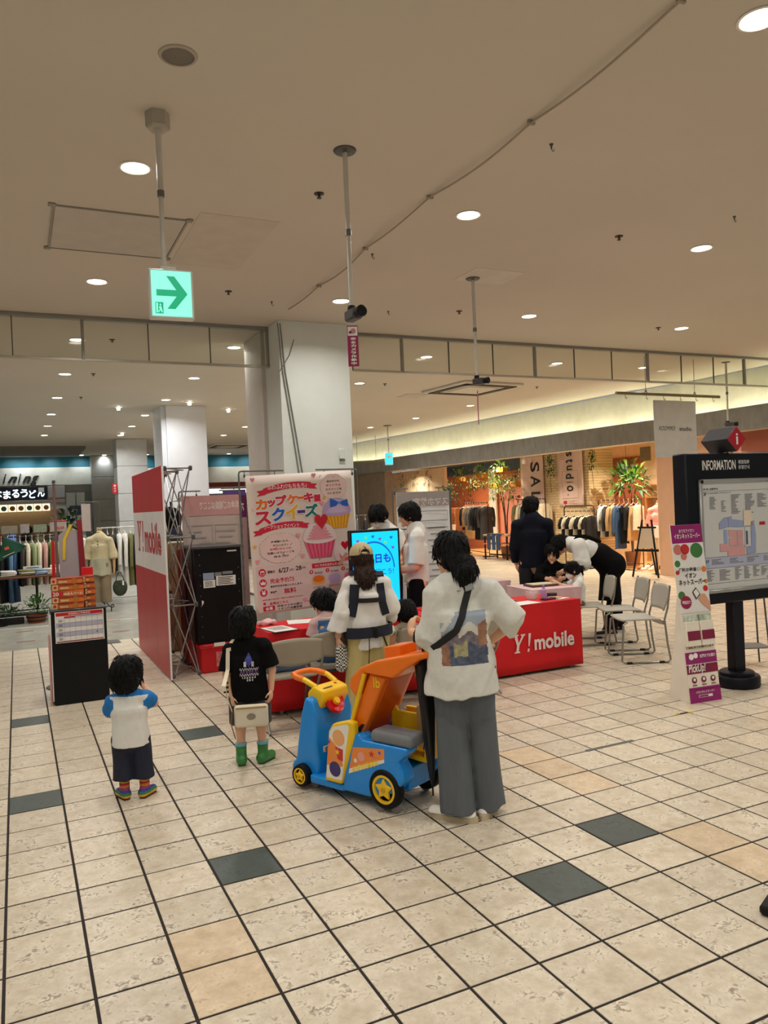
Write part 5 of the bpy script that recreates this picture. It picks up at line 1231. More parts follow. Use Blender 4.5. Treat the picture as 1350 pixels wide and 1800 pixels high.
for d in (-1, 1): s.poly('bow_print', BLU, [(.855, .235), (.855+d*.085, .20 if d < 0 else .215), (.855+d*.09, .27), (.855+d*.03, .262)][::-d], 12)
s.disc('bow_print', M('sky_ink', (70, 150, 220), .5), .855, .24, .014, 13)
cup(.645, .515, .31, M('pink_cup', (226, 96, 128), .55), M('deep_pink', (200, 60, 100), .55), M('cream_ice', (232, 216, 214), .5), M('rose_drip', (224, 150, 160), .5))
s.poly('heart_print', M('cherry_red', (200, 24, 44), .3), heart(.668, .362, .066, 1.0), 14)
s.disc('photo_print', M('photo_pink', (230, 206, 206), .6), .885, .615, .115, 4); s.poly('photo_print', M('pink_cup'), [(.84, .68), (.93, .68), (.95, .62), (.82, .62)], 5); s.disc('photo_print', M('cream_ice'), .885, .60, .065, 6); s.poly('photo_print', M('cherry_red'), heart(.885, .56, .04), 7); s.poly('photo_print', M('skin_print', (216, 160, 130), .6), [(.79, .70), (.83, .71), (.91, .63), (.885, .615)], 8)
for u, v, c in [(.06, .03, PINKH), (.63, .022, PINKH), (.69, .235, PINKH), (.44, .455, PINKH), (.05, .62, PINKH), (.47, .61, PINKH), (.94, .47, M('lilac_ice')), (.46, .935, PINKH), (.95, .95, PINKH)]: s.poly('heart_print', c, heart(u, v, .022), 4)
for u, v in [(.715, .195), (.035, .51)]: s.poly('star_print', YEL, [(u+(.024 if i % 2 == 0 else .010)*math.sin(PI*i/5), v-(.020 if i % 2 == 0 else .008)*math.cos(PI*i/5)) for i in range(10)][::-1], 4)
rr = random.Random(3)
for i in range(34):
    u, v, b = rr.uniform(.02, .98), rr.choice([rr.uniform(.02, .06), rr.uniform(.43, .66), rr.uniform(.2, .36)]), rr.uniform(0, PI)
    if .08 < u < .66 and v < .42: continue
    du, dv = .012*math.cos(b), .010*math.sin(b); s.poly('sprinkle_print', [INK, BLU, PUR, CRIM][i % 4], [(u-du-.002, v-dv), (u+du-.002, v+dv), (u+du+.003, v+dv), (u-du+.003, v-dv)], 3)
s.rect('info_box', M('box_pink', (222, 198, 194), .6), .03, .655, .98, .985, 2)
for v, tx in [(.70, ''), (.775, ''), (.845, '￥')]:
    s.disc('icon_print', CRIM, .085, v, .034, 4)
    if tx: s.text('icon_lettering', WPAP, '¥', .065, v-.018, .105, v+.018, 5, .03)
s.rect('icon_print', WPAP, .067, .688, .103, .716, 5).poly('icon_print', WPAP, [(.065, .788), (.105, .788), (.11, .762), (.095, .775), (.085, .757), (.075, .775), (.06, .762)], 5).rect('icon_print', CRIM, .071, .698, .099, .713, 6)
for st, c, u0, v0, u1, v1 in [('開催日', INK, .135, .69, .20, .71), ('6/27', INK, .235, .68, .33, .715), ('(土)・', INK, .335, .69, .39, .71), ('28', INK, .395, .677, .45, .71), ('(日)', INK, .455, .687, .49, .705), ('完全予約制', CRIM, .15, .75, .37, .785), ('事前予約をお願いいたします。', INK, .15, .80, .45, .815), ('参加費', INK, .145, .84, .205, .857), ('無料', CRIM, .27, .83, .385, .87), ('※お席に限りがある為、先着となる場合がございます。', CRIM, .065, .893, .45, .904), ('会場はこちら', CRIM, .13, .918, .30, .94), ('格安スマホの窓口', INK, .20, .945, .43, .962), ('イオン海浜幕張店', INK, .20, .967, .43, .983)]:
    s.text('detail_lettering', c, st, u0, v0, u1, v1, 4, .018)
s.rect('venue_tag', CRIM, .07, .945, .175, .98, 4).text('venue_lettering', WPAP, '会場', .09, .95, .155, .975, 5, .03).disc('venue_pin', CRIM, .085, .925, .012, 4)
s.rect('ribbon_print', CRIM, .55, .675, .85, .71, 4).text('ribbon_lettering', WPAP, 'つくりかたはかんたん!', .575, .683, .825, .703, 5, .02)
for i, (st, c) in enumerate([('えらぶ', ORNG), ('デコる', M('lilac_ice')), ('かんせい', M('pink_cup'))]):
    u = .585+.155*i; s.disc('step_print', M('step_pink', (214, 186, 188), .6), u+.02, .80, .07, 3).disc('step_print', CRIM, u-.045, .735, .018, 5).text('step_lettering', WPAP, str(i+1), u-.05, .728, u-.04, .742, 6, .03).text('step_lettering', INK, st, u-.015, .738, u+.06, .752, 5, .02)
    s.poly('step_print', YEL if i == 0 else c, [(u-.025, .83), (u+.065, .83), (u+.08, .795), (u-.04, .795)], 4).disc('step_print', c, u+.02, .79, .055, 5, ry=.025)
    s.text('step_lettering', INK, ['カップを選んでね', '絵やパーツでデコ', 'できあがり'][i], u-.04, .848, u+.075, .858, 5, .018)
s.text('detail_lettering', INK, 'ふわふわもちもちの', .53, .905, .80, .925, 4, .02).text('detail_lettering', INK, 'さわり心地をぜひ体験!', .53, .935, .85, .955, 4, .02)
s.done()
# reversed see-through posters
def rev_poster(label, o, w, h, col, lines, head):
    t = thing('translucent_poster', label, 'poster', o)
    m = M('sheer_'+col, {'rose': (196, 178, 170), 'grey': (232, 236, 236)}[col], .6, alpha=.93)
    G().grid(lambda u, v: (u*w, .002*math.sin(u*8)+.002*math.sin(v*7+u*3), v*h), 10, 10).obj('sheet', m, t, solid=.002)
    s = Sheet(t, (0, -.004, 0), (1, 0, 0), (0, 0, 1), w, h)
    s.rect('back_print', M('faint_'+col, {'rose': (196, 146, 142), 'grey': (206, 210, 212)}[col], .6), .0, .0, 1, .17 if col == 'rose' else .12, 1)
    s.text('reverse_lettering', M('faint_white', (220, 208, 202), .6), head, .3, .05, .98, .12, 2, .02, mirror=True)
    G1 = M('faint_grey', (160, 154, 150), .6)
    for u0, v0, u1, v1 in lines: s.rect('back_print', G1, u0, v0, u1, v0+.006, 2).rect('back_print', G1, u0, v1, u1, v1+.006, 2).rect('back_print', G1, u0, v0, u0+.005, v1, 2).rect('back_print', G1, u1, v0, u1+.005, v1, 2)
    for i in range(12): s.rect('reverse_text', G1, .1+.08*(i % 3), .3+i*.05, .1+.08*(i % 3)+.22, .312+i*.05, 2).rect('reverse_text', G1, .56+.05*(i % 2), .3+i*.05, .9-.05*(i % 3), .312+i*.05, 2)
    s.done(); return t
rev_poster('sheer pink poster seen from behind with mirrored lettering above the black locker', (1.72, 9.05, .55), .68, 1.37, 'rose', [(.06, .25, .5, .9), (.55, .25, .97, .9)], '料金のご相談はここで')
t = thing('poster_stand', 'thin pole frame carrying the mirrored pink poster', 'stand'); banner_stand(t, 1.70, 2.42, 9.08, 1.975, .25)
rev_poster('pale grey sheer poster hanging behind the young man with lanyard', (3.955, 8.0, .45), .70, 1.41, 'grey', [(.02, .16, .95, .24), (.05, .3, .95, .95)], 'スマホ教室')
t = thing('poster_stand', 'thin pole frame carrying the pale grey sheer poster', 'stand'); banner_stand(t, 3.925, 4.69, 8.03, 1.9, .2)
t = thing('purple_banner', 'purple and white banner hanging between the locker and cupcake poster', 'banner', (2.44, 9.9, .5)); G().box((.12, 0, .75), (.3, .006, 1.5), .001).obj('cloth', M('pale_rose_cloth', (186, 160, 160), .7), t)
sh = Sheet(t, (-.03, -.0035, 0), (1, 0, 0), (0, 0, 1), .3, 1.5); sh.rect('print', M('purple_print', (120, 30, 100), .6), 0, 0, 1, .24).rect('print', M('violet_print', (120, 90, 180), .6), 0, 0, 1, .05, 2).text('lettering', WPAP, 'スマホ', .1, .1, .9, .2, 3, .03)
for k in range(7): sh.rect('print', M('maroon_print', (120, 40, 60), .6), .1, .3+k*.09, .8, .33+k*.09, 2)
sh.done(); G().tube([(-.05, 0, 1.52), (.29, 0, 1.52)], .008, 6).obj('rod', DSTEEL, t); G().tube([(.12, .01, -.5), (.12, .01, 1.52)], .008, 6).obj('pole', DSTEEL, t); G().box((.12, 0, -.49), (.3, .2, .02), .004).obj('foot', DSTEEL, t)

# ---- tables with cloths
def cloth_geo(w, d, h, drop, amp=.012, n=160, seed=1):
    rg = random.Random(seed); ph = [rg.uniform(0, 6) for _ in range(4)]; g = G(); v = []; f = []
    per = []
    for i in range(n):
        s = i/n*4; e = int(s); q = s-e
        per.append({0: (-w/2+w*q, -d/2), 1: (w/2, -d/2+d*q), 2: (w/2-w*q, d/2), 3: (-w/2, d/2-d*q)}[e])
    rings = [(0, .985, 0), (.0, .998, 0), (.008, 1.0, 0), (.03, 1.0, .15)]+[(drop*k/7, 1.0, k/7) for k in range(1, 8)]
    for dz, sc, am in rings:
        for i, (x, y) in enumerate(per):
            a = am*amp*(math.sin(i*.55+ph[0])+.6*math.sin(i*.23+ph[1])+.4*math.sin(i*1.1+ph[2])); nx = (1 if x >= w/2-1e-6 else -1 if x <= -w/2+1e-6 else 0); ny = (1 if y >= d/2-1e-6 else -1 if y <= -d/2+1e-6 else 0)
            v.append((x*sc+nx*(a+.008), y*sc+ny*(a+.008), h+.004-dz))
    for r in range(len(rings)-1):
        for i in range(n): f.append((r*n+i, r*n+(i+1) % n, (r+1)*n+(i+1) % n, (r+1)*n+i))
    f.append(tuple(range(n-1, -1, -1))); g.add(v, f); return g
def ftable(label, loc, w, d, h=.7, rz=0):
    t = thing('folding_table', label, 'table', loc, rz); G().box((0, 0, h-.015), (w-.01, d-.01, .028), .005).obj('tabletop', M('table_laminate', (200, 196, 188), .4), t)
    for sx in (-1, 1):
        for sy in (-1, 1): G().tube([(sx*(w/2-.1), sy*(d/2-.05), 0), (sx*(w/2-.1), sy*(d/2-.05), h-.03)], .014, 8).obj('leg', STEEL, t)
        G().tube([(sx*(w/2-.1), -d/2+.05, .15), (sx*(w/2-.1), d/2-.05, .15)], .01, 6).obj('stretcher', STEEL, t)
    return t
def cloth(label, loc, w, d, h, drop, mat, rz=0, amp=.012, seed=1):
    t = thing('tablecloth', label, 'tablecloth', loc, rz); cloth_geo(w, d, h, drop, amp, seed=seed).obj('cloth', mat, t, solid=.003); return t
ftable('folding table hidden under the left red cloth', (2.63, 6.52, 0), 1.56, .58); cl = cloth('red cloth draped to the floor over the table before the cupcake poster', (2.63, 6.52, 0), 1.56, .58, .7, .66, REDCL, 0, .008, 2)
ftable('folding table hidden under the right red cloth', (4.32, 6.56, 0), 1.60, .58, .685); cr_ = cloth('red cloth with white wordmark over the table behind the woman in T-shirt', (4.32, 6.56, 0), 1.60, .58, .685, .66, REDCL, 0, .004, 5)
sh = Sheet(cr_, (-.80, -.307, 0), (1, 0, 0), (0, 0, 1), 1.60, .685); ymobile(sh, M('logo_white', (226, 210, 206), .6), .46, .40, .935, .66, 8, .43, .655); sh.done()
PINKCL = M('pale_pink_cloth', (222, 186, 188), .75, var=.03)
ftable('folding table under the pink cloth where the masked child sits', (5.54, 7.42, 0), .62, .62, .69, R(-8)); cloth('pale pink cloth on the table where the masked child sits', (5.54, 7.42, 0), .62, .62, .69, .20, PINKCL, R(-8), .01, 3)
ftable('folding table under the pink cloth left of the man in suit', (5.28, 8.55, 0), .8, .5, .69, R(-6)); cloth('pale pink cloth on the table left of the man in suit', (5.28, 8.55, 0), .8, .5, .69, .16, PINKCL, R(-6), .012, 4)
ftable('bare grey side table behind the boy with black hair', (5.12, 9.35, 0), .7, .45, .66, R(-4))
# ================================================================== toy shopping cart
def bev(o, w=.01, seg=3):
    m = o.modifiers.new('round', 'BEVEL'); m.width = w; m.segments = seg; m.limit_method = 'ANGLE'; m.angle_limit = R(35); return o
CB = M('cart_blue', (20, 140, 226), .3, var=.03); CY = M('cart_yellow', (242, 196, 12), .3, var=.03); CO = M('cart_orange', (240, 118, 10), .3, var=.04); CRD = M('cart_red', (206, 16, 30), .3); TYRE = M('tyre_black', (10, 10, 11), .6, spec=.25); GRYS = M('seat_grey', (116, 120, 124), .5)
t = thing('toy_cart', 'blue, yellow and orange scooter-shaped toy shopping cart', 'toy cart', (2.0, 3.98, 0), R(115.2-90))
P = lambda name, poly, x0, x1, mat, w=.012, par=t: bev(G().prism(poly, x0, x1, 'x').obj(name, mat, par), w)
P('front_shield', [(.60, .10), (.59, .18), (.61, .30), (.60, .45), (.635, .55), (.69, .565), (.735, .44), (.77, .28), (.79, .17), (.83, .13), (.835, .09), (.80, .05), (.62, .05)], -.17, .17, CB, .025)
P('front_lamp', [(.80, .04), (.85, .05), (.85, .115), (.82, .12)], -.14, .14, CO, .012)
P('nose_trim', [(.755, .33), (.78, .34), (.772, .40), (.745, .39)], -.05, .05, CY, .008)
P('footwell', [(.36, .055), (.64, .055), (.64, .105), (.36, .095)], -.2, .2, CB, .01)
P('side_panel', [(.50, .10), (.455, .40), (.42, .45), (.30, .485), (.25, .48), (.25, .40), (.365, .10)], -.215, -.165, CY, .014)
P('side_panel', [(.50, .10), (.455, .40), (.42, .45), (.30, .485), (.25, .48), (.25, .40), (.365, .10)], .165, .215, CY, .014)
body = [(.37, .065), (.35, .17), (.29, .36), (.285, .41), (.22, .415), (.2, .385), (-.13, .385), (-.12, .36), (-.055, .30), (-.085, .255), (-.095, .2), (-.02, .12), (.17, .065)]
P('body_side', body, -.205, -.10, CB, .014); P('body_side', body, .10, .205, CB, .014)
P('body_floor', [(.37, .065), (.36, .2), (-.06, .24), (-.06, .12), (.17, .065)], -.11, .11, CB, .008)
for x0, x1 in ((-.2, -.045),): L = Layer(.01); L.bx(((x0+x1)/2, .0, .419), ((x1-x0)/2, .148, .036), rnd=.03); L.obj('seat', GRYS, t, .007)
P('basket_wall', [(.20, .35), (.20, .50), (.18, .535), (.15, .50), (-.14, .50), (-.15, .48), (-.13, .34)], .07, .095, CY, .006); P('basket_wall', [(.16, .30), (.18, .50), (-.02, .50), (-.02, .30)], .185, .21, CY, .006); P('basket_back', [(-.15, .28), (-.17, .50), (-.14, .50), (-.12, .28)], -.05, .21, CY, .006)
P('basket_floor', [(.2, .29), (-.14, .27), (-.14, .30), (.2, .32)], -.05, .2, CY, .004)
P('seat_back', [(.40, .33), (.28, .33), (.055, .75), (.17, .77)], -.15, .15, CO, .02)
P('seat_back_rib', [(.29, .36), (.265, .36), (.05, .74), (.08, .745)], -.11, .11, M('cart_deep_orange', (222, 84, 10), .35), .01)
P('canopy', [(.27, .62), (.315, .67), (.30, .725), (.22, .795), (.10, .845), (-.05, .88), (-.21, .915), (-.22, .885), (-.10, .81), (-.02, .755), (.19, .765), (.24, .63)], -.175, .175, CO, .018)
P('canopy_box', [(.12, .82), (.12, .905), (.0, .925), (.0, .85)], -.07, .09, CO, .008)
G().tube([(-.16, -.20, .895), (-.16, -.27, .91), (.16, -.27, .91), (.16, -.20, .895)], .018, 10).obj('push_bar', CO, t)
for s in (-1, 1): G().tube([(s*.165, .315, .44), (s*.168, .19, .76)], .013, 10).obj('post', CY, t)
# console, steering wheel, grab loop
P('console', [(.725, .575), (.70, .41), (.66, .42), (.575, .545), (.58, .60), (.67, .625)], -.115, .115, CY, .018)
cm = Matrix.Translation((-.01, .585, .515)) @ Matrix.Rotation(R(62), 4, 'X')
G().lathe([(.0, .012), (.03, .012), (.034, .004), (.05, .006), (.066, .016), (.075, .002), (.07, -.014), (.05, -.016), (0, -.016)], 24, mtx=cm).obj('steering_wheel', CRD, t); G().lathe([(0, .03), (.02, .03), (.026, .02), (.026, .01)], 16, mtx=cm).obj('horn_button', CY, t)
G().box((-.045, .635, .604), (.075, .075, .004), .002, rot=(R(-14), 0, 0)).obj('picture_dial', M('dial_mauve', (140, 110, 150), .4, var=.4, scale=40), t); G().lathe([(.012, 0), (.012, .012), (.004, .016)], 12, (.05, .635, .604)).obj('button', CRD, t); G().box((-.117, .645, .46), (.008, .035, .02), .004).obj('switch', M('cart_green', (60, 180, 70), .4), t)
G().tube([(-.09, 0.660, 0.610), (-.10, 0.740, 0.645), (-.10, 0.760, 0.650)], .017, 10).obj('loop_collar', CY, t); G().tube([(.09, 0.660, 0.610), (.10, 0.740, 0.645), (.10, 0.760, 0.650)], .017, 10).obj('loop_collar', CY, t)
G().tube([(-.10, 0.760, 0.650), (-.10, 0.830, 0.660), (-.075, 0.875, 0.665), (-.03, 0.890, 0.665), (.03, 0.890, 0.665), (.075, 0.875, 0.665), (.10, 0.830, 0.660), (.10, 0.760, 0.650)], .019, 10).obj('grab_loop', CO, t)
# wheels with star hubs
def wheel(x, y, z, r, w, s):
    m = Matrix.Translation((x, y, z)) @ Matrix.Rotation(R(90)*s, 4, 'Y')
    o = G().lathe([(r*.62, -w*.4), (r*.70, w*.5), (r*.93, w*.5), (r, w*.3), (r, -w*.3), (r*.93, -w*.5), (r*.6, -w*.5)], 32, mtx=m).obj('wheel', TYRE, t)
    G().lathe([(r*.58, w*.30), (r*.60, w*.52), (r*.72, w*.52), (r*.72, w*.35)], 32, mtx=m, cap=False).obj('hub_ring', CY, o)
    st = [((r*.56 if i % 2 == 0 else r*.30)*math.cos(2*PI*i/10+PI/2), (r*.56 if i % 2 == 0 else r*.30)*math.sin(2*PI*i/10+PI/2)) for i in range(10)]
    bev(G().prism([(b, a) for a, b in st], w*.2, w*.56, 'z', mtx=m).obj('star_hub', CY, o), .005, 2)
    G().lathe([(0, w*.66), (r*.13, w*.64), (r*.16, w*.5)], 20, mtx=m).obj('hub_cap', M('hub_gold', (206, 160, 20), .35), o)
for s in (-1, 1): wheel(s*.185, .715, .085, .068, .06, s); wheel(s*.185, .045, .135, .112, .06, s)
for x in (-.165, .2):
    o = G().lathe([(.01, -.014), (.035, -.014), (.036, 0), (.035, .014), (.01, .014)], 20, mtx=Matrix.Translation((x, .0 if x < 0 else .06, .036)) @ Matrix.Rotation(R(90), 4, 'Y')).obj('caster', M('caster_grey', (140, 140, 140), .4, .3), t); G().box((x, .0 if x < 0 else .06, .07), (.05, .05, .05), .008).obj('caster_fork', DSTEEL, o)
for x in (-.13, .13): o = G().lathe([(.01, -.012), (.028, -.012), (.03, 0), (.028, .012), (.01, .012)], 18, mtx=Matrix.Translation((x, .66, .03)) @ Matrix.Rotation(R(90), 4, 'Y')).obj('caster', M('caster_grey'), t); G().box((x, .66, .055), (.04, .045, .03), .006).obj('caster_fork', DSTEEL, o)
# printed decals: plain stars and dots stand in for the cartoon pictures
def on_side(pts, l=1): return [(-.2165-.0008*l if pts[0][0] > .24 and pts[0][1] != 99 else -.2065-.0008*l, y, z) for y, z in pts]
def side_poly(name, mat, pts, x):
    v = [(x, y, z) for y, z in pts]+[(x+.0008, y, z) for y, z in pts]; k = len(pts)
    return G().add(v, [tuple(range(k)), tuple(range(2*k-1, k-1, -1))]+[(i, (i+1) % k, k+(i+1) % k, k+i) for i in range(k)]).obj(name, mat, t, smooth=False)
DW = M('decal_white', (236, 232, 220), .35); DO = M('decal_orange', (240, 140, 60), .35, var=.1)
side_poly('door_decal', DW, [(.483, .125), (.442, .40), (.41, .435), (.30, .465), (.285, .45), (.36, .125)], -.2160)
side_poly('door_decal', DO, [(.475, .20), (.45, .37), (.36, .30), (.345, .21)], -.2166)
dc = lambda y, z, r, n=18: [(y+r*math.cos(2*PI*i/n), z+r*math.sin(2*PI*i/n)) for i in range(n)]
def star(y, z, r): return [(y+(r if i % 2 == 0 else r*.45)*math.cos(2*PI*i/10+PI/2), z+(r if i % 2 == 0 else r*.45)*math.sin(2*PI*i/10+PI/2)) for i in range(10)]
side_poly('door_decal', M('decal_peach', (236, 170, 110), .35), dc(.372, .375, .048), -.2172); side_poly('door_decal', M('decal_red', (206, 40, 40), .35), [(.40, .32), (.34, .31), (.345, .24), (.385, .25)], -.2172)
side_poly('door_decal', M('decal_purple', (58, 44, 110), .35), dc(.41, .185, .045), -.2172); side_poly('door_decal', M('cart_yellow'), star(.385, .29, .02), -.2178); side_poly('door_decal', M('blue_ink', (22, 96, 196), .55), star(.45, .34, .014), -.2178)
side_poly('rear_decal', DO, [(.312, .175), (.27, .335), (.035, .362), (.038, .285)], -.2062); side_poly('rear_decal', DW, [(.312, .175), (.304, .205), (.037, .305), (.038, .285)], -.2068)
side_poly('rear_decal', M('decal_pink', (236, 160, 150), .35), dc(.21, .29, .026), -.2068); side_poly('rear_decal', M('decal_red'), star(.13, .318, .022), -.2068); side_poly('rear_decal', M('blue_ink'), star(.07, .335, .014), -.2068); side_poly('rear_decal', DW, dc(.255, .26, .012), -.2068)
vv, ff = text_fit('ANPANMAN', .215, .034, bold=.03); ca, sa = math.cos(R(-21)), math.sin(R(-21))
G().add([(-.2076, .185-(p[0]*ca+p[1]*sa*0), .240-p[0]*sa+p[1]) for p in vv], ff).obj('decal_lettering', M('decal_letter_yellow', (250, 214, 30), .4), t, smooth=False, fix=False)
vv, ff = text_fit('lb', .05, .06, bold=.02); G().add([(-.1525, .115-p[0], .715+p[1]) for p in vv], ff).obj('logo_lettering', CY, t, smooth=False, fix=False)
side_poly('warning_label', M('label_black', (40, 34, 30), .5, var=.4, scale=60), [(.30, .40), (.245, .46), (.22, .46), (.275, .38)], -.1512)
G().box((-.08, .598, .24), (.07, .004, .04), .001, rot=(R(4), 0, 0)).obj('plate', DW, t); vv, ff = text_fit('EX', .04, .024, bold=.02); G().add([(-.08+p[0], .594, .24+p[1]) for p in vv], ff).obj('plate_lettering', INK, t, smooth=False, fix=False)
G().tube([(-.06, .44, .2), (-.1, .47, .12), (-.13, .46, .1)], .008, 6, flat=.4).obj('seat_belt', M('belt_grey', (110, 110, 112), .7), t); G().box((-.135, .46, .105), (.05, .025, .02), .005).obj('belt_buckle', BLACKP, t)

# ---- umbrellas and tote hanging from the cart handle
def umbrella(label, top, tip, mat, hook=True, fold=.045):
    t = thing('folded_umbrella', label, 'umbrella', (0, 0, 0)); a, b = Vector(top), Vector(tip); d = (b-a)
    q = lambda f: a+d*f
    rg = random.Random(4); n = 16; v = []; f = []
    prof = [(.10, .012), (.14, .022), (.18, fold), (.26, fold*.92), (.42, fold*.8), (.62, fold*.6), (.8, fold*.36), (.9, .014), (.93, .008)]
    x = d.normalized().orthogonal().normalized(); y = d.normalized().cross(x)
    for i, (fr, r) in enumerate(prof):
        for j in range(n):
            an = 2*PI*j/n; rr2 = r*(1+.28*math.sin(an*4+i*.5)); v.append(q(fr)+x*(rr2*math.cos(an))+y*(rr2*math.sin(an)*.8))
    for i in range(len(prof)-1):
        for j in range(n): f.append((i*n+j, i*n+(j+1) % n, (i+1)*n+(j+1) % n, (i+1)*n+j))
    f.append(tuple(range(n-1, -1, -1))); G().add(v, f).obj('canopy', mat, t)
    G().tube([q(.9), q(1.0)], .005, 6).obj('ferrule', BLACKP, t)
    side = Vector((-.9, -.42, 0)).normalized()
    hk = [q(.14), q(0)]+[q(0)+side*(.035*(1-math.cos(PI*i/6)))+Vector((0, 0, .035*math.sin(PI*i/6))) for i in range(1, 7)]+[q(0)+side*.07-Vector((0, 0, .03))]
    G().tube(hk, .0105, 8).obj('handle', BLACKP, t); return t
umbrella('black folded umbrella with hooked handle hung on the toy cart', (2.0, 3.79, 1.0), (2.012, 3.765, .11), M('black_umbrella_cloth', (14, 14, 18), .55, var=.2), fold=.058)
umbrella('blue folded umbrella hanging half hidden behind the black umbrella', (2.14, 3.86, .93), (2.065, 3.97, .2), M('blue_umbrella_cloth', (26, 54, 150), .5, var=.2), fold=.04)
t = thing('tote_bag', 'tan paper tote bag hanging from the cart handle by long straps', 'bag', (2.19, 4.02, 0), R(20))
TAN = M('tan_paper', (206, 170, 118), .7, var=.06, bump=.1)
L = Layer(.02); L.bx((0, 0, .38), (.13, .05, .17), rnd=.02); L.wrinkle(.012, (12, 12, 9), 4); L.obj('bag', TAN, t, .009)
for s in (-1, 1):
    for x in (-.07, .06): G().tube([(x, s*.045, .53), (x*.8-.02, s*.03, .75), (-.1+x*.2, 0, .9)], .014, 6, flat=.25).obj('strap', M('tan_strap', (196, 148, 100), .7), t)
G().tube([(-.07+.02*k, -.064, .40+.012*(k % 2)) for k in range(8)], .003, 5).obj('printed_squiggle', M('brown_ink', (140, 96, 60), .6), t)

# ================================================================== chairs
CHG = M('chair_grey_plastic', (184, 180, 168), .5, var=.03); CHT = M('chair_tube', (150, 148, 140), .35, .7)
def sled_chair():
    t = bpy.data.objects.new('stacking_chair', None)
    COL.objects.link(t)
    G().grid(lambda u, v: ((u-.5)*.44*(1-.06*v), -.21+.42*v, .43+.012*math.cos((u-.5)*2.6)*math.sin(v*3)-.05*max(0, (.12-v)/.12)**2+.012*(2*u-1)**2), 10, 10).obj('seat', CHG, t, solid=.016)
    def back(u, v):
        w = .43*(.82+.25*math.sin(v*PI*.75)); return ((u-.5)*w, -.235-.05*v-.035*(1-(2*u-1)**2)+.012, .52+.26*v-.02*(2*u-1)**2*v)
    G().grid(back, 10, 8).obj('backrest', CHG, t, solid=.014)
    for s in (-1, 1):
        G().tube([(s*.215, -.285, .78), (s*.225, -.25, .56), (s*.222, -.215, .44), (s*.225, -.235, .20), (s*.23, -.26, .035), (s*.23, -.24, .012), (s*.23, .20, .012), (s*.23, .235, .03), (s*.22, .205, .40), (s*.205, .16, .425)], .0105, 8).obj('leg', CHT, t)
        for y in (-.17, .16): G().box((s*.23, y, .012), (.03, .06, .022), .006).obj('glide', BLACKP, t)
    G().tube([(-.21, .17, .42), (.21, .17, .42)], .009, 6).obj('crossbar', CHT, t); G().tube([(-.222, -.2, .42), (.222, -.2, .42)], .009, 6).obj('crossbar', CHT, t)
    return t
sc = sled_chair()
spots = [((5.80, 6.2), 155, 'empty grey stacking chair nearest the purple leaflet stand'), ((6.18, 6.98), 158, 'empty grey stacking chair just behind the nearest stacking chair'), ((6.04, 7.24), 152, 'grey stacking chair on which the masked child sits'), ((5.55, 9.9), 215, 'grey stacking chair by the bare side table in the background'), ((6.12, 8.02), 238, 'grey stacking chair under the smiling child in dark clothes')]
spots[1] = ((6.12, 6.80), 153, spots[1][2])
for i, (p, h, lab) in enumerate(spots):
    o = sc if i == 0 else copy_obj(sc); o.location = (p[0], p[1], 0); o.rotation_euler = (0, 0, R(h-90)); tag(o, lab, 'chair', 'grey stacking chairs on the tiled floor')
FPAD = M('folding_pad', (160, 150, 132), .6, var=.05)
def fold_chair():
    t = bpy.data.objects.new('folding_chair', None); COL.objects.link(t)
    L = Layer(.008); L.bx((0, -.0, .425), (.2, .19, .02), rnd=.018); L.obj('seat', FPAD, t, .011)
    G().grid(lambda u, v: ((u-.5)*.44, -.235-.035*(1-(2*u-1)**2)-.03*v, .525+.21*v-.03*(2*u-1)**2*(1 if v > .5 else -1)*abs(2*v-1)), 12, 8).obj('backrest', FPAD, t, solid=.022)
    for s in (-1, 1):
        G().tube([(s*.215, -.262, .70), (s*.225, -.235, .56), (s*.23, -.15, .42), (s*.23, .20, .012)], .011, 8).obj('leg', CHT, t); G().tube([(s*.205, .16, .41), (s*.205, .0, .25), (s*.21, -.22, .012)], .011, 8).obj('leg', CHT, t)
        G().box((s*.23, .20, .012), (.03, .03, .024), .005).obj('foot_cap', BLACKP, t)
    G().tube([(-.23, .20, .02), (.23, .20, .02)], .009, 6).obj('crossbar', CHT, t); G().tube([(-.21, -.21, .03), (.21, -.21, .03)], .009, 6).obj('crossbar', CHT, t)
    return t
fc = fold_chair()
for i, (p, h, lab) in enumerate([((1.90, 5.93), 86, 'padded folding chair holding a blue bag before the left red table'), ((2.34, 6.06), 80, 'padded folding chair under the girl in blue vest'), ((3.03, 5.83), 75, 'padded folding chair under the girl in ruffled top'), ((3.62, 6.02), 88, 'padded folding chair hidden behind the woman in printed T-shirt')]):
    o = fc if i == 0 else copy_obj(fc); o.location = (p[0], p[1], 0); o.rotation_euler = (0, 0, R(h-90)); tag(o, lab, 'chair', 'folding chairs along the red tables')
t = thing('blue_bag', 'slate blue soft bag lying on the folding chair', 'bag', (1.88, 5.93, .445), R(-4))
L = Layer(.02); L.bx((0, 0, .075), (.16, .1, .075), rnd=.04); L.wrinkle(.01, (14, 14, 14), 2); L.obj('bag', M('slate_blue_cloth', (96, 116, 146), .8), t, .01); G().tube([(-.1, 0, .14), (-.04, -.06, .17), (.04, -.06, .17), (.1, 0, .14)], .008, 6).obj('handle', M('slate_blue_cloth'), t)

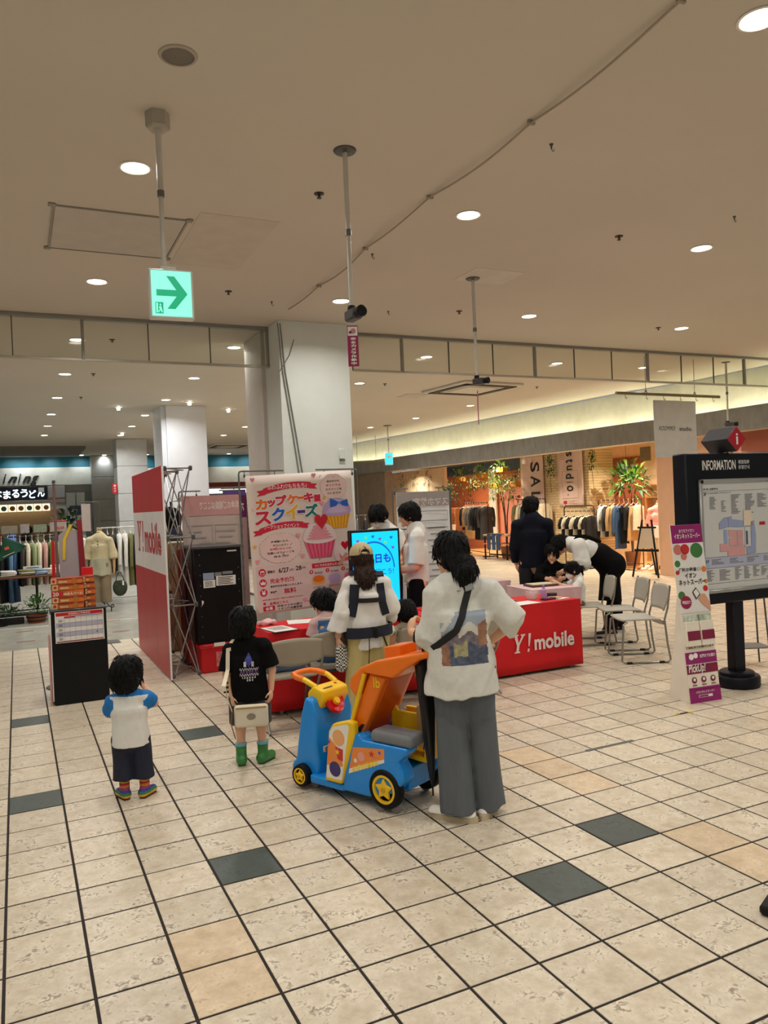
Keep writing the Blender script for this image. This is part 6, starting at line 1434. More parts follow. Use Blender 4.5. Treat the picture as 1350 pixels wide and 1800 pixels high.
# ---- digital signage screen
t = thing('signage_screen', 'tall black-framed digital sign with a glowing cyan picture', 'screen', (3.21, 7.0, 0), R(2))
G().box((0, .03, 1.0), (.56, .05, .97), .008).obj('housing', BLACKP, t)
CYAN = M('screen_cyan', (20, 190, 235), .3, emit=1.0, ergb=(0, 196, 246), var=0)
sh = Sheet(t, (-.255, .0035, .54), (1, 0, 0), (0, 0, 1), .51, .92)
sh.rect('display', CYAN, 0, 0, 1, 1, 1); SB = M('screen_blue', (20, 110, 200), .3, emit=.75, ergb=(0, 100, 200), var=0)
arc = [(.45+.46*math.cos(a), .40-.30*math.sin(a)) for a in [PI*i/24 for i in range(25)]]; arc2 = [(.45+.43*math.cos(a), .40-.28*math.sin(a)) for a in [PI*i/24 for i in range(25)]]
for i in range(24): sh.poly('display_print', SB, [arc[i], arc[i+1], arc2[i+1], arc2[i]], 2)
sh.text('display_lettering', M('screen_text', (20, 70, 200), .3, emit=.6, ergb=(10, 60, 200), var=0), '雨の日も', .08, .24, .82, .34, 3, .03).text('display_lettering', SB, 'お店へ行こう!', .1, .40, .88, .47, 3, .02).rect('display_print', SB, .3, .54, .6, .56, 3)
for i, (u, v) in enumerate([(.12, .09), (.3, .06), (.45, .05), (.6, .08), (.72, .12), (.85, .07), (.88, .18), (.06, .18)]):
    sh.poly('display_print', [M('screen_violet', (120, 90, 200), .3, emit=.6, ergb=(110, 80, 200), var=0), M('screen_lime', (120, 220, 120), .3, emit=.6, ergb=(120, 220, 110), var=0), SB][i % 3], heart(u, v, .035, .6), 3)
for i in range(3): sh.rect('display_print', SB, .55, .80+.02*i, .85, .808+.02*i, 3)
for a_, b_, c_, d_ in [(.55, .87, .9, .875), (.55, .96, .9, .965), (.55, .87, .557, .965), (.893, .87, .9, .965)]: sh.rect('display_print', SB, a_, b_, c_, d_, 3)
sh.done(); G().tube([(0, .05, .02), (0, .05, .6)], .03, 12).obj('column', BLACKP, t); G().box((0, .05, .012), (.5, .4, .024), .008).obj('base', BLACKP, t)

# ---- things on the tables
def small(name, label, cat, loc, rz=0): return thing(name, label, cat, loc, rz)
for lab, loc, rz, sz in [('printed form on a black clipboard on the left red table', (1.98, 6.36, .706), 8, (.21, .29)), ('white sheets lying loose at the middle of the left red table', (2.32, 6.62, .706), -14, (.34, .24)), ('white sheet at the front edge of the right red table', (4.50, 6.36, .691), 6, (.30, .2)), ('small white card at the right end of the red table', (5.0, 6.4, .691), 12, (.16, .09))]:
    t = small('paper_sheet', lab, 'paper', loc, R(rz)); G().box((0, 0, .002), (sz[0], sz[1], .003), .0005).obj('sheet', WPAP, t)
    if 'clipboard' in lab: G().box((0, 0, -.0005), (sz[0]+.03, sz[1]+.03, .003), .001).obj('board', BLACKP, t); [G().box((0, .1-.03*k, .0042), (.15, .008, .0008)).obj('print_line', INK, t) for k in range(6)]
t = small('pink_pouch', 'small pink and white cloth bundle at the left end of the red table', 'pouch', (1.96, 6.66, .704)); Layer(.01).el((0, 0, .025), (.08, .06, .03)).wrinkle(.012, (30, 30, 30), 3).obj('cloth', M('pink_bundle', (226, 176, 176), .8), t, .008)
t = small('candy_tub', 'clear tub of pink and white pieces on the right red table', 'tub', (4.78, 6.60, .689)); G().lathe([(.055, 0), (.07, .075), (.068, .075), (.053, .004)], 24).obj('tub', M('tub_plastic', (236, 232, 230), .3, alpha=.45), t)
rg = random.Random(8)
for k in range(16): Layer(.002).el((rg.uniform(-.04, .04), rg.uniform(-.04, .04), .02+.045*rg.random()), (.014, .012, .01)).obj('piece', [M('candy_pink', (236, 170, 176), .5), M('candy_white', (240, 236, 230), .5)][k % 2], t, .006)
t = small('glue_bottle', 'small lilac squeeze bottle standing on the right red table', 'bottle', (4.90, 6.56, .689)); G().lathe([(.0, 0), (.03, 0), (.032, .01), (.032, .085), (.015, .10), (.013, .115), (.0, .115)], 20).obj('bottle', M('lilac_plastic', (190, 160, 206), .35), t); G().lathe([(.014, .112), (.014, .135), (.004, .14)], 14).obj('cap', M('lilac_cap', (160, 120, 190), .35), t)
t = small('teal_packets', 'pile of turquoise foil packets on the right red table', 'packet', (4.42, 6.60, .689))
for k in range(5): G().box((-.1+.05*k, .012*(k % 3), .008+.006*(k % 2)), (.12, .09, .01), .003, rot=(R(6*(k % 2)), R(-5+3*k), R(12*k-20))).obj('packet', M('turquoise_foil', (60, 160, 186), .3, var=.3, scale=40), t)
t = small('tape_roll', 'dark roll of tape lying on the right red table', 'tape', (5.02, 6.58, .689)); G().lathe([(.03, 0), (.052, 0), (.052, .04), (.03, .04), (.03, 0)], 24, cap=False).obj('roll', M('dark_tape', (40, 38, 40), .5), t); G().lathe([(.028, 0), (.03, 0), (.03, .04), (.028, .04), (.028, 0)], 20, cap=False).obj('core', M('cardboard'), t)
t = small('pen_tray', 'black pen tray near the right end of the red table', 'tray', (4.86, 6.42, .689), R(10)); G().box((0, 0, .006), (.2, .08, .01), .003).obj('tray', BLACKP, t); [G().tube([(-.08, -.02+.02*k, .017), (.07, -.025+.022*k, .017)], .005, 8).obj('pen', [CRD, M('blue_ink'), INK][k], t) for k in range(3)]
t = small('beige_plate', 'round beige dish on the right red table', 'dish', (4.97, 6.47, .689)); G().lathe([(0, 0), (.05, 0), (.075, .012), (.07, .014), (.05, .005), (0, .005)], 24).obj('dish', M('beige_dish', (214, 180, 150), .5), t)
t = small('craft_paper', 'open coloured leaflet on the pink-clothed table left of the suit', 'leaflet', (5.22, 8.5, .697), R(10)); G().box((0, 0, .003), (.3, .21, .004), .001).obj('leaflet', WPAP, t); G().box((.07, 0, .0056), (.12, .17, .001)).obj('print', M('leaflet_print', (170, 190, 110), .6, var=.4, scale=30), t)
t = small('craft_tray', 'brown wooden craft tray on the pink table before the seated children', 'tray', (5.52, 7.44, .697), R(-8)); G().box((0, 0, .012), (.34, .24, .02), .004).obj('tray', M('brown_wood', (92, 56, 34), .6), t); G().box((.0, 0, .026), (.3, .2, .008), .002).obj('sheet', M('cream_card'), t)
t = small('magazine_pile', 'open magazine on the bare side table behind the boy', 'magazine', (5.10, 9.35, .665), R(8)); G().box((-.1, 0, .006), (.2, .28, .01), .002, rot=(0, R(-3), 0)).obj('page', WPAP, t); G().box((.1, 0, .006), (.2, .28, .01), .002, rot=(0, R(3), 0)).obj('page', M('leaflet_print'), t)
# ================================================================== signs and stands on the right
NVY = M('sign_navy', (9, 12, 22), .45, var=.05, spec=.25); SGN = M('sign_face', (206, 208, 206), .25, var=.02)
t = thing('information_sign', 'dark free-standing information board with a framed floor map on a round base', 'sign', (5.69, 4.87, 0), R(-3))
G().lathe([(0, 0), (.185, 0), (.19, .015), (.19, .085), (.18, .1), (.145, .1), (.145, .125), (.13, .135), (0, .135)], 36).obj('base', NVY, t)
G().box((0, 0, .45), (.125, .09, .68), .006).obj('post', NVY, t); G().box((0, 0, 1.40), (1.14, .16, 1.30), .012).obj('cabinet', NVY, t)
fr = G(); x0, x1, z0, z1 = -.44, .44, .845, 1.825
for a, b, c, d in [(x0, z0, x1, z0+.035), (x0, z1-.035, x1, z1), (x0, z0, x0+.035, z1), (x1-.035, z0, x1, z1)]: fr.box(((a+c)/2, -.088, (b+d)/2), (c-a, .03, d-b), .008)
fr.obj('map_frame', M('frame_silver', (176, 178, 176), .3, .6), t)
for x in (x0+.02, x1-.02):
    for z in (z0+.02, z1-.02): G().box((x, -.106, z), (.03, .006, .03), .004).obj('frame_corner', BLACKP, t)
sh = Sheet(t, (-.405, -.0815, .88), (1, 0, 0), (0, 0, 1), .81, .91)
GI = M('map_ink', (120, 122, 128), .5); MB_ = M('map_blue', (150, 164, 200), .4); MP = M('map_pink', (214, 158, 160), .4); MC = M('map_cream', (226, 212, 190), .4); MR = M('map_red', (190, 30, 40), .4)
sh.rect('map_sheet', SGN, 0, 0, 1, 1, 1).rect('map_band', M('map_lilac', (176, 182, 206), .4), 0, .70, 1, .80, 2)
sh.text('map_lettering', INK, '8F 見. 全館案内', .02, .045, .22, .065, 3).text('map_lettering', INK, '2F', .02, .085, .06, .115, 3, .02).text('map_lettering', INK, 'FLOOR MAP フロアマップ', .075, .088, .40, .10, 3).text('map_lettering', INK, '1F', .02, .72, .06, .75, 3, .02)
sh.rect('map_line', GI, 0, .075, 1, .078, 2).rect('map_line', GI, 0, .698, 1, .702, 3).rect('map_line', GI, 0, .80, 1, .803, 3).rect('map_line', GI, 0, .945, 1, .948, 3)
rg = random.Random(11)
for u0, v0, n, w in [(.1, .13, 9, .1), (.26, .17, 8, .07), (.4, .115, 14, .14), (.6, .115, 14, .14), (.78, .115, 10, .14), (.1, .72, 4, .2), (.35, .72, 4, .2), (.6, .72, 4, .2), (.84, .72, 4, .12), (.02, .82, 8, .13), (.2, .82, 8, .16), (.42, .81, 9, .1), (.55, .81, 9, .1), (.68, .81, 8, .1), (.8, .82, 7, .09), (.9, .80, 8, .09)]:
    for k in range(n): sh.rect('map_text', GI, u0, v0+k*.0135, u0+w*rg.uniform(.4, 1), v0+k*.0135+.007, 3)
for m_, pts in [(MB_, [(.22, .38), (.30, .33), (.34, .33), (.34, .42), (.22, .44)]), (MB_, [(.35, .33), (.40, .32), (.40, .35), (.56, .37), (.56, .43), (.35, .42)]), (MB_, [(.28, .45), (.33, .45), (.33, .58), (.28, .58)]), (MP, [(.35, .45), (.46, .46), (.46, .52), (.35, .51)]), (MP, [(.47, .46), (.55, .46), (.55, .52), (.47, .52)]), (MP, [(.35, .53), (.46, .53), (.46, .60), (.35, .60)]), (MP, [(.47, .53), (.55, .53), (.55, .60), (.47, .60)]), (MP, [(.22, .58), (.33, .58), (.33, .65), (.22, .65)]), (MP, [(.33, .61), (.57, .61), (.57, .70), (.33, .70)]), (MC, [(.57, .27), (.68, .27), (.70, .34), (.70, .42), (.57, .42)]), (SGN, [(.58, .43), (.66, .43), (.66, .62), (.58, .62)]), (MB_, [(.67, .38), (.72, .38), (.74, .52), (.73, .68), (.60, .69), (.60, .63), (.67, .62)]), (M('map_deep', (60, 90, 160), .4), [(.59, .47), (.62, .47), (.62, .60), (.59, .60)]), (MR, [(.80, .39), (.88, .39), (.88, .42), (.80, .42)])]:
    sh.poly('map_area', m_, pts[::-1], 4)
    c = (sum(p[0] for p in pts)/len(pts), sum(p[1] for p in pts)/len(pts)); e = [(c[0]+(u-c[0])*1.03, c[1]+(v-c[1])*1.03) for u, v in pts]; sh.poly('map_outline', GI, e[::-1], 3)
sh.text('map_lettering', M('aeon_magenta', (170, 20, 110), .4), 'AEON', .88, .915, .99, .935, 3, .03); sh.done()
vv, ff = text_fit('INFORMATION', .38, .085, bold=.012); G().add([(-.20+p[0], -.083, 1.945+p[1]) for p in vv], ff).obj('lettering', WPAP, t, smooth=False, fix=False)
for k, st in enumerate(('楼面指南', '층별안내')): vv, ff = text_fit(st, .13, .035, bold=.01); G().add([(.085+p[0], -.083, 1.968-.045*k+p[1]) for p in vv], ff).obj('lettering', SGN, t, smooth=False, fix=False)
cm = Matrix.Translation((-.06, 0, 2.163)) @ Matrix.Rotation(R(45), 4, 'Y')
G().add(*(lambda g: (g.v, g.f))(G().box((0, 0, 0), (.155, .30, .155), .003)), mtx=cm).obj('info_cube', M('cube_grey', (58, 58, 62), .4), t)
G().add(*(lambda g: (g.v, g.f))(G().box((0, -.152, 0), (.15, .004, .15), .001)), mtx=cm).obj('cube_face', M('info_red', (176, 14, 36), .4), t)
vv, ff = text_fit('i', .024, .095, bold=.015); G().add([(-.06+p[0], -.156, 2.163+p[1]) for p in vv], ff).obj('lettering', WPAP, t, smooth=False, fix=False)

# ---- magenta leaflet stand
MAG = M('magenta_print', (146, 22, 106), .45); CRM = M('foam_board', (236, 228, 212), .6)
t = thing('leaflet_stand', 'white and magenta cardboard leaflet stand beside the information board', 'stand', (5.045, 4.63, 0), R(-6))
lean = R(6.5); ax, ay = (1, 0, 0), (0, math.sin(lean), math.cos(lean)); PWd, PHt = .315, 1.46
G().box((0, PHt/2*math.sin(lean)+.008, PHt/2*math.cos(lean)), (PWd, .012, PHt), .003, rot=(-lean, 0, 0)).obj('panel', CRM, t)
for s in (-1, 1): G().prism([(.015, .0), (.27, .0), (.25, .1), (.11, .95), (.115, .95), (.02, .1)], s*.145-.004, s*.145+.004, 'x').obj('side_wing', CRM, t)
sh = Sheet(t, (-PWd/2, -.0006, 0), ax, ay, PWd, PHt); GRN = M('leaf_green', (60, 120, 60), .5); TOM = M('tomato', (196, 40, 40), .5); PEA = M('meat_pink', (206, 120, 110), .5)
sh.rect('header', MAG, 0, 0, 1, .105).text('lettering', WPAP, 'おうちでイオン', .25, .025, .75, .045, 3).text('lettering', WPAP, 'イオンネットスーパー', .08, .05, .92, .08, 3, .02)
sh.rect('picture', M('print_white', (230, 228, 224), .5), 0, .105, 1, .50)
for m_, u, v, r in [(PEA, .15, .14, .14), (TOM, .38, .14, .14), (GRN, .75, .15, .2), (PEA, .32, .18, .1), (GRN, .08, .22, .09), (TOM, .06, .27, .06), (GRN, .1, .40, .11), (M('carrot', (226, 130, 40), .5), .95, .26, .08), (YEL, .14, .415, .06), (TOM, .9, .37, .08), (M('bread', (196, 140, 70), .5), .97, .33, .06)]: sh.disc('food_picture', m_, min(max(u, r), 1-r), max(v, .105+r*.22), r, 2)
sh.text('lettering', INK, '便利!お得!届く!', .1, .245, .8, .268, 4, .02).text('lettering', INK, 'イオン', .28, .275, .65, .305, 4, .03).text('lettering', INK, 'ネットスーパー', .06, .312, .92, .345, 4, .03)
sh.disc('badge', M('badge_wine', (150, 20, 70), .5), .22, .44, .17, 5).text('badge_lettering', WPAP, '最短当日で', .09, .43, .35, .45, 6, .02)
sh.poly('phone_picture', INK, [(.45, .385), (.55, .43), (.70, .40), (.58, .36)], 5).poly('phone_picture', WPAP, [(.48, .385), (.56, .42), (.67, .398), (.58, .368)], 6).poly('hand_picture', M('skin_print', (216, 160, 130), .6), [(.72, .40), (.62, .425), (.75, .46), (.99, .50), (.99, .45), (.85, .40)][::-1], 5)
sh.text('lettering', INK, 'くわしくはチラシをご覧ください', .15, .515, .85, .527, 3, .01).text('lettering', INK, 'ご家庭までお届けします', .05, .685, .95, .70, 3, .02)
sh.rect('band', MAG, 0, .72, 1, .785).text('lettering', WPAP, '玄関までお届け', .45, .735, .95, .755, 3, .02).disc('icon_picture', WPAP, .18, .745, .08, 3).disc('icon_picture', WPAP, .32, .74, .07, 3).rect('band', M('wine_print', (126, 20, 60), .5), 0, .79, 1, .84).text('lettering', WPAP, 'PickUp!', .05, .785, .6, .845, 3, .02, 0, .2)
for u in (.2, .5, .8): sh.disc('icon_picture', M('wine_print'), u, .875, .08, 3).disc('icon_picture', WPAP, u, .872, .04, 4).rect('icon_picture', M('wine_print'), u-.07, .90, u+.07, .905, 3)
sh.rect('footer', MAG, 0, .925-.0, 1, 1, 2).rect('footer', MAG, 0, .915, 1, .93, 2).text('lettering', WPAP, 'イオンネットスーパー', .2, .935, .8, .95, 4, .02).rect('search_box', WPAP, .28, .958, .72, .972, 4).rect('search_box', MAG, .29, .96, .58, .97, 5); sh.done()
for s in (0, 1):
    b = .6; o = Vector((-.14+.145*s, math.sin(lean)*b*0, 0))
    G().box((-.072+.145*s, .056, .555), (.135, .05, .20), .004, rot=(-lean, 0, 0)).obj('leaflet_pocket', CRM, t); G().box((-.072+.145*s, .058, .615), (.115, .03, .19), .003, rot=(-lean*1.4, 0, 0)).obj('leaflets', M('leaflet_art', (186, 196, 180), .5, var=.4, scale=25), t)
    G().box((-.072+.145*s, .0265, .545), (.125, .004, .075), .001, rot=(-lean, 0, 0)).obj('pocket_print', M('wine_print'), t)
# ---- dark-topped side table and black bases at the right edge
t = thing('easel_table', 'small grey panel on thin metal legs beyond the information board', 'table', (6.45, 5.35, 0), R(-25)); G().box((0, 0, .19), (.30, .26, .012), .003).obj('panel', M('panel_grey', (112, 108, 100), .6), t)
for x, y in ((-.13, -.11), (.13, -.11), (-.13, .11), (.13, .11)): G().tube([(x*1.1, y*1.1, 0), (x, y, .19), (x*.8, y*.8, .72)], .008, 6).obj('leg', DSTEEL, t)
t = thing('floor_sign_stand', 'corner of a black weighted sign foot at the right edge of the floor', 'sign foot', (2.80, 2.15, 0), R(24)); G().box((.06, 0, .022), (.36, .22, .04), .01).obj('plate', BLACKP, t); G().tube([(.16, 0, .04), (.16, 0, .95)], .025, 10).obj('post', BLACKP, t); G().lathe([(.03, 0), (.036, .02), (.03, .07), (0, .08)], 16, (.16, 0, .94)).obj('post_head', DSTEEL, t)
t = thing('floor_sign_stand', 'small black foot just right of the information board base', 'sign foot', (5.72, 4.44, 0), R(10)); G().box((.02, 0, .016), (.16, .08, .03), .008).obj('plate', BLACKP, t); G().tube([(.06, 0, .03), (.06, 0, .4)], .012, 8).obj('post', BLACKP, t)
t = thing('floor_tape', 'dark grey strip of tape stuck along a tile joint', 'tape', (3.63, 4.178, .0012)); G().box((0, 0, 0), (.42, .035, .001)).obj('strip', M('grey_tape', (96, 96, 90), .7), t)
t = thing('floor_tape', 'scrap of yellow and black tape on the tiles before the leaflet stand', 'tape', (4.66, 4.485, .0012)); G().box((-.03, 0, 0), (.12, .02, .0012)).obj('strip', BLACKP, t); G().box((.05, .004, .0), (.05, .035, .0014)).obj('strip', M('tape_yellow', (230, 200, 20), .5), t); G().box((-.09, -.004, .0), (.06, .008, .0014)).obj('strip', M('tape_yellow'), t)
for i, (x, y) in enumerate([(.05, 13.23), (.05, 12.12), (1.366, 13.5), (1.34, 12.16)]):
    t = thing('floor_mark', 'short red tape mark on the grey floor, %s' % ['far left behind the podium', 'near left behind the podium', 'far right beside the pop-up wall', 'near right beside the pop-up wall'][i], 'tape', (x, y, .003)); G().box((0, 0, 0), (.24, .05, .002)).obj('strip', M('tape_red', (150, 40, 40), .6), t)
t = thing('floor_hatch', 'small dark floor hatch where the tiles meet the grey floor', 'hatch', (1.12, 11.25, .003)); G().box((0, 0, 0), (.2, .3, .004), .001).obj('plate', DSTEEL, t); G().box((0, 0, .003), (.16, .26, .003), .001).obj('cover', M('hatch_dark', (60, 60, 58), .5), t)

# ================================================================== things hung from the ceiling
def ceil_pole(t, z, r=.014, plate=.07, hexa=False):
    """pole from a ceiling plate at local (0,0,0) down to -z"""
    if hexa: G().lathe([(plate*.85, -.09), (plate, -.08), (plate, 0)], 6).obj('junction_box', M('box_cream', (176, 168, 154), .5), t)
    else: G().lathe([(r*1.5, -.018), (plate*.9, -.014), (plate, -.006), (plate, 0)], 24).obj('flange', DSTEEL, t)
    G().tube([(0, 0, -.01), (0, 0, -z*.52)], r*1.15, 10).obj('pole', M('pole_pale', (206, 202, 192), .4, .1), t); G().tube([(0, 0, -z*.5), (0, 0, -z)], r, 10).obj('pole', M('pole_pale'), t); G().tube([(0, 0, -z*.5), (0, 0, -z*.54)], r*1.4, 10).obj('coupling', M('pole_grey', (120, 120, 118), .35, .7), t)
t = thing('exit_sign', 'glowing green arrow exit sign hanging on a pole from the ceiling', 'exit sign', (.783, 4.308, HC), R(-4)); ceil_pole(t, .84, .014, .065, True)
G().box((.02, 0, -.845), (.08, .05, .02), .004).obj('bracket', WHITE, t); G().box((.03, 0, -.985), (.235, .065, .265), .006).obj('housing', M('sign_housing', (220, 218, 210), .5), t)
sh = Sheet(t, (-.075, -.0335, -1.107), (1, 0, 0), (0, 0, 1), .21, .245); MINT = M('sign_mint', (150, 244, 228), .4, emit=.72, ergb=(140, 246, 230), var=0); GR_ = M('sign_green', (0, 178, 130), .4, emit=.42, ergb=(0, 200, 140), var=0)
sh.rect('sign_panel', MINT, 0, 0, 1, 1, 1).poly('arrow', GR_, [(.12, .56), (.62, .56), (.38, .84), (.58, .84), (.90, .50), (.58, .12), (.38, .12), (.62, .42), (.12, .42)], 2)
sh.rect('pictogram', GR_, .08, .70, .28, .95, 2).rect('pictogram', MINT, .10, .72, .145, .93, 3).disc('pictogram', MINT, .205, .755, .022, 3).poly('pictogram', MINT, [(.17, .80), (.22, .78), (.24, .85), (.26, .92), (.235, .93), (.205, .87), (.165, .93), (.15, .91), (.185, .86)][::-1], 3); sh.done()
def camera_unit(t, z, yaw, k=1.0):
    m = Matrix.Translation((0, 0, -z)) @ Matrix.Rotation(yaw, 4, 'Z')
    G().add(*(lambda g: (g.v, g.f))(G().lathe([(.0, 0), (.022, 0), (.026, -.02), (.018, -.04), (0, -.04)], 14)), mtx=m).obj('swivel', BLACKP, t)
    G().add(*(lambda g: (g.v, g.f))(G().box((0, -.02*k, -.06), (.062*k, .12*k, .062*k), .012)), mtx=m).obj('camera_body', M('camera_grey', (70, 70, 70), .4), t)
    G().add(*(lambda g: (g.v, g.f))(G().lathe([(.028*k, 0), (.032*k, .05*k), (.026*k, .055*k), (0, .045*k)], 20)), mtx=m @ Matrix.Translation((0, -.075*k, -.06)) @ Matrix.Rotation(R(90), 4, 'X')).obj('lens_barrel', BLACKP, t)
    G().add(*(lambda g: (g.v, g.f))(G().tube([(0, .0, .02), (.03, .03, .0), (.045, .05, -.05), (.02, .05, -.07)], .005, 6)), mtx=m).obj('cable', BLACKP, t)
def tag_banner(t, z, w, h, rz=0, full=True):
    m = lambda p: p
    G().box((0, 0, -z-h/2), (w, .004, h), .001).obj('tag', M('tag_magenta', (150, 16, 78), .5), t); sh = Sheet(t, (-w/2, -.0026, -z-h), (1, 0, 0), (0, 0, 1), w, h)
    sh.rect('tag_print', WPAP, .06, .03, .94, .25, 1).disc('tag_print', M('pale_red', (206, 130, 140), .5), .55, .14, .25, 2).disc('tag_print', M('tag_magenta'), .28, .17, .14, 3)
    for i, ch in enumerate('安全カメラ作動中'): sh.text('tag_lettering', WPAP, ch, .28, .29+i*.086, .78, .36+i*.086, 2, .04)
    sh.done()
t = thing('ceiling_camera', 'grey security camera on a long ceiling pole with a magenta hanging tag', 'camera', (1.907, 4.363, HC), R(-22)); ceil_pole(t, .97); camera_unit(t, .95, R(25), 1.1); tag_banner(t, 1.07, .066, .25)
t = thing('ceiling_camera', 'small white camera on a thin ceiling pole with an edge-on tag', 'camera', (4.126, 6.455, HC), R(62)); ceil_pole(t, .97); camera_unit(t, .95, R(-30), 1.0); tag_banner(t, 1.10, .07, .33)
t = thing('ceiling_camera', 'camera on a ceiling pole with red tag above the information board', 'camera', (11.0, 9.40, HC), R(-10)); ceil_pole(t, 1.02, .016); camera_unit(t, 1.0, R(60), 1.2); tag_banner(t, 1.12, .13, .5)
t = thing('exit_sign', 'small distant cyan exit sign hanging from a pole before the cove', 'exit sign', (9.352, 19.27, HC), R(-20)); ceil_pole(t, .75, .02, .12, False); G().box((0, 0, -.92), (.22, .12, .34), .01).obj('housing', WHITE, t); G().box((0, -.062, -.92), (.2, .004, .31), .001).obj('sign_panel', M('sign_cyan', (60, 210, 230), .4, emit=1.0, ergb=(40, 200, 230), var=0), t); G().box((0, -.066, -.87), (.1, .003, .08)).obj('pictogram', WPAP, t)
# hanging shop sign on a rail
t = thing('hanging_shop_sign', 'pale square shop sign hung from a long rail near the studio shop', 'sign', (9.62, 9.33, 3.3), R(2))
G().tube([(-1.16, 0, 0), (1.16, 0, 0)], .024, 10).obj('rail', M('rail_olive', (140, 134, 104), .4, .4), t)
for x in (-.53, .57): G().tube([(x, 0, .03), (x, 0, .6)], .004, 6).obj('wire', DSTEEL, t); G().tube([(x-.04, 0, 0), (x, 0, .07), (x+.04, 0, 0)], .006, 6).obj('hanger', DSTEEL, t)
for x in (-.97, -.52, -.14, .24, .6, 1.0): G().tube([(x, 0, -.02), (x, 0, -.07), (x+.02, 0, -.085), (x+.035, 0, -.06)], .005, 6).obj('hook', M('brass_hook', (150, 130, 80), .4, .6), t)
G().box((.10, 0, -.55), (.96, .012, .92), .004).obj('board', M('sign_board', (196, 194, 184), .5), t)
vv, ff = text_fit('ROOM903', .38, .072, shear=.5); G().add([(-.10+p[0], -.0075, -.54+p[1]) for p in vv], ff).obj('lettering', INK, t, smooth=False, fix=False); vv, ff = text_fit('studio.', .30, .07, bold=.012); G().add([(.33+p[0], -.0075, -.545+p[1]) for p in vv], ff).obj('lettering', INK, t, smooth=False, fix=False)
t = thing('hanging_rail', 'empty olive sign rail hung near the white pillar in the distance', 'rail', (10.0, 22.2, 3.1), R(-35)); G().tube([(-.75, 0, 0), (.75, 0, 0)], .03, 8).obj('rail', M('rail_olive'), t); [G().tube([(x, 0, 0), (x, 0, .8)], .006, 6).obj('wire', DSTEEL, t) for x in (-.3, .3)]
# ceiling cassettes
def cassette(label, loc, w, rz):
    t = thing('ceiling_cassette', label, 'air conditioner', loc, rz); G().box((0, 0, -.02), (w, w, .05), .015).obj('frame', M('cassette_white', (206, 202, 190), .5), t); G().box((0, 0, -.05), (w*.5, w*.5, .03), .008).obj('grille', M('cassette_grille', (214, 210, 198), .5), t)
    for s in (-1, 1): G().box((s*w*.39, 0, -.05), (w*.09, w*.86, .02), .004).obj('louvre', M('louvre_dark', (60, 54, 46), .6), t); G().box((0, s*w*.39, -.05), (w*.86, w*.09, .02), .004).obj('louvre', M('louvre_dark'), t)
cassette('large square ceiling air conditioner right of the white pillar', (8.0, 12.7, HC), 1.4, R(6)); cassette('distant ceiling air conditioner left of the white pillar', (6.4, 25.3, HC), 1.2, 0)
G().box((7.35, 13.9, HC-.004), (.5, .5, .01), .003).obj('ceiling_hatch', M('hatch_paint', (198, 191, 180), .7), label='small square ceiling hatch beyond the large air conditioner', cat='hatch')
for i, (x, y) in enumerate([(1.93, 16.2), (3.15, 15.3), (4.17, 16.3), (2.6, 21.3)]):
    t = thing('track_spot', 'small bright adjustable ceiling spot near the far pillar, %s' % ['left of it', 'just before it', 'right of it', 'behind it'][i], 'spotlight', (x, y, HC), group='adjustable spots near far pillar'); G().box((0, 0, -.01), (.16, .06, .02), .004).obj('plate', WHITE, t); G().lathe([(0, -.07), (.03, -.07), (.035, -.02), (.03, 0)], 14).obj('head', LENS, t)
    ld = bpy.data.lights.new('spot', 'SPOT'); ld.energy = 45; ld.spot_size = R(70); ld.spot_blend = .6; ld.color = (.86, .92, 1); ld.shadow_soft_size = .04; o = bpy.data.objects.new('lamp', ld); COL.objects.link(o); o.parent = t; o.location = (0, 0, -.09); o.rotation_euler = (R(-20), R([35, 0, -35, 0][i]), 0)
# ================================================================== garments and racks
def garment_mesh(kind, seed):
    """hanging garment: x across the shoulders, y thickness, hook of the hanger at the origin"""
    rg = random.Random(seed); g = G(); n = 18
    if kind in ('tee', 'shirt', 'coat', 'vest'):
        ln = {'tee': .62, 'shirt': .72, 'coat': 1.0, 'vest': .56}[kind]; prof = [(-.10, .05, .03), (-.115, .12, .04), (-.15, .205, .05), (-.24, .205, .055), (-.4, .205, .05), (-.12-ln*.8, .215, .055), (-.12-ln, .225, .06)]
    elif kind == 'skirt': prof = [(-.13, .13, .02), (-.2, .15, .035), (-.4, .18, .05), (-.65, .22, .06), (-.92, .25, .07)]
    else: prof = [(-.12, .10, .025), (-.3, .11, .04), (-.6, .12, .045), (-1.0, .125, .045)]
    v = []; f = []; ph = rg.uniform(0, 6)
    for i, (z, w, th) in enumerate(prof):
        for j in range(n):
            a = 2*PI*j/n; k = 1+.16*math.sin(3*a+ph)+.12*math.sin(5*a+ph*2+i*.4); v.append((w*math.cos(a), th*math.sin(a)*k, z+.012*math.sin(a*2+ph)*(i > 2)))
    for i in range(len(prof)-1):
        for j in range(n): f.append((i*n+j, i*n+(j+1) % n, (i+1)*n+(j+1) % n, (i+1)*n+j))
    f += [tuple(range(n)), tuple(reversed(range((len(prof)-1)*n, len(prof)*n)))]; g.add(v, f)
    sl = {'tee': .22, 'shirt': .52, 'coat': .56}.get(kind)
    if sl:
        for s in (-1, 1): g.tube([(s*.175, 0, -.145), (s*.235, .0, -.20), (s*(.25+.02*rg.random()), .015, -.2-sl*.5), (s*.25, .02, -.18-sl)], [.045, .05, .048, .045], 10, flat=.75)
    return g.mesh('garment_'+kind, M('garment_default'), 'auto')
GARM = {k: [garment_mesh(k, s) for s in (1, 2)] for k in ('tee', 'shirt', 'coat', 'vest', 'skirt', 'trousers')}
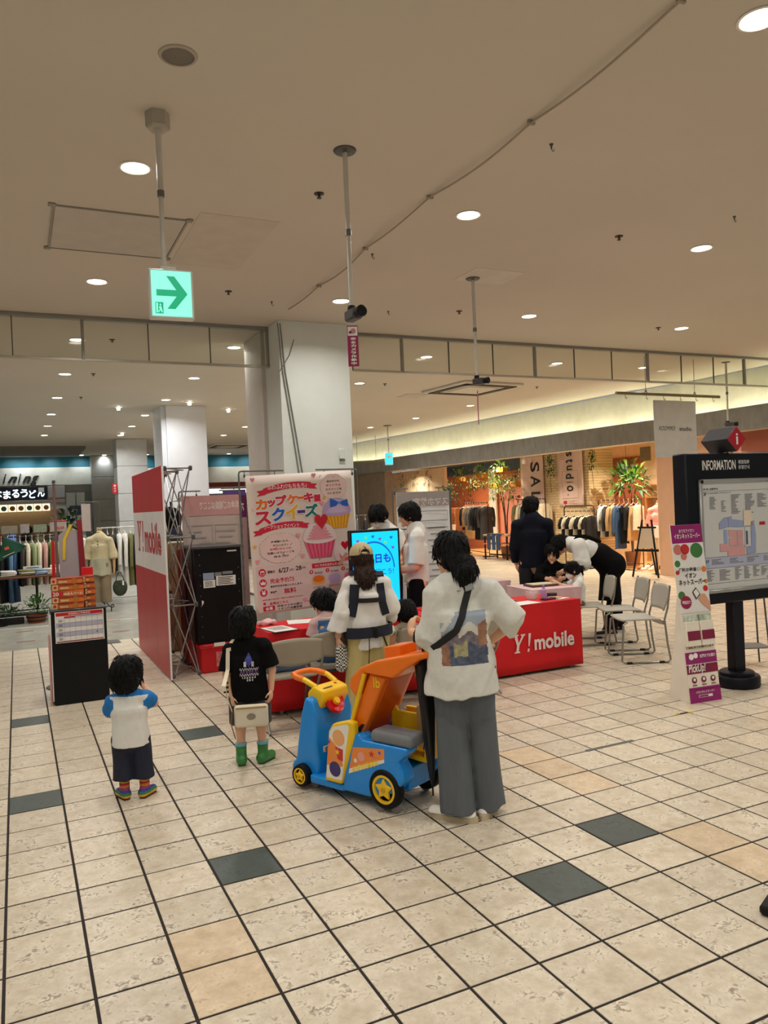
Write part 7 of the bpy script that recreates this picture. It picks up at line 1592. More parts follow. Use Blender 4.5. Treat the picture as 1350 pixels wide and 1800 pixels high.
_h = G(); _h.tube([(.012, 0, .03), (-.012, 0, .04), (-.018, 0, .015), (0, 0, -.01), (0, 0, -.05), (-.12, 0, -.11), (-.19, 0, -.145), (.19, 0, -.145), (.12, 0, -.11), (0, 0, -.05)], .006, 6)
HANG = _h.mesh('hanger', M('pale_hanger', (226, 214, 190), .5), 'auto')
COLN = {'black': (20, 20, 22), 'navy': (30, 36, 58), 'white': (228, 226, 220), 'cream': (226, 214, 188), 'sage green': (150, 164, 118), 'moss green': (110, 132, 70), 'rose': (206, 160, 150), 'sky blue': (110, 150, 190), 'denim blue': (54, 84, 120), 'grey': (128, 126, 124), 'charcoal': (58, 56, 56), 'brown': (110, 80, 58), 'camel': (196, 158, 108), 'coral red': (206, 96, 84), 'olive': (120, 116, 72), 'dark green': (38, 54, 46)}
_seq = [0]
def hang(kind, colour, loc, rz, label, group, lean=0.0):
    _seq[0] += 1; me = GARM[kind][_seq[0] % 2]
    t = thing('garment', label, 'garment', loc, rz, group)
    o = bpy.data.objects.new(kind if kind != 'tee' else 't_shirt', me); COL.objects.link(o); o.parent = t; o.rotation_euler = (lean, 0, 0)
    o.material_slots[0].link = 'OBJECT'; o.material_slots[0].material = M('cloth_'+colour.replace(' ', '_'), COLN[colour], .85, var=.08, scale=12, bump=.15, bscale=18)
    h = bpy.data.objects.new('hanger', HANG); COL.objects.link(h); h.parent = t
KN = {'tee': 'T-shirt', 'shirt': 'shirt', 'coat': 'long coat', 'vest': 'sleeveless top', 'skirt': 'skirt', 'trousers': 'trousers'}
def rack(label, short, p0, p1, z, items, metal, arch=False, group=None, depth=.22, tag_red=False):
    """rail from p0 (left in view) to p1; items = list of (kind, colour)"""
    a, b = Vector((*p0, 0)), Vector((*p1, 0)); d = b-a; L = d.length; ang = math.atan2(d.y, d.x)
    t = thing('clothes_rack', label, 'clothes rack', (*p0, 0), ang)
    for x in (0, L):
        if arch: G().tube([(x, 0, 0), (x, 0, z-.1), (x+(.03 if x == 0 else -.03), 0, z-.02), (x+(.1 if x == 0 else -.1), 0, z)], .013, 8).obj('post', metal, t)
        else: G().tube([(x, 0, 0), (x, 0, z+.02)], .013, 8).obj('post', metal, t)
        G().box((x, 0, .015), (.04, depth*2, .03), .006).obj('foot', metal, t)
    G().tube([(.08 if arch else 0, 0, z), (L-.08 if arch else L, 0, z)], .013, 8).obj('rail', metal, t); zz = z
    if arch: zz = z-.13; G().tube([(0, 0, zz), (L, 0, zz)], .009, 8).obj('hang_rail', metal, t)
    G().tube([(0, 0, .12), (L, 0, .12)], .011, 8).obj('lower_bar', metal, t)
    if tag_red: G().box((.06, 0, z+.09), (.12, .02, .08), .005).obj('price_tag', M('tag_dark_red', (150, 20, 40), .5), t); G().tube([(.06, 0, z), (.06, 0, z+.05)], .006, 6).obj('tag_stem', metal, t)
    n = len(items); rg = random.Random(len(label))
    for i, (k, c) in enumerate(items):
        f = (i+.7)/(n+.4); p = a+d*f
        hang(k, c, (p.x, p.y, zz-.022), ang+PI/2+rg.uniform(-.12, .12), '%s %s, %s from the left on %s' % (c, KN[k], ORD[i], short), 'garments on '+short)
IRON = M('black_iron', (24, 22, 22), .5, .4)
rack('long iron rack of tops at the far left behind the folded clothes table', 'the far left iron rack', (-.62, 15.15), (.80, 15.3), 1.43, [('shirt', 'black'), ('shirt', 'charcoal'), ('tee', 'grey'), ('coat', 'black'), ('coat', 'sky blue'), ('coat', 'denim blue'), ('shirt', 'charcoal'), ('shirt', 'cream'), ('shirt', 'sage green'), ('shirt', 'cream'), ('shirt', 'rose'), ('shirt', 'moss green'), ('shirt', 'sage green'), ('shirt', 'black')], IRON)
rack('dark iron rack with trousers behind the beige mannequin', 'the rack behind the beige mannequin', (1.42, 16.1), (2.42, 16.0), 1.5, [('shirt', 'camel'), ('shirt', 'black'), ('shirt', 'charcoal'), ('shirt', 'white'), ('coat', 'white'), ('coat', 'olive'), ('coat', 'navy'), ('coat', 'black'), ('coat', 'navy')], M('white_rail', (200, 200, 196), .4, .3))
# folded clothes table
t = thing('display_table', 'long wooden display table on scrolled iron legs at the left edge', 'table', (.02, 14.62, 0), R(1)); G().box((0, 0, .76), (1.5, .5, .035), .006).obj('table_top', M('dark_oak', (112, 68, 40), .5, var=.2, stretch=(1, 8, 1)), t)
for x in (-.6, .25, .62):
    for y in (-.2, .2): G().tube([(x, y, 0), (x, y, .74)], .014, 8).obj('leg', IRON, t)
G().tube([(.62-.02*i+.05*math.cos(i*.7)*(1-i/14), -.2, .55-.02*i+.05*math.sin(i*.7)*(1-i/14)) for i in range(14)], .008, 6).obj('scroll', IRON, t); G().box((0, 0, .12), (1.4, .4, .02), .004).obj('shelf', IRON, t)
for i, (x, c) in enumerate([(-.42, 'grey'), (-.16, 'white'), (.12, 'olive'), (.34, 'sky blue'), (.52, 'cream')]):
    t = thing('folded_clothes', '%s pile of folded %s tops on the display table, from left' % (ORD[i], c), 'clothes', (x, 14.58, .78), R(8*i-12), 'folded clothes on the display table')
    for k in range(3): G().box((.01*(k % 2), 0, .018+.03*k), (.24, .28, .03), .012, rot=(0, R(3*(k-1)), R(4*k))).obj('folded_top', M('cloth_'+c.replace(' ', '_'), COLN[c], .85) if k != 1 else M('cloth_white', COLN['white'], .85), t)
for i, (x, z, w, lab) in enumerate([(.22, .90, .30, 'white price card standing on the folded clothes'), (.58, .92, .16, 'small white card with black print at the right end of the display table')]):
    t = thing('price_card', lab, 'card', (x, 14.78, .79)); G().box((0, 0, .08), (w, .006, .10), .002).obj('card', WPAP, t); G().box((0, .03, .03), (w*.5, .06, .06), .004).obj('stand', IRON, t); [G().box((0, -.0036, .10-.03*k), (w*.7, .001, .012)).obj('print_line', INK, t) for k in range(2)]
for i, (x, w, h, lab) in enumerate([(-.12, .26, .14, 'grey notice card on the far left rack rail, left one'), (.13, .15, .16, 'striped pale card on the far left rack rail'), (.38, .22, .14, 'green plant photo card on the far left rack rail'), (.68, .28, .2, 'pale card reading 20 percent off on the far left rack rail')]):
    t = thing('rail_card', lab, 'card', (x, 15.22, 1.45)); G().box((0, 0, .04+h/2), (w, .008, h), .002).obj('card', M('card_grey%d' % i, [(150, 142, 124), (170, 160, 158), (140, 150, 130), (178, 170, 162)][i], .6, var=.15, scale=20), t); G().tube([(0, 0, 0), (0, 0, .06)], .006, 6).obj('stem', IRON, t)
    if i == 3: vv, ff = text_fit('20%OFF', .16, .06, bold=.02); G().add([(p[0]+.02, -.006, .10+p[1]) for p in vv], ff).obj('lettering', RED, t, smooth=False, fix=False); G().box((0, -.0055, .225), (w, .002, .025)).obj('band', RED, t)
t = thing('green_flag', 'dark green square cloth flag hanging tilted at the left edge', 'flag', (-.28, 14.15, 0)); GF = M('flag_green', (14, 74, 52), .7, var=.05)
G().grid(lambda u, v: (-.02+.34*u-.30*v*.0+.10*v, .015*math.sin(u*7+v*4), 1.05+.16*u+.42*v-.28*u*v*1.2), 10, 10).obj('cloth', GF, t, solid=.004); G().tube([(-.06, .02, 0), (-.06, .02, 1.75)], .012, 8).obj('pole', IRON, t); G().lathe([(.14, 0), (.14, .02), (.02, .03)], 18, (-.06, .02, 0)).obj('base', IRON, t); G().box((.12, -.02, 1.27), (.07, .004, .05), .002, rot=(0, R(-20), 0)).obj('emblem', M('emblem_orange', (206, 84, 50), .6), t)
G().tube([(.06+.025*k, -.022, 1.13+.011*k) for k in range(8)], .005, 5).obj('printed_line', M('cream_ink', (210, 206, 180), .6), t)
def foliage(name, t, c, n, r, ln, w, mats, up=.4, seed=1, flat=1.0, stuff=True):
    rg = random.Random(seed); g = G()
    for i in range(n):
        a, b = rg.uniform(0, 2*PI), rg.uniform(-.5, 1.2); d = Vector((math.cos(a)*math.cos(b), math.sin(a)*math.cos(b), math.sin(b)*flat)); p = Vector(c)+d*r*rg.uniform(.2, 1); q = (d+Vector((0, 0, up))+Vector((rg.uniform(-.4, .4), rg.uniform(-.4, .4), rg.uniform(-.4, .4)))).normalized(); s = q.cross(Vector((0, 0, 1)))
        s = (s if s.length > .1 else Vector((1, 0, 0))).normalized(); l = ln*rg.uniform(.7, 1.2); m = p+q*l*.5+Vector((0, 0, .02)); e = p+q*l-Vector((0, 0, l*.25))
        g.add([p, m-s*w, e, m+s*w, m+Vector((0, 0, -.004))], [(0, 1, 4), (1, 2, 4), (2, 3, 4), (3, 0, 4)], rg.randrange(len(mats)))
    return g.obj(name, mats, t, smooth=False, fix=False, kind='stuff' if stuff else None)
LF = [M('leaf_dark', (34, 74, 30), .5), M('leaf_mid', (74, 124, 44), .5), M('leaf_light', (140, 176, 80), .5)]
t = thing('barrel_planter', 'wooden half-barrel planter with dark shrubs before the clothes table', 'planter', (.24, 14.25, 0)); G().lathe([(.13, 0), (.16, .13), (.15, .13), (.12, .02)], 20).obj('barrel', M('barrel_wood', (128, 72, 36), .7, var=.2, stretch=(6, 6, 1)), t); [G().lathe([(.138+.02*k, .03+.06*k), (.145+.02*k, .035+.06*k), (.145+.02*k, .05+.06*k), (.14+.02*k, .055+.06*k)], 20, cap=False).obj('hoop', IRON, t) for k in (0, 1)]; foliage('foliage', t, (0, 0, .25), 130, .2, .1, .018, LF[:2], .5, 3)
t = thing('low_shrubs', 'dark low shrubs in a trough under the display table', 'plant', (-.2, 14.3, 0)); G().box((0, 0, .05), (.5, .16, .1), .01).obj('trough', IRON, t); foliage('foliage', t, (0, 0, .18), 140, .24, .1, .016, [LF[0], M('shrub_dark', (26, 44, 26), .6)], .5, 5, .5)  # leaves mix two dark greens at random
# mannequins
WOODM = M('mannequin_wood', (196, 150, 92), .4); LIN = M('mannequin_linen', (206, 190, 158), .8)
def mannequin(label, loc, heading, top, topname, under, underc, pants, pantc, neckwood=True, H=1.62):
    t = thing('mannequin', label, 'mannequin', (*loc, 0), R(heading-90)); J = skeleton(H, 0); J['el'] = [J['sh'][i]+V3((-1, 1)[i]*.07, .0, -.28) for i in (0, 1)]; J['wr'] = [J['el'][i]+V3((-1, 1)[i]*.01, .06, -.24) for i in (0, 1)]
    B = Layer(.03); B.rc(J['neck'], J['neck']+V3(0, 0, .08), .05, .045).rc(J['pel'], J['chest'], .12, .13, None, (V3(1, 0, 0), .7)); B.rc(J['chest'], J['neck']-V3(0, 0, .05), .13, .06, None, (V3(1, 0, 0), .7)); B.obj('torso', LIN, t, .012)
    G().lathe([(.045, 0), (.05, .012), (.02, .02), (.022, .05), (.03, .06), (.028, .085), (0, .09)], 16, tuple(J['neck']+V3(0, 0, .08))).obj('neck_cap', WOODM, t)
    for i in (0, 1):
        A = Layer(.01); A.rc(J['el'][i], J['wr'][i], .03, .022); add_hand(A, J['wr'][i], V3(0, .1, -1), (V3(1, 0, 0), V3(-1, 0, 0))[i], .16, .4, (1, -1)[i]); A.obj('forearm', WOODM, t, .009)
    tee(J, .15, .165, -.05, (1.25, 1.25), (.062, .075, .08), .04, (.006, (14, 14, 8), 3), .72).obj(topname, top, t, .011)
    U = Layer(.02); U.cc((0, 0, .98), (0, 0, under), .168, .205, .02, (V3(1, 0, 0), .8)); U.wrinkle(.010, (18, 18, 4), 3); U.obj('tunic', underc, t, .011)
    trousers(J, .1, .09, .095, pants).obj('trousers', pantc, t, .012); G().tube([(0, 0, 0), (0, 0, .9)], .014, 8).obj('stand_pole', IRON, t)
    for k in range(3):
        a = 2*PI*k/3+.6; c, s = math.cos(a), math.sin(a); G().tube([(c*r, s*r, z) for r, z in [(0, .28), (.06, .2), (.15, .1), (.22, .07), (.26, .09), (.25, .13), (.21, .12), (.215, .09)]], .009, 6).obj('scroll_leg', IRON, t); G().tube([(c*.2, s*.2, .075), (c*.2, s*.2, 0)], .009, 6).obj('scroll_foot', IRON, t)
    return t, J
KNIT = M('oat_knit', (202, 188, 150), .9, var=.1, scale=60, bump=.4, bscale=150)
t, J = mannequin('mannequin in oat cardigan, linen tunic and taupe trousers beside the podium', (1.35, 15.0), 250, KNIT, 'cardigan', .66, M('sage_linen', (178, 174, 148), .85), .75, M('taupe_cloth', (140, 122, 98), .85))
for k in range(6): G().lathe([(0, .006), (.012, .005), (.013, 0)], 10, mtx=Matrix.Translation((0, .122-.004*k, 1.28-.055*k)) @ Matrix.Rotation(R(-90), 4, 'X')).obj('button', M('dark_button', (60, 40, 28), .4), t)
b = thing('printed_bag', 'olive green printed handbag hanging from the hand of the beige mannequin', 'bag', (1.66, 14.88, .0)); L = Layer(.03); L.el((0, 0, .42), (.13, .05, .16)); L.cut((0, 0, .55), (0, 0, 1)); L.obj('bag', M('olive_print', (52, 58, 40), .8, var=.5, scale=24), b, .012); [G().tube([(s*.07, 0, .53), (s*.05, 0, .64), (0, 0, .70)], .008, 6).obj('handle', M('olive_print'), b) for s in (-1, 1)]; G().box((.05, -.055, .50), (.03, .004, .08), .001).obj('tag', WPAP, b)
mannequin('white-topped mannequin half hidden behind the red and grey banner stand', (.93, 15.35), 240, WCOT, 'white_top', .72, M('ivory_cloth', (222, 216, 204), .85), .75, M('cloth_cream', COLN['cream'], .85))
t = thing('sign_hanger', 'thin T-shaped stand holding a long pale cloth tag behind the mannequin', 'stand', (1.28, 15.75, 0)); G().tube([(.16, 0, 0), (.16, 0, 1.98), (.14, 0, 2.0), (-.16, 0, 2.02)], .01, 8).obj('pole', DSTEEL, t); G().box((-.08, 0, 1.72), (.16, .006, .52), .002).obj('cloth_tag', M('pale_mauve', (178, 162, 156), .7), t); G().lathe([(.14, 0), (.14, .015), (.02, .03)], 18, (.16, 0, 0)).obj('base', DSTEEL, t)
t = thing('rubber_plant', 'dark leafy plant behind the white mannequin', 'plant', (.95, 17.2, 0)); G().lathe([(.16, 0), (.2, .35), (.18, .35), (.14, .02)], 18).obj('pot', DSTEEL, t); G().tube([(0, 0, .3), (0, 0, 1.5)], .025, 6).obj('stem', M('bark', (90, 70, 50), .8), t); foliage('foliage', t, (0, 0, 1.5), 120, .38, .2, .045, [LF[0], M('shrub_dark')], .2, 9)

# ================================================================== food counter at the far left
t = thing('wall_lettering', 'black script letters reading dining on the pale far fascia', 'lettering', (0, 0, 0))
for i, (ch, x, w, h, dz) in enumerate([('D', -1.15, .5, .42, .05), ('i', -.30, .10, .26, .0), ('n', -.06, .28, .18, -.04), ('i', .16, .10, .26, .0), ('n', .38, .26, .18, -.04), ('g', .63, .26, .30, -.10)]):
    vv, ff = text_fit(ch, w*1.12, h*1.25, shear=.5, bold=.035); G().add([(x+p[0], 29.37, 3.15+dz+p[1]) for p in vv], ff).obj('letter', INK, t, smooth=False, fix=False, solid=.02)
t = thing('shop_sign', 'dark shop sign with glowing white Japanese letters below the far fascia', 'sign', (.0, 29.3, 2.63)); G().box((-.25, 0, 0), (2.5, .12, .46), .01).obj('board', M('board_midnight', (16, 24, 40), .4), t)
GL = M('letter_glow', (235, 250, 255), .4, emit=1.6, ergb=(220, 245, 255), var=0)
for i, ch in enumerate('はなまるうどん'):
    vv, ff = text_fit(ch, .23, .28, bold=.028); G().add([(-.78+.265*i+p[0], -.066, -.01+.025*math.sin(i*2.2)+p[1]) for p in vv], ff).obj('letter', GL, t, smooth=False, fix=False)
G().box((.82, -.07, .10), (.18, .01, .16), .002).obj('emblem', WPAP, t)
t = thing('food_counter', 'bright food counter with steel hood and lit menu boards at the far left', 'counter', (.1, 29.2, 0)); SS = M('counter_steel', (170, 172, 172), .3, .5)
G().box((0, 0, .5), (2.8, .5, 1.0), .01).obj('counter', SS, t); G().box((.0, -.1, 2.32), (2.9, .3, .12), .01).obj('hood', SS, t); G().box((.0, .1, 2.38), (2.9, .1, .06), .01).obj('red_trim', M('dull_red', (150, 52, 34), .6), t); G().box((1.2, .12, 2.65), (.55, .05, .42), .01).obj('steel_panel', SS, t)
MN = M('menu_glow', (250, 240, 215), .4, emit=1.1, ergb=(255, 240, 205), var=0)
for k in range(9):
    x = -1.25+.262*k; G().box((x, -.12, 2.13), (.245, .02, .25), .004).obj('menu_board', MN, t); G().lathe([(0, 0), (.07, .002), (.085, .012), (.07, .006), (0, .004)], 16, mtx=Matrix.Translation((x, -.133, 2.12)) @ Matrix.Rotation(R(90), 4, 'X')).obj('dish_picture', [M('dish_teal', (90, 140, 140), .5), M('dish_amber', (190, 130, 70), .5), M('dish_rose', (206, 130, 110), .5)][k % 3], t)
G().box((0, .2, 1.5), (2.9, .05, 1.1)).obj('back_panel', M('kitchen_back', (190, 160, 120), .6), t)
for k in range(6): G().box((-1.1+.42*k, -.1, 1.12), (.26, .2, .24), .02).obj('display', [SS, CRD, M('till_blue', (120, 150, 200), .4, emit=.5, ergb=(120, 150, 220), var=0), BLACKP, M('cream_card', (214, 204, 170), .7), SS][k], t)
for k in range(4): G().lathe([(.03, 0), (.09, .08), (.08, .2), (.02, .26)], 12, (-.8+.55*k, .05, 1.25)).obj('pot', [BLACKP, SS, BLACKP, M('copper', (150, 90, 60), .4, .6)][k], t)
for x, lab in ((1.75, 'left'), (2.05, 'right')):
    t = thing('steel_locker', 'tall pale steel cabinet against the far wall, %s one' % lab, 'cabinet', (x, 29.2, 0)); G().box((0, 0, 1.3), (.28, .4, 2.6), .01).obj('body', M('locker_pale', (190, 200, 206), .4), t); G().box((0, -.205, 1.3), (.24, .01, 2.5), .003).obj('door', M('locker_door', (206, 216, 220), .35), t)
t = thing('udon_sign', 'small dark blue square sign with white drawing on the far columns', 'sign', (1.68, 25.9, 1.95)); G().box((0, 0, 0), (.34, .04, .30), .006).obj('board', M('sign_ink_blue', (20, 34, 66), .5), t); G().box((-.03, -.022, -.02), (.12, .004, .1), .002).obj('drawing', WPAP, t); G().tube([(0, 0, -1.95), (0, 0, -.1)], .015, 8).obj('post', DSTEEL, t)
t = thing('blade_sign', 'small red vertical sign with white letters on the grey far column', 'sign', (2.54, 22.97, 2.49)); G().box((0, 0, 0), (.13, .06, .28), .005).obj('board', M('blade_red', (196, 20, 40), .5), t); [G().add([(p[0], -.033, .09-.075*i+p[1]) for p in text_fit(ch, .06, .06, bold=.04)[0]], text_fit(ch, .06, .06, bold=.04)[1]).obj('lettering', WPAP, t, smooth=False, fix=False) for i, ch in enumerate('無人↓')]
G().box((.085, 0, 0), (.06, .03, .05), .004).obj('bracket', DSTEEL, t)
# distant counter seen between the posters
t = thing('far_kiosk', 'distant shop front with white light strip and red lettering left of the pillar', 'shop front', (6.4, 27.6, 0)); G().box((0, 0, 2.45), (3.2, .4, .18), .02).obj('white_fascia', M('strip_glow', (250, 250, 245), .4, emit=1.2, var=0), t); G().box((.3, -.1, 2.2), (3.0, .5, .34), .12).obj('grey_canopy', M('canopy_grey', (96, 104, 112), .4), t); G().box((-1.2, -.2, 2.68), (.3, .05, .2), .01).obj('red_sign', CRD, t)
G().box((.4, -.2, 2.68), (1.8, .05, .16), .01).obj('red_lettering_band', M('lettering_maroon', (120, 24, 30), .5, var=.6, scale=60), t); G().box((0, .2, 1.1), (3.2, .2, 2.2)).obj('shelving', M('shelf_blur', (150, 120, 124), .6, var=.4, scale=14), t)
t = thing('black_coat_form', 'black hat and denim jacket on a stand behind the pop-up wall', 'clothes', (2.05, 11.6, 0)); G().tube([(0, 0, 0), (0, 0, 1.9), (.25, 0, 1.92)], .012, 8).obj('stand', BLACKP, t); Layer(.03).el((-.02, 0, 1.66), (.17, .13, .17)).obj('hat', BLACKC, t, .012); Layer(.03).rc((0, 0, 1.42), (0, 0, .95), .15, .19, .02, (V3(1, 0, 0), .6)).wrinkle(.01, (12, 12, 6), 2).obj('jacket', M('cloth_navy', COLN['navy'], .85), t, .012)

# ================================================================== studio shop on the right
PLA = M('shop_beige', (226, 206, 176), .7, var=.04); TERR = M('terracotta_paint', (146, 80, 50), .7, var=.04); PEAC = M('peach_paint', (236, 190, 156), .65, var=.03, bump=.05, bscale=20); OAK = M('light_oak', (214, 166, 106), .5, var=.12, stretch=(1, 1, 6))
g = G(); ys = [y for y in YS if y > 22.5]; v = []; f = []
for y in ys: x = fac_x(y); v += [(x+.03, y, 0), (x+.03, y, 2.78), (x+.3, y, 2.78), (x+.3, y, 0)]
for i in range(len(ys)-1):
    for q in range(4): f.append((i*4+q, i*4+(q+1) % 4, i*4+4+(q+1) % 4, i*4+4+q))
f += [(0, 1, 2, 3), tuple(len(v)-4+k for k in (3, 2, 1, 0))]
g.add(v, f).obj('wall_shop_divider', M('taupe_plaster', (138, 120, 104), .8, var=.12, scale=5, bump=.2, bscale=20), kind='structure')
G().box((13.06, 24.6, 1.45), (.1, 4.0, 2.9)).obj('wall_shop_cream', M('cream_plaster', (236, 212, 178), .7, bump=.1), kind='structure')
G().box((15.35, 22.9, 1.42), (.1, 8.2, 2.84)).obj('wall_shop_back', M('orange_wall', (206, 122, 84), .7), kind='structure'); G().box((15.3, 22.9, 2.88), (.1, 8.2, .36)).obj('wall_shop_upper', M('blue_wall', (50, 84, 108), .7), kind='structure')
G().box((15.27, 21.2, 1.3), (.06, 2.9, 2.6)).obj('wall_shop_mauve', M('mauve_wall', (206, 140, 126), .7), kind='structure'); G().box((15.2, 23.05, 1.4), (.06, .42, 2.8)).obj('trim_4', WHITE, kind='structure')
G().box((15.75, 15.6, 1.6), (.1, 6.6, 3.2)).obj('wall_shop_studio', PLA, kind='structure'); G().box((15.67, 16.9, 1.9), (.06, 1.9, 1.75)).obj('wall_terracotta', TERR, kind='structure'); G().box((15.2, 15.05, 1.6), (.9, .5, 3.2), .01).obj('wall_shop_pier', PLA, kind='structure')
G().prism([(12.35, 6.5), (20, 6.5), (20, 29.5), (10.4, 29.5), (10.75, 26), (11.2, 23), (11.45, 20.6), (11.75, 16.9), (11.95, 13.8), (12.15, 12.4), (12.3, 11), (12.3, 9)], 3.18, 3.3, 'z').obj('ceiling_shop', M('shop_ceiling', (208, 192, 170), .7), kind='structure')
pw = [(12.42+.25*math.cos(a), 12.15+.25*math.sin(a)) for a in [PI-PI/2*i/8 for i in range(9)]]
G().prism([(12.17, 6.6)]+pw+[(15.7, 12.4), (15.7, 12.25), (12.5, 12.2), (12.35, 11.95), (12.35, 6.6)], 0, 2.95, 'z').obj('wall_peach', PEAC, kind='structure')
t = thing('round_window', 'round timber-lined niche in the peach wall behind the information board', 'niche', (12.165, 10.95, 1.36)); mr = Matrix.Rotation(R(90), 4, 'Y'); G().lathe([(0, -.01), (.70, -.01), (.72, -.03), (.72, .0), (0, .0)], 48, mtx=mr).obj('timber_disc', OAK, t); G().lathe([(.70, -.045), (.76, -.045), (.76, .0), (.70, .0), (.70, -.045)], 48, mtx=mr, cap=False).obj('rim', PEAC, t)
G().box((12.15, 8.75, 2.35), (.04, 2.7, .95), .004).obj('wall_panel', M('deep_terracotta', (164, 94, 72), .7), kind='structure')
t = thing('wall_vent', 'grey louvred vent high on the beige shop wall', 'vent', (14.74, 15.2, 2.75)); G().box((0, 0, 0), (.02, .36, .36), .004).obj('frame', M('vent_grey', (120, 118, 108), .6), t); [G().box((-.014, 0, -.15+.033*k), (.012, .33, .018), .002, rot=(0, R(25), 0)).obj('slat', M('vent_slat', (140, 138, 126), .6), t) for k in range(10)]
# whitewashed brick pier with two hanging banners
BR = M('whitewashed_brick', (226, 204, 160), .8); nt = BR.node_tree; bt = nt.nodes.new('ShaderNodeTexBrick'); bt.inputs['Scale'].default_value = 1.0; bt.inputs['Brick Width'].default_value = .21; bt.inputs['Row Height'].default_value = .07; bt.inputs['Mortar Size'].default_value = .008
bt.inputs['Color1'].default_value = (*lin((232, 208, 162)), 1); bt.inputs['Color2'].default_value = (*lin((214, 188, 142)), 1); bt.inputs['Mortar'].default_value = (*lin((186, 160, 118)), 1)
tc = nt.nodes.new('ShaderNodeTexCoord'); sx = nt.nodes.new('ShaderNodeSeparateXYZ'); cx = nt.nodes.new('ShaderNodeCombineXYZ'); nt.links.new(tc.outputs['Object'], sx.inputs[0]); nt.links.new(sx.outputs[1], cx.inputs[0]); nt.links.new(sx.outputs[2], cx.inputs[1]); nt.links.new(cx.outputs[0], bt.inputs['Vector']); nt.links.new(bt.outputs['Color'], nt.nodes['Principled BSDF'].inputs['Base Color'])
G().box((13.35, 16.75, 1.6), (.8, 2.9, 3.2), .01).obj('wall_brick_pier', BR, kind='structure')
def vbanner(label, y, w, z0, z1, st, tw, smallbox):
    t = thing('hanging_banner', label, 'banner', (12.88, y, z0)); h = z1-z0; G().grid(lambda u, v: (.008*math.sin(u*9+v*3), (u-.5)*w, v*h), 10, 14).obj('cloth', M('banner_rose', (226, 196, 180), .8), t, solid=.004); G().tube([(0, -w/2-.03, h), (0, w/2+.03, h)], .012, 8).obj('rod', IRON, t)
    s = Sheet(t, (-.014, w/2, 0), (0, -1, 0), (0, 0, 1), w, h)
    for ch, u0, v0, u1, v1 in st:
        vv, ff = text_fit(ch, (v1-v0)*h, (u1-u0)*w, bold=.015); c = s.p((u0+u1)/2, (v0+v1)/2, 2); G().add([c+s.x*p[1]-s.y*p[0] for p in vv], ff).obj('letter', INK, t, smooth=False, fix=False)
    if smallbox:
        for a, b_, c_, d_ in [(.18, .38, .82, .385), (.18, .86, .82, .865), (.18, .38, .186, .865), (.814, .38, .82, .865)]: s.rect('outline', M('rose_line', (170, 130, 112), .7), a, b_, c_, d_, 2)
        for k in range(4): s.rect('small_print', M('rose_line'), .12, .06+.035*k, .34-.04*(k % 2), .068+.035*k, 2)
        for k in range(3): s.rect('small_print', M('rose_line'), .4, .90+.025*k, .75-.1*(k % 2), .906+.025*k, 2)
    s.done()
vbanner('rose banner with big vertical letters SALE left of the brick pier', 17.55, 1.0, 1.25, 2.95, [('S', .45, .14, .85, .30), ('A', .45, .36, .88, .54), ('L', .45, .62, .85, .74), ('E', .45, .80, .85, .95)], .4, False)
vbanner('rose banner with vertical lettering studio on the brick pier', 15.93, .98, 1.48, 2.95, [('s', .38, .05, .60, .13), ('t', .36, .18, .66, .24), ('u', .38, .29, .60, .37), ('d', .34, .43, .66, .52), ('i', .36, .575, .62, .59), ('o', .36, .64, .62, .74), ('.', .38, .79, .42, .81)], .3, True)
for s, y in ((0, 16.62), (1, 14.95)):
    t = thing('ivy_vine', ['dangling ivy between the two rose banners', 'dangling ivy right of the studio banner'][s], 'plant', (12.8, y, 2.95)); G().tube([(0, 0, 0), (-.02, .03, -.5), (0, 0, -1.1)], .006, 5).obj('stem', M('bark', (90, 70, 50), .8), t); foliage('foliage', t, (-.03, 0, -.45), 110, .12, .07, .022, LF[:2], -.3, 12+s, 4.0)
DK = M('rack_dark', (44, 30, 26), .5, .4)
rack('dark double rack with tops in front of the orange wall', 'the rack before the orange wall', (13.3, 21.9), (12.95, 19.95), 1.66, [('vest', 'cream'), ('shirt', 'navy'), ('coat', 'camel'), ('shirt', 'grey'), ('shirt', 'grey'), ('shirt', 'charcoal'), ('coat', 'black'), ('coat', 'black'), ('coat', 'charcoal')], DK, tag_red=True)
rack('dark rack with coral and cream clothes behind the man in suit', 'the rack behind the man in suit', (12.62, 17.9), (12.5, 16.5), 1.7, [('shirt', 'olive'), ('shirt', 'cream'), ('coat', 'black'), ('shirt', 'charcoal'), ('coat', 'coral red'), ('coat', 'cream')], DK, tag_red=True)
rack('arched dark rack of black T-shirts before the brick pier', 'the arched rack before the brick pier', (12.3, 15.5), (12.35, 14.45), 1.5, [('tee', 'black'), ('tee', 'cream'), ('tee', 'black'), ('tee', 'cream'), ('tee', 'black'), ('tee', 'cream'), ('tee', 'black')], DK, True, tag_red=True)
rack('wide bronze rack of shirts and skirts left of the pink-scarf mannequin', 'the bronze rack by the pink-scarf mannequin', (12.75, 14.75), (12.92, 13.5), 1.6, [('shirt', 'brown'), ('shirt', 'white'), ('shirt', 'charcoal'), ('shirt', 'camel'), ('coat', 'denim blue'), ('trousers', 'black'), ('vest', 'black'), ('skirt', 'camel'), ('vest', 'cream')], M('bronze_metal', (110, 70, 40), .4, .6))
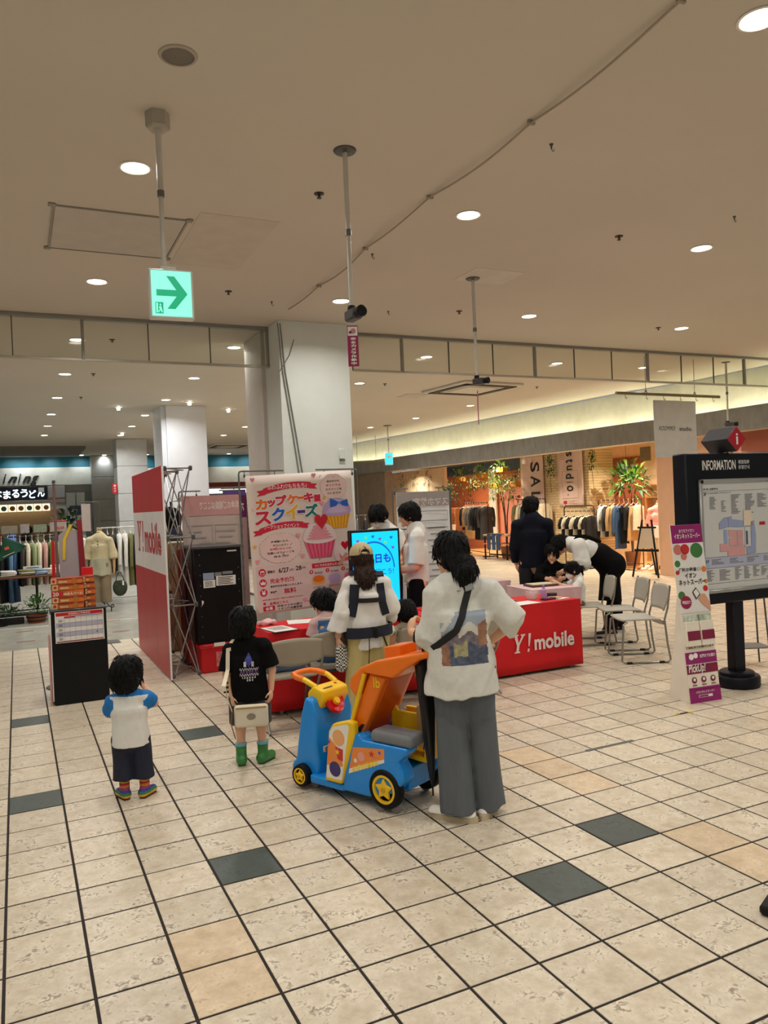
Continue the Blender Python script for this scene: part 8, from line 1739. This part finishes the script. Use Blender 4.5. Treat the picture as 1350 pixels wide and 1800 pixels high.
t = thing('shop_table', 'low wooden shop table with folded denim near the brick pier', 'table', (12.7, 18.9, 0), R(95)); G().box((0, 0, .70), (1.1, .5, .05), .006).obj('table_top', OAK, t); G().box((0, 0, .45), (1.1, .5, .03), .004).obj('shelf', OAK, t); [G().box((x, y, .35), (.04, .04, .7), .004).obj('leg', DK, t) for x in (-.5, .5) for y in (-.22, .22)]; G().box((0, 0, .12), (1.1, .04, .04), .004).obj('stretcher', DK, t)
for k in range(3): o = thing('folded_denim', '%s pair of blue jeans draped over the low shop table, from left' % ORD[k], 'jeans', (12.42, 18.65+.25*k, .0), 0, 'jeans on the low shop table'); G().box((0, 0, .50), (.03, .16, .44), .01).obj('jeans_leg', M('cloth_denim_blue', COLN['denim blue'], .85), o); G().box((.08, 0, .735), (.18, .17, .03), .01).obj('waistband', M('cloth_denim_blue'), o)
t = thing('wood_cabinet', 'brown drawer cabinet against the orange wall', 'cabinet', (14.2, 24.2, 0)); G().box((0, 0, .75), (.5, 1.2, 1.5), .01).obj('body', M('cabinet_brown', (134, 84, 42), .5), t); [G().box((-.255, -.4+.4*j, .3+.3*k), (.02, .37, .27), .006).obj('drawer', M('drawer_brown', (120, 72, 36), .5), t) for j in range(3) for k in range(4)]
t = thing('plant_box', 'white basket on a dark stool beside the orange wall rack', 'basket', (13.35, 22.9, 0)); G().box((0, 0, .3), (.36, .36, .6), .01).obj('stool', M('stool_brown', (70, 44, 30), .6), t); G().lathe([(.14, .6), (.18, .95), (.165, .95), (.13, .63)], 20).obj('basket', M('pale_basket', (222, 206, 190), .7), t)
t = thing('white_plinth', 'pale plinth block beside the shop entrance', 'plinth', (12.55, 24.0, 0)); G().box((0, 0, .36), (.5, .5, .72), .01).obj('block', M('plinth_white', (226, 206, 190), .6), t); G().box((0, 0, .735), (.54, .54, .03), .006).obj('cap', WHITE, t)
t, J = mannequin('mannequin with pink scarf, white vest and ivory trousers in the studio shop', (13.05, 13.15), 190, M('rose_scarf', (236, 160, 150), .85, bump=.2, bscale=12), 'scarf_wrap', .72, M('ivory_cloth'), .95, M('ivory_trouser', (226, 204, 176), .85), H=1.66)
t = thing('sneaker_pair', 'white sneakers on the floor at the feet of the pink-scarf mannequin', 'shoes', (12.72, 13.1, .004), R(100)); JJ = skeleton(1.6, 0); [shoe(t, JJ, i, WCOT, M('white_sole'), L=.27, vox=.009) for i in (0, 1)]
t = thing('chalk_easel', 'black A-frame easel standing before the peach wall', 'easel', (11.8, 12.2, 0), R(-70))
for s in (-1, 1): G().tube([(s*.28, -.15, 0), (s*.10, .0, 1.18)], .02, 6).obj('leg', BLACKP, t)
G().tube([(0, .35, 0), (0, .02, 1.1)], .02, 6).obj('rear_leg', BLACKP, t); G().box((0, -.06, .55), (.52, .04, .05), .005).obj('tray', BLACKP, t); G().box((0, -.015, 1.02), (.4, .03, .04), .005).obj('top_bar', BLACKP, t); G().box((0, -.05, .8), (.34, .012, .42), .003, rot=(R(-8), 0, 0)).obj('board', M('easel_board', (206, 186, 160), .6), t)
# shelf unit
t = thing('box_shelf', 'light oak box shelving with small goods at the back of the studio shop', 'shelf', (14.72, 14.2, 0)); OK2 = M('oak_dark_in', (176, 124, 72), .5)
for z in (.02, .8, 1.28, 1.62, 1.94): G().box((0, 0, z), (.4, 1.7, .03), .004).obj('shelf_board', OAK, t)
for y in (-.84, -.3, .25, .84): G().box((0, y, .97), (.4, .03, 1.94), .004).obj('divider', OAK, t)
G().box((.18, 0, .97), (.03, 1.7, 1.94)).obj('back_panel', OK2, t); G().box((0, -.55, 2.15), (.36, .5, .4), .005).obj('top_box', OAK, t)
rg = random.Random(21)
for k in range(9):
    z = [.82, 1.30, 1.64][k % 3]; o = thing('shelf_item', '%s small item on the oak box shelving counted from the left' % ORD[k], 'ornament', (14.62, 14.9-.16*k, z), 0, 'goods on the oak box shelving'); G().lathe([(.03+.01*(k % 2), 0), (.05, .05), (.045, .14), (.02+.01*(k % 3), .17)], 12).obj('vessel', [WHITE, BLACKP, CRM, M('copper', (150, 90, 60), .4, .6)][k % 4], o); G().lathe([(.02, .168), (.024, .18), (.012, .19)], 10).obj('rim', OAK, o)
# plants in the shop
def tree(label, loc, h, n, r, ln, w, mats, seed, name='potted_tree'):
    t = thing(name, label, 'plant', (*loc, 0)); G().lathe([(.15, 0), (.19, .34), (.17, .34), (.13, .03)], 20).obj('pot', M('pot_clay', (170, 120, 84), .7), t)
    rg = random.Random(seed); 
    for k in range(3): a = rg.uniform(0, 6); G().tube([(0, 0, .3), (.06*math.cos(a), .06*math.sin(a), h*.55), (.2*math.cos(a), .2*math.sin(a), h*.85)], [.022, .018, .012], 6).obj('stem', M('bark', (90, 70, 50), .8), t)
    foliage('foliage', t, (0, 0, h*.82), n, r, ln, w, mats, .1, seed)
tree('glossy broad-leaved potted tree behind the bronze rack', (13.4, 14.35), 2.35, 170, .55, .34, .05, LF, 31)
tree('slender palm-like potted tree in front of the rose wall', (12.95, 19.0), 2.3, 260, .5, .30, .014, [LF[1], LF[2], M('straw_leaf', (170, 160, 90), .6)], 33)
tree('dark potted shrub at the foot of the taupe wall', (9.8, 23.4), 1.3, 200, .5, .16, .03, [LF[0], M('shrub_dark', (26, 44, 26), .6)], 34)
for i, (y, z, x) in enumerate([(22.9, 2.05, 13.3), (21.9, 2.45, 13.2), (21.0, 2.1, 13.1), (20.3, 2.5, 13.0), (19.6, 2.15, 13.0), (19.1, 2.6, 12.95), (18.45, 2.15, 12.95)]):
    t = thing('hanging_planter', 'yellow box planter with trailing green plants hung in the shop, %s from left' % ORD[i], 'planter', (x, y, z), 0, 'hanging box planters in the studio shop'); G().box((0, 0, 0), (.18, .34, .15), .01).obj('box', M('planter_ochre', (196, 128, 30), .6), t)
    for s in (-.14, .14): G().tube([(0, s, .07), (0, s*.3, 3.15-z)], .004, 5).obj('wire', DSTEEL, t)
    foliage('foliage', t, (0, 0, .08), 70, .30, .16, .028, LF, .1, 40+i); foliage('trailing_vine', t, (-.05, .1*(-1)**i, -.3), 40, .12, .08, .018, LF[:2], -.8, 50+i, 2.6)
t = thing('hanging_plant', 'dark round hanging plant before the terracotta wall', 'plant', (13.9, 15.0, 2.25)); G().tube([(0, 0, .1), (0, 0, .93)], .005, 5).obj('wire', DSTEEL, t); G().lathe([(.04, -.1), (.12, -.05), (.13, .06), (.11, .06)], 16).obj('pot', BLACKP, t); foliage('foliage', t, (0, 0, .05), 130, .32, .12, .035, [LF[0], LF[1]], -.1, 61)
for i, y in enumerate((25.6, 24.6, 23.7)):
    t = thing('wall_plant', 'dried plant bunch hung high on the cream shop wall, %s from left' % ORD[i], 'plant', (12.95, y, 2.72), 0, 'dried bunches on the cream wall'); G().tube([(0, 0, .1), (0, 0, -.1)], .005, 5).obj('cord', IRON, t); foliage('foliage', t, (0, 0, -.2), 60, .25, .16, .012, [M('dry_leaf', (120, 108, 66), .8), LF[0]], -.8, 70+i, 1.6)
t = thing('leafy_branch', 'small leafy plant peeping over the pale grey sheer poster', 'plant', (8.9, 15.3, 0)); G().lathe([(.12, 0), (.15, .3), (.13, .3), (.1, .03)], 18).obj('pot', M('pot_clay'), t); G().tube([(0, 0, .25), (.02, 0, 1.75)], .014, 6).obj('stem', M('bark'), t); foliage('foliage', t, (0, 0, 1.8), 46, .22, .2, .03, LF[:2], .1, 81)
t = thing('info_stand', 'slanted white notice on a slim stand before the taupe wall', 'stand', (9.2, 19.6, 0), R(30)); G().tube([(0, 0, 0), (0, 0, 1.45)], .018, 8).obj('pole', DSTEEL, t); G().box((0, -.02, 1.55), (.22, .02, .32), .004, rot=(R(-20), R(12), 0)).obj('notice', WPAP, t); G().lathe([(.16, 0), (.16, .02), (.02, .03)], 18).obj('base', DSTEEL, t); G().box((0, -.045, 1.66), (.2, .006, .06), .001, rot=(R(-20), R(12), 0)).obj('header', RED, t)
rack('low pale rack of grey clothes in the distance behind the cupcake poster', 'the distant rack behind the cupcake poster', (8.0, 20.6), (9.3, 20.0), 1.45, [('shirt', 'grey'), ('shirt', 'dark green'), ('shirt', 'white'), ('shirt', 'grey'), ('shirt', 'charcoal'), ('shirt', 'white')], STEEL)
# shop lighting: track spots and hidden ceiling lamps of the studio shop
SPOT = M('track_head', (230, 226, 218), .4)
for i, (x, y, e, c) in enumerate([(12.9, 13.9, 60, (1, .84, .64)), (14.2, 13.9, 34, (1, .84, .64)), (12.6, 12.9, 45, (1, .84, .64)), (11.5, 16.0, 34, (1, .84, .64)), (12.6, 19.2, 60, (1, .84, .62)), (13.6, 20.9, 70, (1, .84, .62)), (12.2, 24.3, 55, (1, .86, .68)), (13.6, 23.4, 60, (1, .82, .6)), (11.75, 10.2, 26, (1, .84, .66)), (14.6, 16.5, 50, (1, .82, .62))]):
    t = thing('track_spotlight', 'small white track spotlight on the shop ceiling, %s from the near end' % ORD[i], 'spotlight', (x, y, 3.18 if x > 12 else 2.78), 0, 'track spotlights in the studio shop'); G().tube([(0, 0, 0), (0, 0, -.08)], .01, 6).obj('stem', SPOT, t); G().lathe([(.03, 0), (.045, -.03), (.045, -.12), (.04, -.125)], 16, (0, 0, -.06)).obj('head', SPOT, t); G().lathe([(0, -.122), (.038, -.122)], 16, (0, 0, -.06), cap=False).obj('lens', LENS, t)
    ld = bpy.data.lights.new('spot', 'AREA'); ld.shape = 'DISK'; ld.size = .1; ld.energy = e; ld.color = c; ld.spread = R(140); o = bpy.data.objects.new('lamp', ld); COL.objects.link(o); o.parent = t; o.location = (0, 0, -.2)
